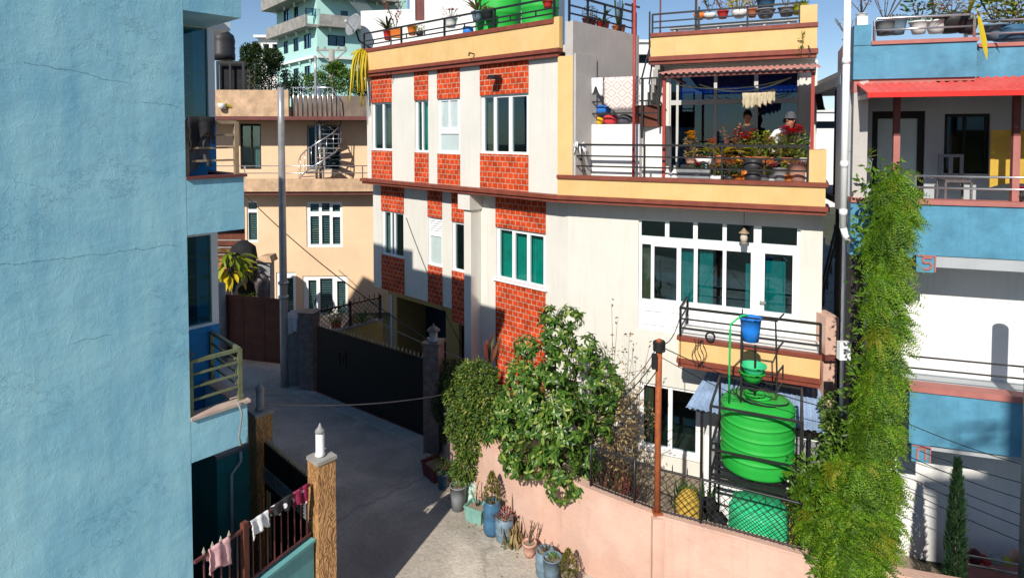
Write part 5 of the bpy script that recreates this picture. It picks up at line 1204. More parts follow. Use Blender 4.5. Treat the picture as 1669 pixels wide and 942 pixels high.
for k in range(5): m.tube([(.082 * math.cos(a * .5), .082 * math.sin(a * .5), -.16 + .03 * k + .006 * math.sin(a)) for a in range(14)], .014, 5)
m.box(-.12, -.05, -.10, -.03, -.42, -.2); tag(m.build('cable_bundle', MT['rubber'], at=PT), 'black cable coil and connector box at the rusty pole top', 'cables')
bW = at_y(1374, 372, 9.55); m = MB(); zt = at_y(1376, -20, 9.55).z; m.tube([(0, 0, 0), (.005, 0, zt - bW.z)], .052, 12)
for z in (.25, 1.0, 2.6): m.lathe([(.056, -.05), (.062, 0), (.056, .05)], (0, 0, z), n=12)
m.tube([(0, 0, .02), (.03, -.02, -.12), (.12, 0, -.2)], .05, 10); tag(m.build('drain_pipe', MT['white_upvc'], at=bW), 'tall white plastic pipe at the corner of the blue and white house', 'pipe')
b = at_y(1676, 942, 8.6); m = MB(); zt = at_y(1676, 470, 8.6).z; m.tube([(0, 0, 0), (0, 0, zt / 2), (0, 0, zt)], .115, 14); m.lathe([(.122, -.03), (.122, .03)], (0, 0, zt - 1.2), n=14); tag(m.build('utility_pole', MT['old_concrete'], at=(b.x, b.y, 0)), 'grey concrete utility pole cut by the right edge of the picture', 'pole')
s, _ = FRT.hit(1033, 200, .25); q = FRT.w(s, .25, Z_C1 + .12); zt = at_y(1033, -15, q.y).z; m = MB(); m.tube([(0, 0, 0), (.0, 0, zt - q.z)], .032, 10); m.lathe([(.05, 0), (.05, .02)], n=10); tag(m.build('flag_pole', MT['red_post'], at=q), 'tall thin red pole standing on the terrace', 'pole')
for (px, pyb, pyt, fr, yo, lab, mt) in ((1030, 95, 6, FRT, 5.2, 'thin dark aerial post beyond the outside stair', 'black_steel'), (1076, 60, -12, FRT, YR + .6, 'dark red thin post at the left corner of the right roof', 'maroon_trim'), (1139, 55, -15, FRT, YR + 1.0, 'slender grey rod among the pots on the right roof', 'stone_grey')):
    s, z = fr.hit(px, pyb, yo); q = fr.w(s, yo, max(z - .3, ZR0 + .1)); zt = at_y(px, pyt, q.y).z; m = MB(); m.tube([(0, 0, 0), (0, 0, zt - q.z)], .022, 6)
    if px == 1030: m.bar((-.22, 0, zt - q.z - .02), (.22, 0, zt - q.z - .12), .05, .05)
    tag(m.build('aerial_post', MT[mt], at=q), lab, 'post')
b = at_y(541, 150, 45); m = MB(); zt = at_y(541, 82, 45).z; zb_ = at_y(541, 112, 45).z; m.tube([(0, 0, 0), (0, 0, zt)], .22, 8); m.bar((-1.1, 0, zt - .0), (1.1, 0, zt - .0), .14, .14); m.bar((-1.1, 0, zt), (0, 0, zt - 1.0), .08, .08); m.bar((1.1, 0, zt), (0, 0, zt - 1.0), .08, .08)
for k in (-1, -.5, .5, 1): m.lathe([(.06, 0), (.09, .1), (.04, .22)], (k, 0, zt + .07), n=6)
tag(m.build('power_pole', MT['old_concrete'], at=(b.x, b.y, 0)), 'distant power pole with cross arm in front of the turquoise tower', 'pole')
for (px, pyt, lab) in ((590 - 5, 92, 'x'),): pass
# ---- wires
def wire(name, label, a, b_, sag, r, mat='wire', n=14):
    a, b_ = Vector(a), Vector(b_); m = MB(); pts = []
    for i in range(n + 1):
        u = i / n; p = a.lerp(b_, u); p.z -= sag * 4 * u * (1 - u); pts.append(p - a)
    m.tube(pts, r, 5, cap=False); tag(m.build(name, MT[mat], at=a), label, 'wire', 'overhead wires')
rb = lambda px, py, Y: at_y(px, py, Y)
GP = at_y(1662, 600, 6.6)
for (i, (a, e, sg, lab)) in enumerate((
    ((1480, 690), (1664, 756), .12, 'topmost wire between the creeper and the utility pole'),
    ((1500, 735), (1664, 786), .1, 'second wire down between the creeper and the utility pole'),
    ((1485, 745), (1664, 812), .12, 'third wire down between the creeper and the utility pole'),
    ((1478, 762), (1664, 838), .1, 'fourth wire down between the creeper and the utility pole'),
    ((1490, 782), (1664, 858), .1, 'fifth wire down between the creeper and the utility pole'),
    ((1482, 800), (1664, 882), .1, 'lowest wire between the creeper and the utility pole'))):
    wire('overhead_wire', lab, rb(*a, 8.75), rb(*e, 8.55), sg * .25, .0065)
wire('service_wire', 'wire from the rusty pole sweeping past the green tank to the creeper', PT + Vector((.05, 0, -.12)), rb(1480, 690, 8.8), .16, .008)
wire('service_wire', 'thin wire from the rusty pole down to the blue tin roof', PT + Vector((.05, 0, -.28)), rb(1345, 690, 10.2), .12, .006)
wire('service_wire', 'wire from the rusty pole up to the balcony rail', PT + Vector((0, .05, -.05)), FRT.w(sb0 + .06, YBk + .05, zbt + .4), .22, .009)
wire('service_wire', 'wire from the rusty pole to the broad leaved tree', PT + Vector((-.05, 0, -.3)), rb(960, 660, 10.8), .25, .008)
wire('service_wire', 'lower wire from the rusty pole drooping into the tree', PT + Vector((-.05, 0, -.5)), rb(930, 700, 10.8), .3, .008)
wire('service_wire', 'slack wire from the rusty pole toward the dry shrub', PT + Vector((-.05, 0, -.15)), rb(985, 640, 11.0), .2, .006)
m = at_z(424, 640, 1.75)
wire('lane_wire', 'pale cable stretched low across the lane to the hedge', (P2.x, P2.y, PH + .1), rb(736, 640, 13.2), .12, .012, 'wire_pale')
wire('lane_wire', 'thin diagonal wire from the blue house past the street pole to the lantern pillar', rb(400, 318, 20), rb(707, 560, bp_.y), .25, .014)
wire('lane_wire', 'pale wire sagging in front of the garage', rb(600, 515, 17.5), rb(800, 600, 13.9), .1, .011, 'wire_pale')
wire('lane_wire', 'wire hanging on the cream wall left of the vent window', FL.w(FL.hit(662, 355, YM - .02)[0], YM - .02, FL.hit(662, 355, YM)[1]), FL.w(FL.hit(770, 595, YM - .02)[0], YM - .02, FL.hit(770, 595, YM)[1]), .25, .010)

# ================================================================== GREEN TANK AND ITS STAND
TK = at_y(1233, 786, 9.95); TK.z = at_y(1233, 787, 9.4).z; TK.x += .0
zt0k, zt1k = TK.z, at_y(1233, 657, 9.95).z
Rk = .565
stand = thing('tank_stand', 'black angle iron stand and tower carrying the green tank and tubs', 'stand', M=Matrix.Translation((TK.x, TK.y, 0)) @ Matrix.Rotation(FRT.ang, 4, 'Z'))
m = MB(); a_ = .66
for sx_ in (-1, 1):
    for sy in (-1, 1): m = MB(); m.bar((sx_ * a_, sy * a_, 0), (sx_ * a_, sy * a_, zt1k + .12), .038, .038); m.build('corner_post', MT['black_steel'], stand)
m = MB()
for z in (zt0k - .04, zt0k + .42, zt1k + .10):
    m = MB()
    for sg_ in (-1, 1):
        m.bar((-a_, sg_ * a_, z), (a_, sg_ * a_, z), .032, .032); m.bar((sg_ * a_, -a_, z), (sg_ * a_, a_, z), .034, .034)
    if z < zt0k:
        for k in range(6): m.bar((-a_, -a_ + .22 * k + .1, z + .004), (a_, -a_ + .22 * k + .1, z + .004), .04, .036)
    m.build('cross_bars', MT['black_steel'], stand)
# tower for the tubs
tp0 = stand.matrix_basis.inverted() @ at_y(1207, 655, 9.75); tx0, ty0 = tp0.x, -.30; tw_ = .56
zT = at_y(1230, 520, 9.8).z; zTb = at_y(1255, 560, 9.8).z
m = MB()
m.bar((tx0, ty0, zt1k + .1), (tx0, ty0, zT + .05), .032, .032); m.bar((tx0 + tw_ - .02, ty0, zt1k + .35), (tx0 + tw_ - .06, ty0, zT + .05), .026, .026); m.bar((tx0 - .02, ty0 + .45, zt1k + .5), (tx0 - .02, ty0 + .45, zTb + .1), .026, .026); m.bar((tx0 + tw_ + .05, ty0 + .45, zt1k + .4), (tx0 + tw_ + .05, ty0 + .45, zTb - .4), .026, .026)
m.bar((tx0 + .2, ty0 + .2, zt1k + .15), (tx0 + .2, ty0 + .2, zTb - .05), .036, .036)
for z in (zTb - .02, zTb - .42, zTb - .7, zT + .04):
    m.bar((tx0, ty0, z), (tx0 + tw_ - .03, ty0, z), .022, .022); m.bar((tx0, ty0, z), (tx0 - .02, ty0 + .45, z + .003), .02, .02); m.bar((tx0 + tw_ - .04, ty0, z + .004), (tx0 + tw_ + .05, ty0 + .45, z + .004), .02, .02)
m.build('tower', MT['black_steel'], stand)
tank = thing('water_tank', 'big ribbed bright green water tank on the black stand', 'water tank', at=(TK.x, TK.y, zt0k))
H_ = zt1k - zt0k; prof = [(.0, 0), (Rk - .015, 0), (Rk, .03)]; n = 5
for k in range(n):
    z = .06 + k * (H_ - .08) / n; dz = (H_ - .08) / n
    prof += [(Rk - .006, z + .01), (Rk, z + dz * .3), (Rk, z + dz * .72), (Rk - .006, z + dz - .02), (Rk + .009, z + dz - .012), (Rk + .009, z + dz)]
prof += [(Rk - .01, H_ + .01), (Rk * .93, H_ + .045), (Rk * .6, H_ + .085), (.2, H_ + .10), (.2, H_ + .12)]
m = MB(); m.lathe(prof, n=48); m.build('tank_body', MT['tank_green'], tank)
m = MB(); m.lathe([(.21, H_ + .121), (.21, H_ + .145), (.17, H_ + .16), (.0, H_ + .165)], n=24); m.build('lid', MT['tank_green'], tank)
def tub(name, label, cat, px, pyb, Y, r0, r1, h, mat, thick=.012, rim=True, group=None):
    p = at_y(px, pyb, Y); m = MB()
    m.lathe([(0.001, 0), (r0, 0), (r0 + (r1 - r0) * .5, h * .5), (r1, h), (r1 + .012, h), (r1 + .012, h - .02), (r1 + .012, h + .004), (r1 - thick, h + .004), (r0 - thick, .015), (0.001, .015)], n=24, cap=False)
    return tag(m.build(name, MT[mat], at=p), label, cat, group)
BK = tub('bucket', 'bright blue bucket on top of the tank tower', 'bucket', 1223, 555, 9.75, .125, .165, .375, 'bucket_blue')
tub('basin', 'upper green basin nested in another on the tank tower', 'basin', 1228, 611, 9.75, .12, .19, .165, 'basin_green')
tub('basin', 'lower green basin under the nested one on the tank tower', 'basin', 1226, 620, 9.74, .12, .192, .15, 'tank_green')
tub('basin', 'green basin lying on the lid of the green tank', 'basin', 1230, 652, 9.9, .11, .155, .12, 'tank_green')
hz = at_y(1189, 650, 9.7); m = MB(); hp_ = [at_y(*q) for q in ((1188, 655, 9.8), (1189, 600, 9.7), (1190, 540, 9.7), (1191, 528, 9.7), (1208, 515, 9.72), (1218, 514, 9.74))]; m.tube([p - hp_[0] for p in hp_], .017, 8); tag(m.build('hose_pipe', MT['hose_green'], at=hp_[0]), 'green pipe running up beside the tank tower to the blue bucket', 'pipe')
p = at_y(1205, 640, 9.9); m = MB()
for k in range(5):
    pts = [Vector((math.cos(.3 * j + k) * (.2 + .07 * k), math.sin(.3 * j + k) * (.2 + .05 * k), H_ + .22 - .03 * j * (.4 + .1 * k))) for j in range(8)]; m.tube(pts, .011, 5)
tag(m.build('tank_cables', MT['wire'], at=(TK.x, TK.y, zt0k)), 'black cables draped over the top of the green tank', 'cables')
# covered drum below
p = at_y(1236, 880, 9.35); m = MB(); zt = at_y(1236, 822, 9.35).z; m.lathe([(.40, 0), (.43, zt * .4), (.43, zt - .05), (.41, zt), (0.01, zt + .02)], n=26)
for i, v in enumerate(m.v): k = 1 + .05 * math.sin(i * 1.9); m.v[i] = (v[0] * k, v[1] * k, v[2])
tag(m.build('covered_drum', MT['basin_green'], at=(p.x, p.y, 0)), 'green covered drum on the ground under the tank behind mesh', 'drum')
p = at_y(1160, 840, 9.7); m = MB()
for k in range(9): m.blob((R.uniform(-.12, .12), R.uniform(-.1, .1), .2 + .13 * k), .14, .12, .12, n=7, rnd=R, jit=.25)
tag(m.build('black_netting', MT['net_black'], at=(p.x, p.y, 0)), 'heap of black netting hanging under the left side of the tank', 'netting')
for (px, py, lab) in ((1122, 838, 'yellow sack on the ground left of the tank'), (1288, 862, 'yellow sack on the ground right of the covered drum')):
    p = at_y(px, py, 9.7); m = MB(); m.blob((0, 0, .32), .22, .18, .42, n=10, rnd=R, jit=.12); tag(m.build('sack', MT['cloth_mustard'], at=(p.x, p.y, max(.02, p.z - .3))), lab, 'sack')
# blue tin shelter
sh = thing('tin_shelter', 'blue corrugated tin lean-to roof behind the green tank', 'shelter', M=FRT.M)
s0, zf_ = FRT.hit(1118, 663, -.62); s0b, zb_ = FRT.hit(1153, 627, .42); s1, _z = FRT.hit(1346, 697, -.62)
zb_ = zf_ + .36
m = MB(); pv = None; N_ = 120
for i in range(N_ + 1):
    u = i / N_; h = .016 * math.sin(i * 2 * math.pi / 5); x0 = s0 + (s1 - s0) * u; x1 = s0b - .0 + (s1 - s0b - .05) * u
    q = [(x0, -.62, zf_ + h), (x1, .44, zb_ + h), (x1, .44, zb_ - .014 + h), (x0, -.62, zf_ - .014 + h)]
    if pv:
        for j in range(4): m.quad(pv[j], q[j], q[(j + 1) % 4], pv[(j + 1) % 4])
    pv = q
m.build('roof_sheet', MT['tin_blue'], sh)
for x in (s0 + .28, s1 - .25, (s0 + s1) / 2): m = MB(); m.bar((x, -.5, 0), (x, -.5, zf_ - .015), .05, .05); m.build('post', MT['black_steel'], sh)
m = MB(); m.bar((s0 + .05, -.56, zf_ - .045), (s1 - .05, -.56, zf_ - .045), .04, .04); m.build('beam', MT['black_steel'], sh)
r = FRT.rect(1293, 694, 1337, 790, -.1)
dd = thing('gate_door', 'white framed side door under the blue tin roof', 'door', M=FRT.M); m = MB(); z0 = .02; m.wall(r[0], r[1] + .1, z0, r[3] - .15, -.1, -.04, [(r[0] + .07, r[1] + .03, z0 + .1, r[3] - .22)]); m.build('frame', MT['white_upvc'], dd)
m = MB(); m.box(r[0] + .06, r[1] + .04, -.06, -.05, z0 + .09, r[3] - .21); m.build('panel', MT['pot_grey'], dd)
m = MB()
for k in range(3): m.bar((r[0] + .1 + .12 * k, -.12, r[3] - .75), (r[0] + .2 + .1 * k, -.12, r[3] - .25), .015, .015)
m.bar((r[0] + .06, -.12, r[3] - .7), (r[1] + .03, -.12, r[3] - .7), .02, .02); m.build('grille', MT['black_steel'], dd)
p = at_y(1178, 745, 11.0); m = MB(); t = thing('white_cupboard', 'white framed cupboard under the left of the blue tin roof', 'cupboard', M=Matrix.Translation((p.x, p.y, 0)) @ Matrix.Rotation(FRT.ang, 4, 'Z'))
m.wall(-.3, .45, 0, 1.75, -.2, .2, [(-.22, .37, .9, 1.65)]); m.build('cabinet', MT['white_upvc'], t); m = MB(); m.box(-.23, .38, .0, .02, .89, 1.66); m.build('shelf_back', MT['pot_grey'], t)
for (px, py, lab, mt) in ((1158, 548, 'coil', 'rubber'),):
    s, z = FRT.hit(px, py, YBk - .02); m = MB(); q = FRT.w(s, YBk - .03, z)
    for k in range(4): m.tube([((.075 + .008 * (k % 2)) * math.cos(a * .4), -.012 * k, (.075 + .008 * (k % 2)) * math.sin(a * .4)) for a in range(17)], .014, 6)
    tag(m.build('cable_coil', MT[mt], M=Matrix.Translation(q) @ Matrix.Rotation(FRT.ang, 4, 'Z')), 'black cable coil hanging on the middle balcony edge', 'cable')
# loose wires hanging from the balcony
m = MB(); s, z = FRT.hit(1140, 552, YBk - .04); q = FRT.w(s, YBk - .05, z)
for k in range(5): m.tube([(.05 * k - .1 + .04 * math.sin(j * 1.3 + k), -.01, -.09 * j) for j in range(7)], .006, 4)
tag(m.build('loose_wires', MT['wire'], M=Matrix.Translation(q) @ Matrix.Rotation(FRT.ang, 4, 'Z')), 'tangle of loose wires over the ochre balcony edge', 'wires')
# hanging lantern, flood light, dish, meter, speaker lamp
s, z0 = FRT.hit(1213, 345, .18); z1_ = FRT.hit(1213, 372, .18)[1]; z2_ = FRT.hit(1213, 398, .18)[1]
t = thing('hanging_lantern', 'small brass lantern hanging in front of the big window', 'lantern', at=FRT.w(s, .18, z2_))
h = z1_ - z2_; m = MB(); m.tube([(0, 0, h), (0, 0, Z_C0 - z2_)], .006, 5); m.build('cord', MT['black_steel'], t)
m = MB(); m.lathe([(.015, h), (.05, h - .05), (.10, h - .09), (.10, h - .10), (.03, h - .105)], n=12); m.lathe([(.06, .04), (.05, 0), (.01, -.01)], n=12); m.build('cap', MT['tan_rail'], t)
m = MB(); m.lathe([(.055, .04), (.07, h * .4), (.05, h - .105)], n=12); m.build('lamp_glass', MT['pale_curtain'], t)
s, z = FL.hit(811, 128, YU - .1); t = thing('flood_light', 'black flood light on the brick panel above the widest upper window', 'lamp', M=FL.M @ Matrix.Translation((s, YU - .03, z)))
m = MB(); m.bar((0, 0, .02), (0, -.16, -.02), .03, .03); m.build('bracket', MT['black_steel'], t); m = MB(); m.bar((-.12, -.2, .02), (.12, -.2, .02), .22, .10)
for i, v in enumerate(m.v): m.v[i] = (v[0], v[1] + (v[2] - .02) * .8, v[2] * .9)
m.build('lamp_head', MT['black_steel'], t)
s, z = FRM.hit(578, 42, -.5); q = FRM.w(s, -.5, z); t = thing('satellite_dish', 'grey satellite dish at the left end of the roof', 'satellite dish', at=q); m = MB()
dv = MB(); rd = .40
for i in range(7):
    rr = rd * i / 6
    for j in range(20): a = 2 * math.pi * j / 20; dv.v.append((rr * math.cos(a), rr * math.sin(a), .5 * rr * rr))
dv.f = [(i * 20 + j, i * 20 + (j + 1) % 20, (i + 1) * 20 + (j + 1) % 20, (i + 1) * 20 + j) for i in range(6) for j in range(20)]; dv.m = [0] * len(dv.f); dv.sm = [True] * len(dv.f)
o = dv.build('dish', MT['pot_grey'], t, M=Matrix.Translation(q) @ Matrix.Rotation(rad(68), 4, 'X') @ Matrix.Rotation(rad(-40), 4, 'Y')); o.modifiers.new('t', 'SOLIDIFY').thickness = .012
m = MB(); m.bar((0, 0, 0), (.12, .1, -.5), .05, .05); m.bar((.12, .1, -.5), (.5, .45, -.75), .05, .05); m.build('mount', MT['black_steel'], t)
m = MB(); m.bar((0, -.05, -.2), (-.15, -.5, .05), .02, .02); m.box(-.19, -.11, -.56, -.48, .02, .1); m.build('feed_arm', MT['galvanised'], t)
q = at_y(1375, 571, 9.6); t = thing('meter_box', 'white electricity meter box in the gap beside the creeper', 'meter', at=q); m = MB(); m.wall(-.085, .085, -.14, .14, -.05, .05, [(-.03, .055, -.06, .04)]); m.build('case', MT['white_upvc'], t); m = MB(); m.box(-.031, .056, -.02, .0, -.061, .041); m.build('dial', MT['pot_grey'], t)
m = MB(); glyph(m, [[(.2, .8), (.5, 1), (.8, .75), (.2, .1), (.85, .1)]], -.02, -.045, .06, .07, -.025, .009); m.build('digit', MT['black_steel'], t)
q = at_y(1337, 245, 11.0); 
s, z = FRT.hit(1336, 165, TB - .3); q = FRT.w(sT1 + .02, TB - .3, z); m = MB(); m.lathe([(.05, .2), (.08, .1), (.12, -.12), (.15, -.2)], n=12, cap=False); m.bar((0, 0, .1), (-.12, 0, .18), .03, .03); tag(m.build('bell_lamp', MT['black_steel'], at=q), 'black bell shaped lamp on the right end of the glazed terrace wall', 'lamp')
# narrow pink stub wall and clutter in the gap between the houses
q = at_y(1351, 575, 11.4); q2 = at_y(1351, 515, 11.4); t = thing('stub_wall', 'pale pink stub wall with brown edge in the gap between the houses', 'wall', at=(q.x, 11.4, 0)); m = MB(); m.box(-.10, .16, 0, .4, 0, q.z - .11); m.box(-.12, .13, -.1, .4, q.z, q2.z); m.build('wall_body', MT['pink_wall'], t); m = MB(); m.box(-.13, .15, -.12, .41, q.z - .11, q.z - .002); m.build('edge', MT['maroon_trim'], t)
q = at_y(1354, 540, 16); t = thing('back_stair', 'dark outdoor stair with plants seen in the narrow gap', 'stair', at=(q.x, 16, 0)); m = MB()
for k in range(12): m.box(-.5, 1.2, .1 + .26 * k, .36 + .26 * k, 0, 2.2 + .18 * k)
m.build('steps', MT['stone_grey'], t); m = MB(); m.bar((-.3, 0, 3.0), (.9, 1.5, 4.6), .06, .06); m.bar((-.3, 0, 2.6), (.9, 1.5, 4.2), .05, .05)
for k in range(5): m.bar((-.3 + .28 * k, .36 * k, 2.2 + .36 * k), (-.3 + .28 * k, .36 * k, 3.0 + .4 * k), .04, .04)
m.build('railing', MT['black_steel'], t)
# roof tanks and clutter on the main roof
def rooftank(px, Y, pyt, r, label, mat, zb):
    p = at_y(px, 30, Y); h = 1.0; m = MB(); m.lathe([(q0, z * 1.75) for q0, z in ((r - .03, 0), (r, .05), (r - .015, .3), (r + .01, .32), (r - .015, .34), (r - .015, .64), (r + .01, .66), (r - .015, .68), (r, h), (r * .7, h + .1), (.2, h + .14), (.2, h + .18), (.0, h + .19))], n=28); return tag(m.build('roof_tank', MT[mat], at=(p.x, p.y, zb)), label, 'water tank')
rooftank(812, 16.3, 0, .62, 'left green tank on the roof of the cream house', 'tank_green', ZR0 + .28)
rooftank(880, 15.4, 0, .48, 'right green tank on the roof of the cream house', 'tank_green', ZR0 + .28)
q = at_y(364, 130, 30); zt = at_y(364, 47, 30).z; zb_ = at_y(364, 98, 30).z; m = MB(); m.lathe([(.55, 0), (.56, .3), (.53, .33), (.56, .6), (.53, .63), (.56, .9), (.5, 1.15), (.25, 1.35), (.25, 1.45), (0, 1.46)], n=22)
k = (zt - zb_) / 1.46; m.v = [(v[0], v[1], v[2] * k) for v in m.v]; tag(m.build('roof_tank', MT['pot_dark'], at=(q.x, q.y, zb_)), 'dark grey round tank on a far roof beside the blue house', 'water tank')
t = thing('netted_frame', 'black netted pergola on a far roof below the dark tank', 'frame', at=(at_y(375, 140, 28).x, 28, 0)); a, b_ = at_y(352, 100, 28), at_y(402, 150, 28); X0 = at_y(375, 140, 28).x
m = MB(); m.wall(a.x - X0, b_.x - X0 - .1, b_.z - .6, a.z, 0, .06, [(a.x - X0 + .1, (a.x + b_.x) / 2 - X0 - .1, b_.z - .3, a.z - .12), ((a.x + b_.x) / 2 - X0, b_.x - X0 - .2, b_.z - .3, a.z - .12)]); m.box(a.x - X0, b_.x - X0 + 3.5, .6, 4, 0, b_.z - .65); m.build('frame', MT['black_steel'], t)
m = MB(); m.box(a.x - X0, b_.x - X0 - .1, .3, .32, b_.z - .6, a.z); m.build('net', MT['net_black'], t)
m = MB(); fx = at_y(458, 150, 28).x - X0; rails(m, (b_.x - X0, .5), (fx, .5), b_.z - .6, [.3, .6, .95], r=.02, posts=5); m.build('railing', MT['black_steel'], t)
# ================================================================== PLANTS
def pot_mesh(m, kind, r, h):
    if kind == 'round': m.lathe([(.001, 0), (r * .68, 0), (r * .85, h * .4), (r * 1.0, h * .86), (r * 1.1, h * .88), (r * 1.1, h), (r * .92, h), (r * .88, h * .85), (.001, h * .85)], n=18, cap=False)
    elif kind == 'bucket': m.lathe([(.001, 0), (r * .8, 0), (r * .9, h * .5), (r * .93, h * .52), (r, h * .97), (r * 1.06, h * .97), (r * 1.06, h), (r * .92, h), (r * .88, h * .85), (.001, h * .85)], n=18, cap=False)
    elif kind == 'jar': m.lathe([(.001, 0), (r * .82, 0), (r, h * .12), (r, h * .38), (r * .86, h * .45), (r * .86, h * .5), (r, h * .56), (r, h * .84), (r * .8, h * .92), (r * .86, h), (r * .72, h), (r * .7, h * .86), (.001, h * .86)], n=18, cap=False)
    elif kind == 'bowl': m.lathe([(.001, 0), (r * .5, 0), (r * .85, h * .45), (r, h), (r * .9, h), (r * .75, h * .8), (.001, h * .8)], n=18, cap=False)
    elif kind == 'drum': m.lathe([(.001, 0), (r * .96, 0), (r, h * .05), (r, h * .3), (r * 1.05, h * .33), (r, h * .36), (r, h * .62), (r * 1.05, h * .66), (r, h * .7), (r * .97, h), (r * .87, h), (r * .85, h * .85), (.001, h * .85)], n=18, cap=False)
    elif kind == 'box':
        a, b, d = r * .86, r, r * .09
        for x, y in ((1, .75), (-1, .75)):
            pass
        def ring(k, z): return [(-r * k, -r * .75 * k, z), (r * k, -r * .75 * k, z), (r * k, r * .75 * k, z), (-r * k, r * .75 * k, z)]
        vs = []
        for k, z in ((.86, 0), (.98, h * .9), (1.05, h * .9), (1.05, h), (.93, h), (.9, h * .78)): vs += ring(k, z)
        m.add(vs, [(i * 4 + j, i * 4 + (j + 1) % 4, i * 4 + 4 + (j + 1) % 4, i * 4 + 4 + j) for i in range(5) for j in range(4)] + [(3, 2, 1, 0), (20, 21, 22, 23)])
def rv(rr, a=1.0): return Vector((rr.uniform(-a, a), rr.uniform(-a, a), rr.uniform(-a, a)))
def plant_mesh(m, kind, r, h, rr, z0, stem=None):
    """foliage of a pot plant: many separate leaves"""
    if kind == 'bushy':
        for i in range(int(240)):
            a = rr.uniform(0, 6.283); u = rr.random() ** .5; zz = rr.random()
            p = Vector((r * u * math.cos(a) * math.sin(.4 + 2.3 * zz), r * u * math.sin(a) * math.sin(.4 + 2.3 * zz), z0 + h * zz))
            d = Vector((math.cos(a), math.sin(a), rr.uniform(-.2, .9))); m.leaf(p, d, rv(rr) + Vector((0, 0, 1)), h * rr.uniform(.12, .2), h * rr.uniform(.05, .09))
        for k in range(5): stem.tube([(0, 0, z0 - .05), (r * .4 * math.cos(k * 1.3), r * .4 * math.sin(k * 1.3), z0 + h * .6)], .008, 5)
    elif kind == 'spiky':
        for i in range(22):
            a = rr.uniform(0, 6.283); t = rr.uniform(.15, 1.0); d = Vector((math.cos(a) * t, math.sin(a) * t, 1.15 - t * .5)); m.leaf2(Vector((0, 0, z0)), d, Vector((math.cos(a), math.sin(a), .2)) * -1 + Vector((0, 0, 2)), h * rr.uniform(.7, 1.1), h * .10, 0, .35)
    elif kind == 'strap':
        for i in range(14):
            a = rr.uniform(0, 6.283); d = Vector((math.cos(a), math.sin(a), rr.uniform(.5, 1.6))); m.leaf2(Vector((0, 0, z0)), d, Vector((0, 0, 1)), h * rr.uniform(.8, 1.2), h * .11, 0, .7)
    elif kind == 'conifer':
        for i in range(520):
            zz = rr.random() ** 1.1; a = rr.uniform(0, 6.283); rad_ = r * (1 - zz) ** .7 * (1 if zz > .08 else .6) * rr.uniform(.55, 1.05)
            p = Vector((rad_ * math.cos(a), rad_ * math.sin(a), z0 + h * zz)); m.leaf(p, Vector((math.cos(a) * .5, math.sin(a) * .5, 1)), Vector((math.cos(a), math.sin(a), 0)) + rv(rr, .6), h * .11, h * .035)
        stem.tube([(0, 0, z0 - .05), (0, 0, z0 + h * .7)], .015, 6)
    elif kind == 'dry':
        for k in range(9):
            a = rr.uniform(0, 6.283); t = rr.uniform(.2, .8); pts = [Vector((0, 0, z0))]
            for j in range(4): pts.append(pts[-1] + Vector((math.cos(a) * r * t * .4 + rr.uniform(-.02, .02), math.sin(a) * r * t * .4, h * .27)))
            stem.tube(pts, .006, 4)
            for j in range(5):
                q = pts[rr.randint(1, 4)]; m.leaf(q, rv(rr) + Vector((0, 0, .3)), rv(rr), h * .10, h * .04)
    elif kind == 'succulent':
        for i in range(90):
            a = rr.uniform(0, 6.283); u = rr.random() ** .6; p = Vector((r * u * math.cos(a), r * u * math.sin(a), z0 + h * .25 * rr.random())); m.leaf(p, Vector((math.cos(a), math.sin(a), 1.2)) + rv(rr, .3), Vector((0, 0, 1)), h * rr.uniform(.3, .6), h * .15)
    elif kind == 'flower':
        for i in range(110):
            a = rr.uniform(0, 6.283); u = rr.random() ** .5; zz = rr.random() * .7; p = Vector((r * u * math.cos(a), r * u * math.sin(a), z0 + h * zz)); m.leaf(p, Vector((math.cos(a), math.sin(a), rr.uniform(0, 1))), rv(rr) + Vector((0, 0, 1)), h * .15, h * .06)
        for k in range(15):
            a = rr.uniform(0, 6.283); q = Vector((r * .9 * math.cos(a) * rr.random(), r * .7 * math.sin(a) * rr.random(), z0 + h * rr.uniform(.65, 1))); stem.tube([(0, 0, z0), q], .004, 4)
            for j in range(7): m.leaf(q, Vector((math.cos(j * .9), math.sin(j * .9), .4)), Vector((0, 0, 1)), max(h * .13, .045), max(h * .10, .036), 1)
    elif kind == 'cactus':
        for k in range(6):
            a = k * 1.05; pts = [Vector((.02 * math.cos(a), .02 * math.sin(a), z0)), Vector((r * .6 * math.cos(a), r * .6 * math.sin(a), z0 + h * .35)), Vector((r * .8 * math.cos(a), r * .8 * math.sin(a), z0 + h * rr.uniform(.7, 1)))]; m.tube(pts, .02, 6, r2=.012)
    elif kind == 'sparse':
        for k in range(6):
            a = rr.uniform(0, 6.283); pts = [Vector((0, 0, z0))]
            for j in range(5): pts.append(pts[-1] + Vector((math.cos(a) * r * .2 + rr.uniform(-.03, .03), math.sin(a) * r * .2, h * .2)))
            stem.tube(pts, .007, 4)
            for j in range(14):
                q = pts[rr.randint(2, 5)] + rv(rr, .04); d = rv(rr) + Vector((0, 0, .2)); m.leaf(q, d, rv(rr) + Vector((0, 0, 1)), h * rr.uniform(.09, .16), h * .06)
PN = [0]
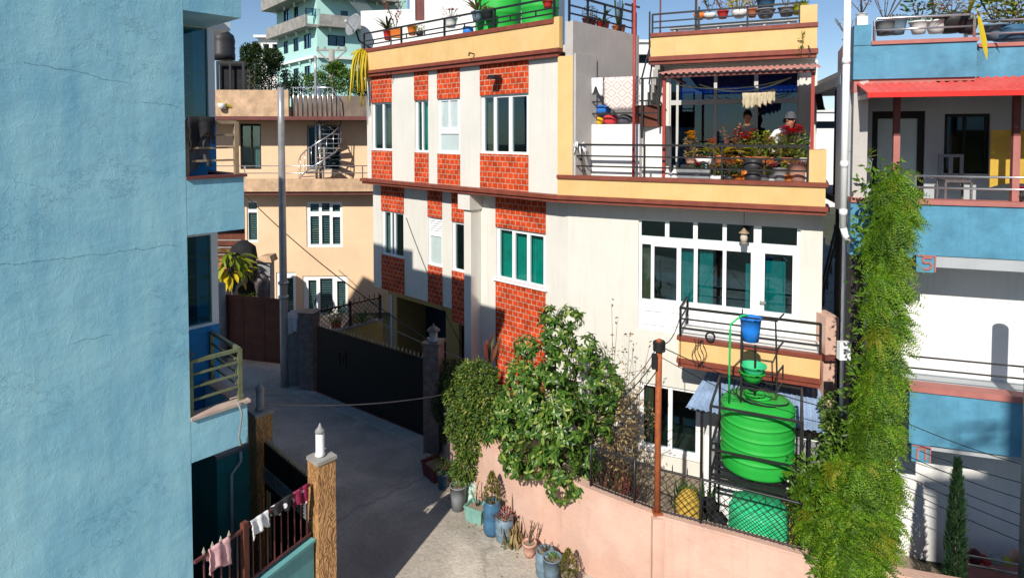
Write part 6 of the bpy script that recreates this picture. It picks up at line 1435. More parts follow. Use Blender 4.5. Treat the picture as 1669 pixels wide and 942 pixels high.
def potted(p, label, pk, pr, ph_, pm, kind, r, h, lm, flower=None, name='potted_plant', group=None, rz=0):
    PN[0] += 1; rr = random.Random(100 + PN[0])
    t = thing(name, label, 'potted plant', M=Matrix.Translation(p) @ Matrix.Rotation(rz or rr.uniform(0, 1), 4, 'Z'), group=group)
    m = MB(); pot_mesh(m, pk, pr, ph_); m.build('pot', MT[pm], t)
    if kind != 'none':
        m = MB(); m.lathe([(pr * .86, 0), (.001, .005)], (0, 0, ph_ * .87), n=14, cap=False); m.build('potting_soil', MT['soil'], t) if pk != 'box' else m.__init__() or m.box(-pr * .85, pr * .85, -pr * .62, pr * .62, ph_ * .785, ph_ * .8) and m.build('potting_soil', MT['soil'], t)
        m = MB(); st = MB(); plant_mesh(m, kind, r, h, rr, ph_ * .9, st)
        mats = [MT[lm]] + ([MT[flower]] if flower else [])
        m.build('foliage', mats, t)
        if st.v: st.build('stems', MT['bark'], t)
    return t
# ---- lane pots at the foot of the pink wall
G = 'pots along the foot of the pink wall'
def lp_(px, py): v = at_z(px, py, .002); return v
potted(lp_(710, 776), 'dark maroon oblong planter beside the granite pillar', 'box', .26, .3, 'pot_maroon', 'dry', .2, .2, 'leaf_dark', group=G, rz=-.9)
potted(lp_(722, 794), 'bright blue pot with fern in shade beside the maroon planter', 'bucket', .12, .3, 'pot_blue', 'bushy', .2, .3, 'leaf_mid', group=G)
potted(lp_(747, 828), 'grey tub with low green plant nearest the hedge', 'bucket', .16, .46, 'pot_grey', 'succulent', .13, .14, 'leaf_mid', group=G)
potted(lp_(770, 818), 'pale green tall tub behind the mint crate', 'jar', .15, .46, 'pot_pale_green', 'succulent', .09, .1, 'leaf_lime', group=G)
potted(lp_(777, 846), 'mint green square crate with dry stems', 'box', .19, .28, 'pot_mint', 'dry', .2, .36, 'leaf_dry', group=G, rz=-.5)
potted(lp_(802, 868), 'tall blue jar with a yellowish dwarf conifer', 'jar', .16, .60, 'pot_blue', 'conifer', .19, .56, 'leaf_conifer', group=G)
potted(lp_(822, 876), 'blue grey drum pot with reddish succulent', 'drum', .16, .40, 'pot_bluegrey', 'succulent', .18, .2, 'leaf_plum', group=G)
potted(lp_(863, 905), 'round clay pot with a small dry plant', 'round', .115, .24, 'pot_pink', 'dry', .14, .36, 'leaf_conifer', group=G)
potted(lp_(888, 934), 'blue grey jar with a straw topped plant by the corner', 'drum', .15, .40, 'pot_bluegrey', 'dry', .12, .12, 'leaf_dry', group=G)
potted(lp_(900, 948), 'pale blue rimmed jar in front of the straw topped one', 'bucket', .15, .42, 'pot_bluegrey', 'succulent', .1, .1, 'leaf_mid', group=G)
potted(lp_(926, 958), 'low pot with a bushy yellow green conifer at the bottom edge', 'round', .14, .22, 'pot_dark', 'conifer', .19, .42, 'leaf_conifer', group=G)
def weeds(p, label, n, r, h, lm, name='weed', cat='weed'):
    rr = random.Random(hash(label) % 999); m = MB()
    rr = random.Random(len(label) * 7 + n)
    for i in range(n):
        a = rr.uniform(0, 6.283); u = rr.random(); q = Vector((r * u * math.cos(a), r * u * math.sin(a), 0)); m.leaf2(q, Vector((math.cos(a) * .5, math.sin(a) * .5, 1)) + rv(rr, .3), Vector((math.cos(a), math.sin(a), .1)), h * rr.uniform(.5, 1), h * .12, 0, .4)
    return tag(m.build(name, MT[lm], at=p), label, cat)
weeds(lp_(838, 888), 'clump of weeds on the lane between drum pot and clay pot', 40, .16, .36, 'leaf_dry')
weeds(lp_(832, 892), 'low bright green weed in front of the drum pot', 30, .14, .14, 'leaf_mid')
for (px, py, r, h, lab) in ((1010, 830, .4, .3, 'red and green leafed plants behind the left chain link panel'), (1130, 860, .4, .35, 'low green plants at the wall foot below the ground window')):
    p = at_y(px, py, 10.6); weeds((p.x, p.y, .9 if px < 1100 else .6), lab, 70, r, .45, 'leaf_mid' if px > 1100 else 'leaf_redgreen', 'garden_plant', 'plant')
# stick leaning by pots
m = MB(); m.bar((0, 0, 0), (.02, .12, .75), .025, .025); m.bar((.05, .02, 0), (.06, .13, .7), .02, .02); tag(m.build('wooden_sticks', MT['bark'], at=lp_(834, 866)), 'two grey sticks leaning on the pink wall behind the drum pot', 'sticks')

# ---- broad leaved tree
def tree(name, label, base, limbs, leafy, lm, L=(.13, .2), W=(.05, .075), seed=1, trunk_r=.07, whorl=8, cat='tree'):
    rr = random.Random(seed); t = thing(name, label, cat, at=base); base = Vector(base)
    tm = MB(); cm = MB()
    for pts, r in limbs: tm.tube(pts, r, 7, r2=r * .45)
    for (c, rx, ry, rz, n) in leafy:
        c = Vector(c)
        for i in range(n):
            while True:
                q = rv(rr)
                if .25 < q.length < 1: break
            k = rr.uniform(.6, 1.08) / q.length if q.length < .6 else rr.uniform(.85, 1.12)
            p = c + Vector((q.x * rx * k, q.y * ry * k, q.z * rz * k)); out = Vector((q.x, q.y, q.z * .6 + .25)).normalized()
            if rr.random() < .25: tm.tube([c + (p - c) * .45, p], .009, 4, r2=.004)
            for j in range(whorl):
                a = 6.283 * j / whorl + rr.uniform(-.3, .3); u = out.orthogonal().normalized(); v = out.cross(u)
                d = (u * math.cos(a) + v * math.sin(a)) + out * rr.uniform(.1, .7) - Vector((0, 0, rr.uniform(.0, .5)))
                cm.leaf2(p + out * rr.uniform(-.03, .05), d, out + Vector((0, 0, .4)), rr.uniform(*L), rr.uniform(*W), 0, rr.uniform(.15, .5))
    tm.build('trunk', MT['bark'], t); cm.build('crown', MT[lm], t); return t
TY = 10.9; tb = at_y(905, 830, TY); tb.z = 0.02
def tl(px, py, Y=TY): return at_y(px, py, Y) - tb
cl = []
for (px, py, Y, r, n) in ((905, 545, 11.0, .34, 15), (930, 520, 11.1, .22, 7), (950, 570, 11.1, .36, 15), (880, 590, 10.8, .36, 16), (850, 640, 10.7, .36, 17), (900, 640, 10.6, .40, 22), (955, 630, 10.9, .40, 18), (985, 600, 11.2, .25, 8), (985, 660, 11.0, .30, 12), (840, 690, 10.6, .30, 14), (880, 700, 10.3, .36, 19), (930, 690, 10.4, .40, 20), (970, 700, 10.7, .30, 12), (870, 750, 10.2, .28, 12), (910, 750, 10.1, .34, 16), (950, 750, 10.3, .25, 10), (840, 755, 10.35, .20, 8), (915, 790, 10.05, .22, 7), (940, 795, 10.05, .16, 5), (855, 565, 10.9, .2, 6), (895, 515, 11.1, .16, 5), (825, 660, 10.8, .26, 10), (818, 700, 10.75, .22, 8), (845, 610, 10.8, .26, 10), (905, 600, 10.5, .30, 12), (870, 660, 10.3, .28, 12), (915, 660, 10.25, .3, 12), (1000, 630, 11.0, .2, 6), (835, 735, 10.5, .2, 7)):
    cl.append((tl(px, py, Y), r * 1.05, r, r, int(n * 3.0)))
lb = []
for (px, py, Y, *_r) in ((905, 545, 11.0), (950, 570, 11.1), (850, 640, 10.7), (955, 630, 10.9), (880, 700, 10.3), (930, 690, 10.4), (985, 660, 11.0), (910, 770, 10.05), (840, 750, 10.35)):
    e = tl(px, py, Y); lb.append(([Vector((0, 0, .9 + .1 * R.random())), Vector((e.x * .4, e.y * .4, 1.0 + e.z * .35)), e], .032))
lb.append(([Vector((0, 0, -.05)), Vector((.03, .02, .8)), Vector((0, .02, 1.6)), Vector((-.02, .1, 2.7))], .075))
tree('broadleaf_tree', 'glossy broad leaved tree leaning over the pink wall', tb, lb, cl, 'leaf_tree', (.07, .15), (.034, .06), 5)
# ---- small leaf creeper hedge hanging over the wall
def hedge(name, label, blobs, lm, n_per=600, L=(.05, .09), W=(.025, .04), seed=2, stems=(), base=None, cat='hedge', droop=.5):
    rr = random.Random(seed); base = Vector(base); t = thing(name, label, cat, at=base); m = MB(); sm_ = MB()
    for (c, rx, ry, rz) in blobs:
        c = Vector(c) - base
        for i in range(int(n_per * (rx * rz / .12))):
            q = rv(rr)
            while not .1 < q.length < 1: q = rv(rr)
            q = q.normalized() * rr.uniform(.72, 1.1) * (1 + .16 * math.sin(q.x * 9 + c.x * 5) * math.sin(q.z * 8))
            p = c + Vector((q.x * rx, q.y * ry, q.z * rz)); d = Vector((q.x, q.y, q.z * .5 - droop)) + rv(rr, .7)
            m.leaf(p, d, q + rv(rr, .8), rr.uniform(*L), rr.uniform(*W))
    for pts in stems: sm_.tube([Vector(p) - base for p in pts], .012, 5)
    if sm_.v: sm_.build('stems', MT['bark'], t)
    m.build('foliage', MT[lm], t); return t
hb = []
for (px, py, Y, rx, rz) in ((775, 612, 12.5, .36, .26), (748, 640, 12.6, .26, .34), (785, 650, 11.9, .36, .34), (757, 690, 12.0, .30, .34), (768, 722, 11.75, .26, .28), (760, 758, 11.75, .19, .24), (750, 776, 11.95, .14, .18), (792, 692, 11.5, .18, .25), (772, 685, 11.7, .22, .25)): hb.append((at_y(px, py, Y), rx * 1.12, .28, rz * 1.1))
q = at_z(760, 790, 0)
hedge('creeper_hedge', 'dense small leaved creeper spilling over the pink wall end', hb, 'leaf_hedge', 1900, (.05, .10), (.03, .05), 3, base=(q.x, q.y, 0), stems=[[at_y(762 + k * 6, 790, 11.95), at_y(765 + 4 * k, 740, 12.0), at_y(770, 680, 12.1)] for k in range(4)])
hb = [(at_y(735, 625, 13.6), .28, .25, .3), (at_y(722, 660, 13.5), .2, .2, .35), (at_y(728, 600, 13.8), .22, .2, .2), (at_y(732, 700, 13.3), .14, .15, .3)]
hedge('climbing_shrub', 'dark shaded shrub between the lantern pillar and the hedge', hb, 'leaf_dark', 1200, (.06, .1), (.03, .05), 4, base=(at_y(730, 700, 13.5).x, 13.5, 0))
t = weeds(at_y(800, 560, 13.0) - Vector((0, 0, .4)), 'thin reddish plant by the side door above the hedge', 16, .15, .6, 'leaf_redgreen', 'garden_plant', 'plant')
# ---- dry twiggy shrub right of the tree
def twigs(name, label, base, spec, lm, seed, leaves=10, r=.009, cat='shrub', L=(.05, .1)):
    rr = random.Random(seed); base = Vector(base); t = thing(name, label, cat, at=base); sm_ = MB(); m = MB()
    for e in spec:
        e = Vector(e) - base; n = 7; pts = []; wob = rv(rr, .12)
        for i in range(n + 1):
            u = i / n; pts.append(e * u + wob * math.sin(u * 3.1) + rv(rr, .012))
        sm_.tube(pts, r, 5, r2=r * .35)
        for k in range(3):
            i = rr.randint(3, n - 1); d = rv(rr, .35) + Vector((0, 0, .15)); q = [pts[i], pts[i] + d * .5 + rv(rr, .03), pts[i] + d]; sm_.tube(q, r * .5, 4, r2=r * .25)
            for j in range(leaves // 2): m.leaf(q[2] + rv(rr, .08), rv(rr), rv(rr), rr.uniform(*L), rr.uniform(*L) * .45)
        for k in range(leaves):
            i = rr.randint(2, n); m.leaf(pts[i] + rv(rr, .05), rv(rr) + Vector((0, 0, .2)), rv(rr), rr.uniform(*L), rr.uniform(*L) * .45)
    sm_.build('stems', MT['bark'], t); m.build('foliage', MT[lm], t)
b0_ = at_y(1005, 800, 11.0); b0_.z = .02
twigs('dry_shrub', 'bare twiggy dry shrub between the tree and the rusty pole', b0_, [at_y(px, py, Y) for (px, py, Y) in ((998, 495, 11.2), (1008, 520, 11.3), (1025, 545, 11.2), (1033, 560, 11.0), (1045, 600, 11.1), (1060, 560, 11.1), (1020, 600, 10.8), (1000, 590, 11.0), (1040, 640, 10.8), (1015, 650, 10.7), (990, 620, 10.9), (1050, 690, 10.8), (1030, 700, 10.6), (1000, 690, 10.6), (985, 700, 10.6), (1060, 740, 10.8), (1020, 730, 10.5))], 'leaf_dry', 12, 16)
bb = [(at_y(1000, 690, 10.9), .34, .25, .45), (at_y(975, 740, 10.8), .3, .22, .4), (at_y(1015, 640, 11.1), .22, .2, .3)]
hedge('brown_shrub', 'grey brown leafy shrub behind the left chain link panel', bb, 'leaf_dry', 230, (.06, .11), (.025, .045), 14, base=(b0_.x - .2, 10.9, .02), cat='shrub')
# ---- big feathery creeper column on the right house corner
def feather2(name, label, outline, lm, seed, base, nclump=150, per=26):
    """hanging mass of feathery sprays: clumps sit on a rounded front, each a fan of fronds, with shaded gaps between clumps"""
    rr = random.Random(seed); base = Vector(base); t = thing(name, label, 'creeper', at=base); m = MB(); st = MB()
    ys = [o[0] for o in outline]; clumps = []
    def span(y):
        for a, b in zip(outline[:-1], outline[1:]):
            if a[0] <= y <= b[0]:
                u = (y - a[0]) / (b[0] - a[0]); return [a[i] + (b[i] - a[i]) * u for i in (1, 2, 3)]
    tries = 0
    while len(clumps) < nclump and tries < 20000:
        tries += 1; y = rr.uniform(ys[0], ys[-1]); x0, x1, Y = span(y); x = rr.uniform(x0 + 8, x1 - 8)
        if any(abs(x - c[0]) < 16 and abs(y - c[1]) < 14 for c in clumps): continue
        u = (x - (x0 + x1) / 2) / ((x1 - x0) / 2); clumps.append((x, y, Y - .34 * (1 - u * u) + rr.uniform(-.10, .12), u))
    for (x, y, Y, u) in clumps:
        c = at_y(x, y, Y) - base; tone = rr.random(); r0 = rr.uniform(.75, 1.3)
        for i in range(per):
            a = rr.gauss(-1.57 + u * .5, 1.25); el = rr.uniform(.05, .9); d = Vector((math.cos(a) * math.cos(el) + u * .3, -math.sin(el) * .85 - .1, math.sin(a) * math.cos(el))); d.normalize()
            L = rr.uniform(.14, .34) * r0 * (1 - .25 * abs(u)); sd = d.cross(Vector((.2, 1, .1))).normalized(); up = sd.cross(d)
            if up.y > 0: up = -up
            p = c + d * .02 + rv(rr, .05); mi_ = 1 if tone < .22 else (2 if tone > .93 or rr.random() < .05 else (0 if rr.random() < .8 else 1))
            for j in range(1, 11):
                q = j / 10; pt = p + d * L * q - Vector((0, 0, 1)) * .42 * L * q * q; w_ = .066 * (1 - .62 * q) * r0
                for s_ in (-1, 1): m.leaf(pt, sd * s_ + d * .75 + up * rr.uniform(-.1, .35), up + rv(rr, .25), w_ * rr.uniform(.8, 1.2), .0145, mi_, .1)
        # inner leaves behind the sprays, coloured dark to paint shade into the gaps
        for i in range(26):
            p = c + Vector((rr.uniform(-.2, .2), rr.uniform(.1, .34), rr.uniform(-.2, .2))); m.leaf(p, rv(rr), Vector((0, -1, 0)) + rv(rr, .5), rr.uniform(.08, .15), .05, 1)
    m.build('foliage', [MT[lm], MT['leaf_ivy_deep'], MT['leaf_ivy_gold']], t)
    for k in range(5): st.tube([(-.1 + .09 * k, .25, -.0), (-.15 + .09 * k, .28, 2), (-.05 + .05 * k, .3, 4), (.02 * k, .3, 6.0)], .025, 6, r2=.012)
    st.build('stems', MT['bark'], t)
CY = 9.0
cb = at_y(1450, 900, 9.0); feather2('creeper_column', 'tall feathery green creeper climbing the corner of the blue and white house', [(284, 1445, 1478, 9.35), (302, 1420, 1486, 9.3), (350, 1416, 1486, 9.3), (420, 1410, 1476, 9.25), (500, 1412, 1472, 9.2), (580, 1408, 1466, 9.2), (650, 1400, 1462, 9.1), (720, 1384, 1460, 9.0), (770, 1312, 1460, 8.9), (810, 1300, 1458, 8.75), (850, 1306, 1456, 8.45), (900, 1328, 1452, 8.2), (960, 1345, 1450, 8.0)], 'leaf_ivy', 31, (cb.x, 9.0, 0), 270, 34)
hb = [(at_y(1356, 700, 10.6), .16, .15, .42), (at_y(1350, 660, 10.8), .12, .12, .2), (at_y(1362, 760, 10.3), .18, .15, .3)]
hedge('climbing_shrub', 'narrow leafy climber beside the white side door', hb, 'leaf_mid', 900, (.06, .1), (.03, .05), 8, base=(at_y(1356, 760, 10.6).x, 10.6, .02))
# ---- cypress
q = at_y(1556, 942, 8.3); q.z = 0; zt = at_y(1558, 742, 8.3).z; t = thing('cypress_tree', 'slim dark cypress in front of the white wall', 'tree', at=q)
m = MB(); rr = random.Random(9)
for i in range(3200):
    zz = rr.random(); rd_ = .155 * (1 - zz ** 3.0) * .76 * min(1, zz * 7 + .3) * rr.uniform(.45, 1.12); a = rr.uniform(0, 6.283); m.leaf(Vector((rd_ * math.cos(a), rd_ * math.sin(a), .15 + (zt - .25) * zz)), Vector((math.cos(a) * .55, math.sin(a) * .55, 1)) + rv(rr, .25), Vector((math.cos(a), math.sin(a), 0)) + rv(rr, .5), rr.uniform(.06, .13), .022)
m.build('crown', MT['leaf_cypress'], t); m = MB(); m.tube([(0, 0, 0), (0, 0, zt * .9)], .03, 7, r2=.008); m.build('trunk', MT['bark'], t)
# ---- background trees
def bush_far(name, label, blobs, lm, seed, base, L, n, trunk=True):
    rr = random.Random(seed); base = Vector(base); t = thing(name, label, 'tree', at=base); m = MB(); tk = MB()
    for (c, rx, ry, rz) in blobs:
        c = Vector(c) - base
        for i in range(n):
            q = rv(rr)
            while not .15 < q.length < 1: q = rv(rr)
            q = q.normalized() * rr.uniform(.6, 1.08); p = c + Vector((q.x * rx, q.y * ry, q.z * rz)); m.leaf(p, q + rv(rr, .6) + Vector((0, 0, .3)), q + rv(rr, .5), L * rr.uniform(.7, 1.3), L * .5)
        tk.tube([(0, 0, -base.z + 0), (c.x * .3, c.y * .3, c.z * .5), c], .12, 6, r2=.03)
    m.build('crown', MT[lm], t); tk.build('trunk', MT['bark'], t)
Y_ = 38
bush_far('evergreen_tree', 'dark evergreen tree between the dark roof tank and the turquoise tower', [(at_y(425, 105, Y_), 1.0, 1, 1.1), (at_y(440, 125, Y_), 1.1, 1, 1.0), (at_y(412, 130, Y_), .8, 1, .9), (at_y(445, 95, Y_), .5, .6, .5)], 'leaf_dark', 41, (at_y(430, 150, Y_).x, Y_, 0), .17, 1000)
bush_far('pine_tree', 'pointed pine tree left of the dark evergreen', [(at_y(407, 115, 36), .6, .6, 1.1), (at_y(404, 90, 36), .35, .4, .6), (at_y(417, 85, 36), .25, .3, .5)], 'leaf_dark', 42, (at_y(407, 150, 36).x, 36, 0), .16, 700)
bush_far('round_tree', 'bushy green tree in front of the turquoise tower', [(at_y(545, 128, 40), 1.2, 1, .9), (at_y(520, 138, 40), 1.0, 1, .7), (at_y(570, 135, 40), .9, 1, .75), (at_y(548, 112, 40), .5, .6, .4)], 'leaf_mid', 43, (at_y(545, 150, 40).x, 40, 0), .17, 1000)
bush_far('small_tree', 'small dark green tree at the tower foot beside the street pole', [(at_y(490, 138, 42), 1.1, 1, .7), (at_y(475, 146, 42), .7, .8, .5)], 'leaf_dark', 44, (at_y(488, 150, 42).x, 42, 0), .17, 800)
bush_far('small_tree', 'dark green tree beside the roof corner of the cream house', [(at_y(590, 135, 41), .8, .8, .9), (at_y(600, 150, 41), .8, .8, .6)], 'leaf_dark', 45, (at_y(592, 150, 41).x, 41, 0), .17, 800)
# ---- yellow leaved plant behind rusty gate
q = at_y(378, 500, 20.8); t = thing('yellow_leaved_tree', 'young tree with drooping yellow leaves behind the rusty gate', 'tree', at=(q.x, q.y, 0)); m = MB(); tk = MB(); rr = random.Random(51); tz = at_y(378, 432, 20.8).z
for i in range(110):
    a = rr.uniform(0, 6.283); zz = rr.uniform(-.4, .5); d = Vector((math.cos(a), math.sin(a), rr.uniform(-.8, .5))); p = Vector((math.cos(a) * .2, math.sin(a) * .2, tz + zz)); m.leaf2(p + d * .15, d, Vector((0, 0, 1)), rr.uniform(.35, .6), .13, 1 if zz < -.05 else 0, .5)
tk.tube([(0, 0, 0), (.03, 0, tz * .6), (0, 0, tz)], .05, 7, r2=.03); m.build('crown', [MT['leaf_lime'], MT['leaf_yellow']], t); tk.build('trunk', MT['bark'], t)
for (px, py, lab, lm, fm) in ((352 + 60, 496, 'yellow green pot plant behind the rusty gate', 'leaf_lime', None), (398 - 3, 498, 'small green pot plant beside the yellow leaved tree', 'leaf_lime', None), (548, 520, 'leafy pot plant behind the far chain link fence', 'leaf_mid', None), (590, 520, 'spiky pot plant by the far chain link fence end', 'leaf_mid', None)):
    Y = 20.9 if px < 480 else 20.4; p = at_y(px, py, Y); potted((p.x, p.y, p.z - .45), lab, 'round', .16, .35, 'terracotta', 'bushy' if px < 560 else 'spiky', .25, .5, lm, group='pot plants in the far yard')
for (px, py, lab) in ((455, 500, 'dark ornate garden stand behind the rusty gate'),):
    p = at_y(427, 500, 21.2); m = MB(); m.lathe([(.2, 0), (.1, .3), (.22, .8), (.2, 1.2), (.25, 1.5), (.12, 1.75), (.01, 1.9)], n=10); tag(m.build('garden_stand', MT['granite'], at=(p.x, p.y, at_y(427, 440, 21.2).z - 1.9)), lab, 'stand')
p = at_y(385, 178, 23.6); m = MB(); rr = random.Random(3)
for k in range(9): m.leaf2(Vector((0, 0, 0)), Vector((rr.uniform(-.8, 1.2), -.2, rr.uniform(.1, 1))), Vector((0, -1, .3)), rr.uniform(.4, .75), .09, 0, .3)
tag(m.build('strap_plant', MT['leaf_yellow'], at=p), 'yellow strap leaved plant on the peach house parapet', 'plant')
p = at_y(362, 178, 23.4); m = MB(); m.lathe([(.13, 0), (.16, .2), (.14, .22)], n=12); tag(m.build('white_tub', MT['pot_white'], at=p), 'white tub on the peach house parapet corner', 'tub')
# yellow cactus-like plant hanging from the left corner of the cream roof
q = FL.w(.02, -.12, ZRC); t = thing('trailing_cactus', 'yellow green trailing cactus hanging off the roof corner of the cream house', 'plant', at=q); m = MB(); rr = random.Random(61)
for k in range(24):
    a = rr.uniform(-2.9, -.2); L = rr.uniform(.5, 2.1) if k > 6 else rr.uniform(.2, .4); pts = [Vector((rr.uniform(-.05, .3), .1, -.05))]; d = Vector((math.cos(a) * .22 - .05, -.3, .2)) if k > 4 else Vector((-.9, -.2, .1)); p = pts[0].copy()
    for j in range(8):
        p = p + d * L / 8; d = (d + Vector((0, 0, -.6 if k > 4 else -.12)) + rv(rr, .12)).normalized(); pts.append(p.copy())
    m.tube(pts, .036, 5, r2=.018)
m.build('stems', MT['leaf_yellow'], t)
# ================================================================== ROOF AND TERRACE POTS
def onfr(fr, px, py, yo, z=None):
    s, zz = fr.hit(px, py, yo); return fr.w(s, yo, zz if z is None else z)
def rowpots(fr, yo, zfloor, items, group):
    for it in items:
        px, py, lab, pk, pr, phh, pm, kind, r, h, lm = it[:11]; fl = it[11] if len(it) > 11 else None
        p = onfr(fr, px, py, yo if len(it) < 13 else it[12]); zz = p.z if zfloor is None else zfloor
        if zfloor is None or p.z > zfloor + .02: # raised pots stand on a plant shelf
            zz = max(p.z, zfloor or -9)
        potted(Vector((p.x, p.y, zz)), lab, pk, pr, phh, pm, kind, r, h, lm, fl, group=group)
zr_ = ZRP + .02
# shelf along the left roof edge
m = MB(); m.box(.5, LLEN - .4, .30, .62, ZRP - .12, ZRP - .04); 
for k in range(6): m.box(.6 + k * 1.2, .68 + k * 1.2, .34, .58, ZR0 + .26, ZRP - .121)
tag(m.build('plant_bench', MT['white_upvc'], M=FL.M), 'long white plant bench behind the rail of the left roof', 'bench')
zb_ = ZRP - .038
rowpots(FL, .46, zb_, [
 (632, 66, 'red pot with a leaning spiky stem at the left end of the left roof', 'round', .13, .28, 'pot_red', 'spiky', .2, .55, 'leaf_dark'),
 (645, 62, 'orange pot with bare purple twigs on the left roof', 'box', .16, .26, 'pot_orange', 'sparse', .3, .8, 'leaf_plum'),
 (672, 58, 'orange and dark pot beside the twiggy one on the left roof', 'round', .14, .26, 'pot_orange', 'succulent', .1, .14, 'leaf_mid'),
 (684, 60, 'low yellow green pot plant on the left roof by the brown door', 'bowl', .12, .12, 'pot_dark', 'bushy', .16, .24, 'leaf_lime'),
 (735, 46, 'white tub with red flowers on the left roof', 'round', .17, .26, 'pot_white', 'flower', .26, .3, 'leaf_redgreen', 'red_flower'),
 (778, 36, 'clay pot with grey agave stems on the left roof before the green tank', 'round', .15, .26, 'pot_bluegrey', 'spiky', .25, .55, 'leaf_dry'),
 (795, 33, 'dark pot with dusty leaves on the left roof before the green tank', 'bucket', .14, .24, 'pot_dark', 'succulent', .15, .2, 'leaf_dry'),
 (893, 14, 'red pot with purple leaves near the front corner of the left roof', 'round', .12, .16, 'pot_red', 'succulent', .14, .14, 'leaf_plum')], 'pots along the left roof edge')
for (px, py, lab, r, h) in ((763, 30, 'blue plastic drum on the left roof bench', .14, .38), (799, 27, 'small light blue tub on the left roof bench', .11, .18), (780, 34, 'low blue can on the left roof bench', .10, .2)):
    p = onfr(FL, px, py, .46, zb_); p = p + FL.y * (.22 if 'can' in lab else 0); m = MB(); pot_mesh(m, 'drum', r, h); m.lathe([(r * .85, 0), (.001, .01)], (0, 0, h * .86), n=14, cap=False); p.z = zb_ if 'can' not in lab else ZR0 + .27; tag(m.build('plastic_drum', MT['bucket_blue' if 'drum' in lab else 'pot_blue'], at=p), lab, 'drum')
# pots along the grey side wall (roof level)
for (u, lab, pm, kind, r, h, lm, pk) in ((.42, 'maroon pot with dark leaves on the grey side wall roof edge', 'pot_maroon', 'bushy', .2, .3, 'leaf_dark', 'round'), (.62, 'large red clay pot with strap leaves on the grey side wall roof edge', 'pot_red', 'strap', .24, .5, 'leaf_mid', 'round'), (.88, 'clay pot with tall dark cactus at the rear corner of the side roof', 'terracotta', 'cactus', .14, .75, 'leaf_dark', 'round')):
    p = FS.w(u * SWL, .38, ZRP - .05); potted(p, lab, pk, .16, .32, pm, kind, r, h, lm, group='pots along the side roof edge')
m = MB(); m.box(.8, SWL - .02, .26, .55, ZRP - .14, ZRP - .055); m.box(.85, .95, .3, .5, ZR0 + .26, ZRP - .141); m.box(SWL - .2, SWL - .1, .3, .5, ZR0 + .26, ZRP - .141); tag(m.build('plant_bench', MT['old_concrete'], M=FS.M), 'concrete plant bench along the grey side wall roof edge', 'bench')
# right roof
zb2_ = ZRP + .02
m = MB(); m.box(sA + .4, sBq - .4, YR + .24, YR + .6, ZRP + .14, ZRP + .18)
for k in range(6): x = sA + .5 + k * (sBq - sA - 1.1) / 5; m.box(x, x + .05, YR + .28, YR + .56, ZR0 + .175, ZRP + .139)
tag(m.build('plant_bench', MT['galvanised'], M=FRT.M), 'slim metal plant bench behind the rail of the right roof', 'bench')
rowpots(FRT, YR + .42, ZRP + .182, [
 (1140, 33, 'orange bowl with a trailing green plant on the right roof', 'bowl', .15, .15, 'pot_orange', 'succulent', .1, .14, 'leaf_mid'),
 (1157, 32, 'white bowl with sparse leafy stems on the right roof', 'bowl', .16, .13, 'pot_white', 'sparse', .22, .55, 'leaf_dark'),
 (1178, 31, 'red and white pot with red leaved plant on the right roof', 'round', .13, .18, 'pot_red', 'sparse', .2, .36, 'leaf_plum'),
 (1205, 30, 'pale grey pot with tall yellow and red bush on the right roof', 'bowl', .19, .17, 'pot_white', 'bushy', .34, .65, 'leaf_yellow'),
 (1226, 29, 'small clay pot with thin red twigs on the right roof', 'round', .11, .2, 'terracotta', 'sparse', .25, .5, 'leaf_plum'),
 (1248, 30, 'grey pot with a bright blue tub of twigs stacked on it on the right roof', 'round', .2, .2, 'pot_grey', 'none', 0, 0, 'leaf_dry'),
 (1282, 27, 'dark grey pot with dark open branches on the right roof', 'round', .18, .2, 'pot_grey', 'sparse', .3, .6, 'leaf_dark'),
 (1304, 24, 'lime green pot with yellow leaves near the right roof corner', 'bucket', .17, .2, 'pot_lime', 'succulent', .15, .2, 'leaf_lime')], 'pots along the right roof edge')
p = onfr(FRT, 1248, 17, YR + .42); potted(p, 'bright blue tub with brown twigs on top of a grey pot on the right roof', 'bucket', .2, .24, 'pot_blue', 'dry', .3, .3, 'leaf_plum', group='pots along the right roof edge')
for (px, lab, pk, r, h, pm, kind, hh_, lm) in ((1080, 'dark square pot at the left end of the right roof floor', 'box', .16, .5, 'pot_dark', 'succulent', .1, 'leaf_dark'), (1299, 'white rounded tub on the right roof floor by the ochre corner', 'jar', .26, .52, 'pot_white', 'succulent', .2, 'leaf_lime'), (1139, 'low pot with trailing green plant on the right roof floor', 'bowl', .12, .3, 'pot_dark', 'bushy', .35, 'leaf_mid')):
    p = onfr(FRT, px, 40, YR + .34, ZR0 + .18); potted(p, lab, pk, r, h, pm, kind, r * .9, hh_, lm, group='pots along the right roof edge')
m = MB(); rr = random.Random(5)
for k in range(16): m.leaf(Vector((rr.uniform(-.06, .06), -.02, -.05 - .03 * k)), rv(rr) + Vector((0, -.4, -.3)), rv(rr), .09, .035)
m.tube([(0, 0, .02), (.02, -.03, -.2), (-.03, -.03, -.52)], .006, 4); tag(m.build('hanging_sprig', MT['leaf_mid'], at=onfr(FRT, 1307, 52, YR - .03)), 'green sprig hanging over the ochre band of the right roof', 'plant')
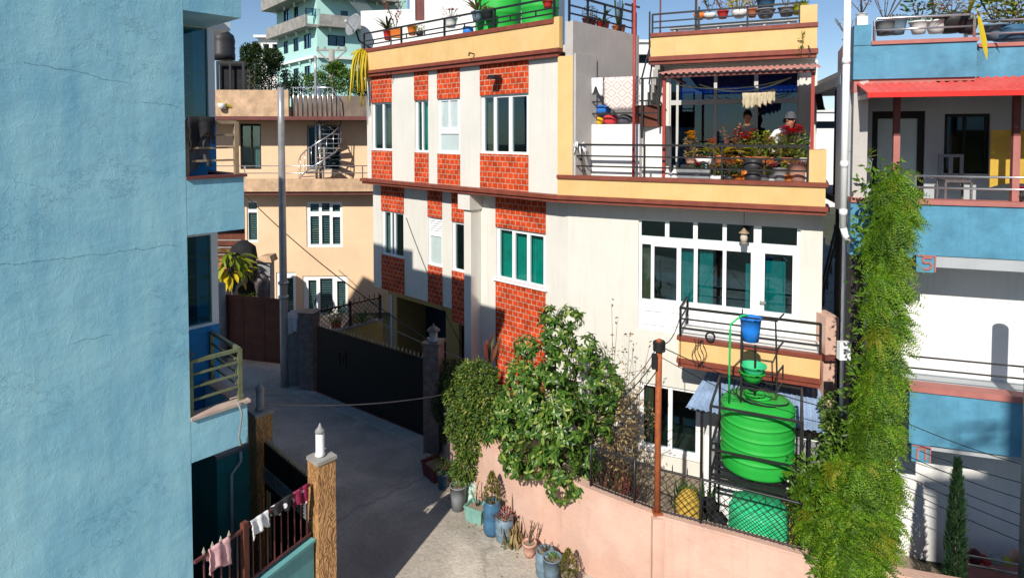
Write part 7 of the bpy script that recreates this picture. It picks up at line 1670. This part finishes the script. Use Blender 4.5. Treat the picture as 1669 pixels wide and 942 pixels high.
# ---- terrace pots (stand on the terrace floor and on a two step shelf)
ZT = Z_C1 + .122
m = MB(); sx0 = FRT.hit(1112, 250, .75)[0]; sx1 = FRT.hit(1318, 250, .75)[0]
m.box(sx0, sx1, .55, .95, ZT + .52, ZT + .56); m.box(sx0, sx1, .28, .5, ZT + .2, ZT + .23)
for x in (sx0 + .03, (sx0 + sx1) / 2, sx1 - .08): m.box(x, x + .05, .56, .94, ZT, ZT + .519); m.box(x, x + .05, .3, .48, ZT, ZT + .199)
tag(m.build('plant_shelf', MT['pot_dark'], M=FRT.M), 'low two step dark plant shelf on the terrace', 'shelf')
Gt = 'pots on the terrace plant shelf'
hi = ZT + .562; lo = ZT + .232
rowp = [
 (1126, .75, hi, 'small pink pot with a knobbly brown stump and yellow bloom on the terrace', 'round', .10, .13, 'pot_pink', 'flower', .08, .50, 'leaf_dry', 'yellow_flower'),
 (1147, .75, hi, 'wide white bowl with a pinkish bud on the terrace shelf', 'bowl', .15, .12, 'pot_white', 'succulent', .08, .12, 'leaf_plum', None),
 (1176, .75, hi, 'clay pot with tall yellow edged aloe on the terrace shelf', 'round', .13, .18, 'terracotta', 'strap', .28, .55, 'leaf_yellow', None),
 (1208, .72, hi, 'clay pot with green bush and red blooms before the dark clothed person', 'round', .14, .17, 'terracotta', 'flower', .22, .42, 'leaf_conifer', 'red_flower'),
 (1238, .72, hi, 'round clay pot with spiky yellow green bush on the terrace shelf', 'round', .14, .17, 'terracotta', 'bushy', .24, .42, 'leaf_lime', None),
 (1296, .75, hi, 'clay pot with red and yellow flowers at the right end of the terrace shelf', 'round', .12, .16, 'terracotta', 'flower', .22, .58, 'leaf_mid', 'red_flower'),
 (1192, .75, hi, 'slim pot with an orange stalk and red bud on the terrace shelf', 'round', .08, .16, 'pot_orange', 'sparse', .15, .5, 'leaf_plum', None),
 (1272, .75, hi, 'dark pot with pale striped fan leaves on the terrace shelf', 'round', .12, .16, 'pot_dark', 'spiky', .25, .42, 'leaf_dry', None),
 (1168, .39, lo, 'low pot of yellow flowers on the lower terrace shelf step', 'bowl', .14, .12, 'pot_white', 'flower', .16, .20, 'leaf_conifer', 'yellow_flower'),
 (1189, .39, lo, 'low pot of orange and yellow blooms on the lower terrace shelf step', 'bowl', .12, .12, 'pot_dark', 'flower', .16, .30, 'leaf_mid', 'orange_flower'),
 (1228, .39, lo, 'large dark jar on the lower terrace shelf step', 'jar', .17, .42, 'pot_dark', 'none', 0, 0, 'leaf_mid', None),
 (1246, .39, lo, 'pot with grey striped leaves on the lower terrace shelf step', 'round', .13, .16, 'pot_grey', 'spiky', .2, .34, 'leaf_dry', None),
 (1272, .39, lo, 'pale chequered pot on the lower terrace shelf step', 'bucket', .13, .28, 'cloth_grey', 'none', 0, 0, 'leaf_mid', None),
 (1138, .39, lo, 'little red potted bloom on the left of the lower terrace step', 'round', .10, .14, 'pot_white', 'flower', .13, .24, 'leaf_mid', 'red_flower'),
 (1205, .39, lo, 'little pot of yellow daisies in the middle of the lower terrace step', 'round', .10, .14, 'pot_orange', 'flower', .15, .24, 'leaf_mid', 'yellow_flower'),
 (1258, .39, lo, 'little white pot of pink blooms right of the striped leaves', 'round', .10, .15, 'pot_white', 'flower', .13, .22, 'leaf_mid', 'pink_flower'),
 (1288, .39, lo, 'orange pot with yellow green leaves on the lower terrace step', 'round', .11, .17, 'pot_orange', 'bushy', .14, .24, 'leaf_lime', None),
 (1222, .78, hi, 'orange pot with red amaranth at the elbow of the dark clothed person', 'round', .11, .16, 'pot_orange', 'flower', .16, .45, 'leaf_lime', 'red_flower'),
 (1254, .78, hi, 'round orange pot with yellow marigolds before the shawled person', 'round', .12, .16, 'pot_orange', 'flower', .18, .34, 'leaf_mid', 'yellow_flower'),
 (1159, .78, hi, 'white pot with orange marigolds next to the wide white bowl', 'round', .10, .15, 'pot_white', 'flower', .15, .32, 'leaf_mid', 'orange_flower'),
 (1283, .70, hi, 'tall leafy pot with pink blooms beside the shawled person', 'round', .11, .16, 'terracotta', 'flower', .17, .52, 'leaf_lime', 'pink_flower'),
 (1310, .74, hi, 'spreading lime green plant against the ochre terrace corner', 'round', .11, .16, 'pot_white', 'strap', .2, .36, 'leaf_lime', None),
 (1301, .39, lo, 'white and maroon pot at the right of the lower terrace shelf step', 'bucket', .16, .36, 'pot_pink', 'succulent', .12, .14, 'leaf_plum', None)]
for (px, yo, z, lab, pk, pr, phh, pm, kind, r, h, lm, fl) in rowp: potted(onfr(FRT, px, 250, yo, z), lab, pk, pr * 1.15, phh * 1.15, pm, kind, r * 1.15, h * 1.25, lm, fl, group=Gt)
def bottle(px, yo, z, lab, r, h, mt):
    m = MB(); m.lathe([(.001, 0), (r, 0), (r, h * .62), (r * .4, h * .78), (r * .35, h * .95), (r * .45, h * .96), (r * .45, h), (.001, h)], n=14, cap=False); tag(m.build('bottle', MT[mt], at=onfr(FRT, px, 260, yo, z)), lab, 'bottle', 'bottles on the terrace')
bottle(1088, .32, ZT + .12, 'left white plastic bottle behind the terrace rail', .075, .42, 'pot_white'); bottle(1100, .34, ZT + .12, 'right white plastic bottle behind the terrace rail', .075, .45, 'pot_white'); bottle(1217, .36, lo, 'bright orange bottle shaped jug on the terrace shelf step', .10, .42, 'pot_orange'); bottle(1318, .36, ZT + .1, 'tall white bottle by the ochre terrace corner', .09, .62, 'pot_white'); bottle(1151, .36, lo, 'slim pale glass bottle on the terrace shelf step', .05, .36, 'frosted')
m = MB(); m.box(-.32, .3, -.12, .12, 0, .26); m.box(-.34, .32, -.14, -.122, .2, .26); tag(m.build('foam_planter', MT['pot_grey'], M=Matrix.Translation(onfr(FRT, 1132, 265, .39, lo)) @ Matrix.Rotation(FRT.ang, 4, 'Z')), 'grey oblong foam planter on the lower terrace shelf step', 'planter')
# sheets of leaf litter along the wall foot
m = MB(); rr = random.Random(91)
for i in range(420):
    u = rr.random(); k = int(u * 55) + 3; q = wpr[k]; n_ = (wpr[k + 1] - wpr[k]).normalized(); nn = Vector((n_.y, -n_.x)); dd = abs(rr.gauss(0, .28)) + .02
    m.leaf(Vector((q.x + nn.x * dd, q.y + nn.y * dd, .008 + .01 * rr.random())), Vector((rr.uniform(-1, 1), rr.uniform(-1, 1), .05)), Vector((0, 0, 1)) + rv(rr, .3), rr.uniform(.03, .07), .03)
o = m.build('leaf_litter', MT['leaf_dry'], kind='stuff')
for (px, py, n_, h_, lab) in ((842, 882, 16, .16, 'tiny green weed at the wall foot above the clay pot'), (790, 842, 12, .12, 'tiny weed between the mint crate and the tall blue jar'), (700, 756, 16, .2, 'small weed at the foot of the lantern pillar')):
    weeds(lp_(px, py), lab, n_, .1, h_, 'leaf_mid')
# mop
q = onfr(FRT, 945, 280, .22, ZT + .1); t = thing('mop', 'grey string mop leaning upside down at the left of the terrace', 'mop', at=q); zt = FRT.hit(945, 240, .22)[1] - q.z
m = MB(); m.tube([(.12, 0, 0), (-.03, -.04, zt)], .013, 6); m.tube([(.18, .02, 0), (.0, -.04, zt - .1)], .012, 6); m.build('handle', MT['bark'], t)
m = MB(); rr = random.Random(8)
for k in range(44):
    a = rr.uniform(0, 6.283); d = Vector((math.cos(a), math.sin(a), rr.uniform(-.4, .9))); p = Vector((-.03, -.04, zt)); m.tube([p, p + d * .13, p + d * .19 + Vector((0, 0, -.16))], .018, 4)
m.build('mop_head', MT['cloth_white'], t)
# clothes lines and laundry on the terrace
s0, z0 = FRT.hit(1100, 138, .5); s1, z1_ = FRT.hit(1290, 128, 1.6); sm, zm = FRT.hit(1235, 155, .9)
def line(lab, a, b_, sag, mt='rope'):
    a, b_ = Vector(a), Vector(b_); m = MB(); pts = [a.lerp(b_, i / 16) - a - Vector((0, 0, sag * 4 * (i / 16) * (1 - i / 16))) for i in range(17)]; m.tube(pts, .012, 5); tag(m.build('clothes_line', MT[mt], at=a), lab, 'clothes line', 'clothes lines under the terrace canopy')
line('upper pale clothes line under the terrace canopy', FRT.w(FRT.hit(1098, 137, .6)[0], .6, FRT.hit(1098, 137, .6)[1]), FRT.w(FRT.hit(1290, 127, .9)[0], .9, FRT.hit(1290, 127, .9)[1]), .16)
la = FRT.w(FRT.hit(1140, 138, .6)[0], .6, FRT.hit(1140, 138, .6)[1]); lb_ = FRT.w(FRT.hit(1288, 127, .6)[0], .6, FRT.hit(1288, 127, .6)[1])
line('lower clothes line carrying the cream socks on the terrace', la, lb_, .20)
for k, (px, w_) in enumerate(((1212, .10), (1219, .09), (1226, .10), (1234, .09), (1242, .10), (1250, .10), (1258, .08))):
    s, z = FRT.hit(px, 153 - max(0, k - 3) * 1.8, .6); cloth('drying_sock', 'cream cloth piece hanging in the row on the lower terrace clothes line', 'laundry', 'cloth_cream', FRT.w(s - .02, .6, z), FRT.w(s + w_ - .02, .6, z), .30 - .01 * k, 2, .02, seed=30 + k, group='cream cloths in a row on the terrace line', back=.8)
# blanket, bags, laundry on the stair landing
pat_m, nt, p_, N, link = nodes('patterned_blanket'); p_.inputs['Roughness'].default_value = .9
tc = N('ShaderNodeTexCoord'); sp_ = N('ShaderNodeSeparateXYZ'); link(tc.outputs['Object'], sp_.inputs[0])
px_ = N('ShaderNodeMath', operation='PINGPONG'); px_.inputs[1].default_value = .11; link(sp_.outputs['X'], px_.inputs[0])
pz_ = N('ShaderNodeMath', operation='PINGPONG'); pz_.inputs[1].default_value = .16; link(sp_.outputs['Z'], pz_.inputs[0])
ad_ = N('ShaderNodeMath', operation='ADD'); link(px_.outputs[0], ad_.inputs[0]); link(pz_.outputs[0], ad_.inputs[1])
ck = N('ShaderNodeMath', operation='PINGPONG'); ck.inputs[1].default_value = .045; link(ad_.outputs[0], ck.inputs[0]); mk_ = N('ShaderNodeMath', operation='MULTIPLY'); mk_.inputs[1].default_value = 22.; link(ck.outputs[0], mk_.inputs[0])
rmp = N('ShaderNodeValToRGB'); rmp.color_ramp.elements[0].color = (.55, .45, .42, 1); rmp.color_ramp.elements[1].color = (.80, .70, .66, 1); rmp.color_ramp.elements[0].position = .3; rmp.color_ramp.elements[1].position = .6; link(mk_.outputs[0], rmp.inputs['Fac']); link(rmp.outputs['Color'], p_.inputs['Base Color'])
yl = YS - .04; zrail = zl + hR
sa_, _ = FRT.hit(984, 140, yl); sb_, _ = FRT.hit(1042, 140, yl); zdrop = zrail - FRT.hit(1010, 178, yl)[1]
cloth('patterned_blanket', 'pale pink patterned blanket on the stair landing rail', 'blanket', pat_m, FRT.w(sa_, yl + .06, zrail + .02), FRT.w(sb_, yl + .06, zrail + .02), zdrop, 3, .02, seed=70, uneven=.10)
sc_, _ = FRT.hit(956, 140, yl); cloth('white_cloth', 'white pointed cloth left of the patterned blanket on the landing rail', 'laundry', 'cloth_white', FRT.w(sc_, yl + .06, zrail + .02), FRT.w(sa_ - .03, yl + .06, zrail + .02), .36, 2, .02, seed=71, uneven=.4)
for (px, py, mt, lab, r) in ((982, 182, 'cloth_blue', 'blue bag on the stair landing under the white cloth', .13), (974, 190, 'yellow_flower', 'yellow bundle on the stair landing', .10), (995, 195, 'cloth_red', 'red patterned bundle on the stair landing below the blanket', .13), (1018, 195, 'cloth_charcoal', 'grey patterned bundle on the stair landing below the blanket', .13), (1062, 188, 'rust_gate', 'brown box on the right of the stair landing', .2)):
    q = onfr(FRT, px, py, YS + .3, zl + (.22 if 'blue' in lab else 0)); m = MB()
    if 'box' in lab: m.box(-.3, .25, -.1, .3, -.05, .38); m.box(-.31, .26, -.11, .31, .381, .41)
    else: m.blob((0, 0, r * .85), r * 1.4, r, r * .9, n=12, rnd=R, jit=.12)
    tag(m.build('box' if 'box' in lab else 'bundle', MT[mt], at=q), lab, 'box' if 'box' in lab else 'bundle')

# ---- people on the terrace
def person(label, at, rz, joints, edges, radii, mats, zones, head, hair=True, cap=None):
    t = thing('person', label, 'person', M=Matrix.Translation(at) @ Matrix.Rotation(rz, 4, 'Z'))
    me = bpy.data.meshes.new('body'); me.from_pydata([Vector(j) for j in joints], edges, []); o = bpy.data.objects.new('body', me); COL.objects.link(o)
    md = o.modifiers.new('skin', 'SKIN'); md.use_smooth_shade = True
    for i, v in enumerate(me.skin_vertices[0].data): v.radius = (radii[i], radii[i] * (.72 if i in (0, 1, 2) else 1)); v.use_root = (i == 0)
    o.modifiers.new('sub', 'SUBSURF').levels = 2; o.modifiers['sub'].render_levels = 2
    dg = bpy.context.evaluated_depsgraph_get(); me2 = bpy.data.meshes.new_from_object(o.evaluated_get(dg)); o.modifiers.clear(); o.data = me2
    me2.materials.clear()
    for m_ in mats: me2.materials.append(MT[m_])
    for p in me2.polygons: p.material_index = zones(p.center); p.use_smooth = True
    place(o, t, WM[t.name])
    hc = Vector(head)
    m = MB(); m.blob((hc.x, hc.y + .015, hc.z + .02), .088, .102, .122, n=16)
    hairm = MB(); hairm.v = [v for v in m.v]; hairm.f = [f for f in m.f if not (sum(m.v[i][1] for i in f) / len(f) < hc.y - .03 and sum(m.v[i][2] for i in f) / len(f) < hc.z + .065)]; hairm.m = [0] * len(hairm.f); hairm.sm = [True] * len(hairm.f)
    if hair: hairm.lathe([(.05, -.05), (.065, -.0), (.04, .05)], (hc.x, hc.y + .11, hc.z - .02), n=10); hairm.build('hair', MT['hair'], t)
    if cap: m = MB(); m.lathe([(.125, -.01), (.10, .0), (.098, .06), (.06, .115), (.001, .13)], (hc.x, hc.y, hc.z + .04), n=16); m.build('cap', MT[cap], t)
    m = MB()
    for sx in (-1, 1): m.blob((hc.x + sx * .032, hc.y - .083, hc.z + .012), .013, .008, .009, n=6)
    m.build('eyes', MT['hair'], t); m = MB(); m.blob((hc.x, hc.y - .098, hc.z - .02), .014, .016, .022, n=6)
    for sx in (-1, 1): m.blob((hc.x + sx * .086, hc.y, hc.z - .005), .012, .022, .03, n=6)
    m.build('nose_and_ears', MT['skin'], t); m = MB(); m.blob((hc.x, hc.y - .086, hc.z - .062), .024, .008, .008, n=6); m.build('mouth', MT['cloth_maroon'], t)
    return t
def std(bend=0., arm_l=None, arm_r=None):
    b = bend; ch = Vector((0, -.34 * math.sin(b), .98 + .34 * math.cos(b))); nk = Vector((0, -.56 * math.sin(b), .96 + .55 * math.cos(b))); hd = Vector((0, -.56 * math.sin(b) - .03, nk.z + .10)); hd2 = Vector((hd.x, hd.y - .015, hd.z + .12))
    J = [(0, 0, .95), (0, -.17 * math.sin(b), .97 + .16 * math.cos(b)), tuple(ch), tuple(nk), tuple(hd), tuple(hd2)]; Rr = [.15, .135, .155, .055, .088, .075]
    E = [(0, 1), (1, 2), (2, 3), (3, 4), (4, 5)]
    for sx in (-1, 1):
        arm = (arm_l if sx < 0 else arm_r) or [(sx * .25, -.03, ch.z - .22), (sx * .22, -.22, ch.z - .36)]
        i = len(J); sh = (sx * .17, ch.y, ch.z + .10); J += [sh, arm[0], arm[1]]; Rr += [.062, .045, .034]; E += [(2, i), (i, i + 1), (i + 1, i + 2)]
        hx, hy, hz_ = arm[1]; dv_ = (Vector(arm[1]) - Vector(arm[0])).normalized()
        k = len(J); J.append(tuple(Vector(arm[1]) + dv_ * .08)); Rr.append(.03); E.append((i + 2, k))
        for f in range(4):
            q = Vector(J[k]) + dv_ * (.05 + .01 * (f in (1, 2))) + Vector((.018 * (f - 1.5), 0, -.01)); J.append(tuple(q)); Rr.append(.009); E.append((k, len(J) - 1)); J.append(tuple(q + dv_ * .03 + Vector((0, 0, -.02)))); Rr.append(.008); E.append((len(J) - 2, len(J) - 1))
        J.append(tuple(Vector(arm[1]) + dv_ * .05 + Vector((-sx * .04, -.01, 0)))); Rr.append(.011); E.append((i + 2, len(J) - 1))
    for sx in (-1, 1):
        i = len(J); J += [(sx * .10, 0, .88), (sx * .11, -.02, .48), (sx * .11, .01, .09), (sx * .12, -.14, .05)]; Rr += [.095, .062, .045, .04]; E += [(0, i), (i, i + 1), (i + 1, i + 2), (i + 2, i + 3)]
    return J, E, Rr, hd2
J, E, Rr, hd = std(.12)
q = onfr(FRT, 1216, 250, 1.08, ZT); zh = FRT.hit(1216, 188, 1.08)[1] - ZT
sc = zh / (hd.z - .03); J = [tuple(Vector(j) * sc) for j in J]; hd = hd * sc; Rr = [r * sc for r in Rr]
person('person in a dark top standing behind the flower pots and facing the lane', q, FRT.ang * .3, J, E, Rr, ['skin', 'cloth_black', 'cloth_charcoal'], lambda c: 0 if ((c - hd).length < .24 or c.y < -.26 * sc) else (1 if c.z > .9 * sc else 2), (hd.x, hd.y + .02, hd.z - .05))
J, E, Rr, hd = std(.75)
q = onfr(FRT, 1262, 250, 1.12, ZT); zh = FRT.hit(1270, 190, 1.0)[1] - ZT
sc = max(.75, zh / (hd.z + .05)); J = [tuple(Vector(j) * sc) for j in J]; hd = hd * sc; Rr = [r * sc * 1.08 for r in Rr]
person('person in a white shawl and grey cap bending over the terrace pots', q, FRT.ang * .3 + .5, J, E, Rr, ['skin', 'cloth_white', 'cloth_charcoal'], lambda c: 0 if (c - hd).length < .21 or c.z < .12 else (1 if c.z > .85 * sc else 2), (hd.x, hd.y, hd.z - .03), cap='cloth_charcoal')

# ---- pots and plants on the right house
Gh = 'pots on the roof of the blue and white house'
for (px, py, yo, lab, pk, pr, phh, pm, kind, r, h, lm) in (
 (1404, 27, .12, 'small pot of bare reddish twigs on the white corner post', 'round', .08, .05, 'pot_white', 'sparse', .3, .45, 'leaf_plum'),
 (1442, 58, .45, 'pale pot with white dry twigs on the blue roof', 'bucket', .14, .22, 'pot_grey', 'dry', .22, .35, 'leaf_dry'),
 (1462, 57, .5, 'dark cone shaped pot on the blue roof', 'round', .14, .28, 'pot_bluegrey', 'succulent', .12, .12, 'leaf_dry'),
 (1497, 56, .5, 'pot with a bright green upright bush on the blue roof', 'round', .13, .2, 'pot_white', 'bushy', .22, .5, 'leaf_mid'),
 (1525, 55, .5, 'pot with dark purple arching twigs on the blue roof', 'round', .14, .2, 'pot_white', 'sparse', .34, .6, 'leaf_plum'),
 (1550, 54, .55, 'large dark bowl with brown shaggy plant on the blue roof', 'bowl', .26, .28, 'pot_dark', 'bushy', .3, .35, 'leaf_dry'),
 (1576, 54, .5, 'pot with drooping yellow green straps by the roof rail end', 'round', .15, .2, 'pot_dark', 'strap', .3, .55, 'leaf_lime'),
 (1622, 66, .85, 'pot with tall yellow flowering branches on the lower blue roof', 'round', .16, .25, 'pot_bluegrey', 'sparse', .4, .95, 'leaf_lime'),
 (1648, 66, .85, 'blue tub with brown green bush at the right picture edge', 'drum', .24, .22, 'pot_blue', 'bushy', .36, .6, 'leaf_conifer'),
 (1669, 66, 1.1, 'tub with tall yellowing bush cut by the right picture edge', 'drum', .24, .22, 'pot_blue', 'bushy', .4, .8, 'leaf_lime')):
    p = onfr(FH, px, py, yo); zz = (hs(1392, 27)[1] + .003) if px == 1404 else (max(p.z, zu0 + .335)); potted(Vector((p.x, p.y, zz)), lab, pk, pr, phh, pm, kind, r, h, lm, group=Gh)
m = MB(); m.box(sL + .35, sE - .1, .30, .85, zu0 + .335, zu1 - .02); tag(m.build('plant_bench', MT['old_concrete'], M=FH.M), 'concrete plant bench behind the blue roof parapet', 'bench')
q = onfr(FH, 1600, 45, -.06); m = MB(); m.leaf2(Vector((0, .1, .3)), Vector((.1, -.15, -1)), Vector((0, -1, 0)), .8, .09, 0, .0); m.leaf2(Vector((-.1, .1, .3)), Vector((.5, -.2, -.25)), Vector((0, -.3, 1)), .35, .09, 0, .3); tag(m.build('hanging_leaf', MT['leaf_yellow'], at=q), 'long yellow leaf hanging over the step of the blue parapet', 'plant')
p = onfr(FH, 1408, 275, .25); potted(p, 'grey pot with spiky aloe on the porch wall of the blue and white house', 'box', .10, .16, 'pot_grey', 'spiky', .16, .28, 'leaf_lime')
p = onfr(FH, 1662, 325, .12, zb1 + .002); potted(p, 'small pot with a pink flower on the porch coping by the red post', 'round', .06, .08, 'pot_dark', 'flower', .08, .14, 'leaf_mid', 'pink_flower')
p = at_y(1357, 100, 14.5); q2 = FSd.w(1.0, .1, hs(1392, 45)[1]); potted(q2, 'small pot of drooping orange stems on the grey side wall of the blue house', 'round', .1, .12, 'pot_dark', 'dry', .25, .35, 'leaf_conifer')
m = MB(); m.box(-.12, .12, -.1, .1, 0, .2); m.box(-.14, .14, -.12, .12, .201, .23); 
# clutter on the shelf low right
rr = random.Random(77); xs = hs(1600, 915, -.2)
for k, (mt, w_, hh_) in enumerate((('pot_maroon', .16, .18), ('pot_red', .12, .1), ('cloth_grey', .2, .14), ('pot_lime', .14, .08), ('pot_pink', .12, .16))):
    s, z = hs(1588 + k * 17, 918, -.15); m = MB(); m.blob((0, 0, hh_ * .6), w_ * .6, .1, hh_ * .7, n=9, rnd=rr, jit=.15)
    tag(m.build('shoe_bundle', MT[mt], at=FH.w(s, -.15, z)), ['dark red bundle', 'bright red bundle', 'grey bundle', 'olive bundle', 'pale pink bundle'][k] + ' on the low shelf beside the utility pole', 'bundle')
s, z = hs(1570, 924, -.15); m = MB(); m.box(s - .05, HR, -.35, .2, z - .1, z - .02); m.box(s, HR, -.3, .18, 0, z - .101); tag(m.build('low_shelf', MT['mauve_trim'], M=FH.M), 'low masonry shelf beside the utility pole at the bottom right', 'shelf')
# gap filler: blanket roof flue etc. done
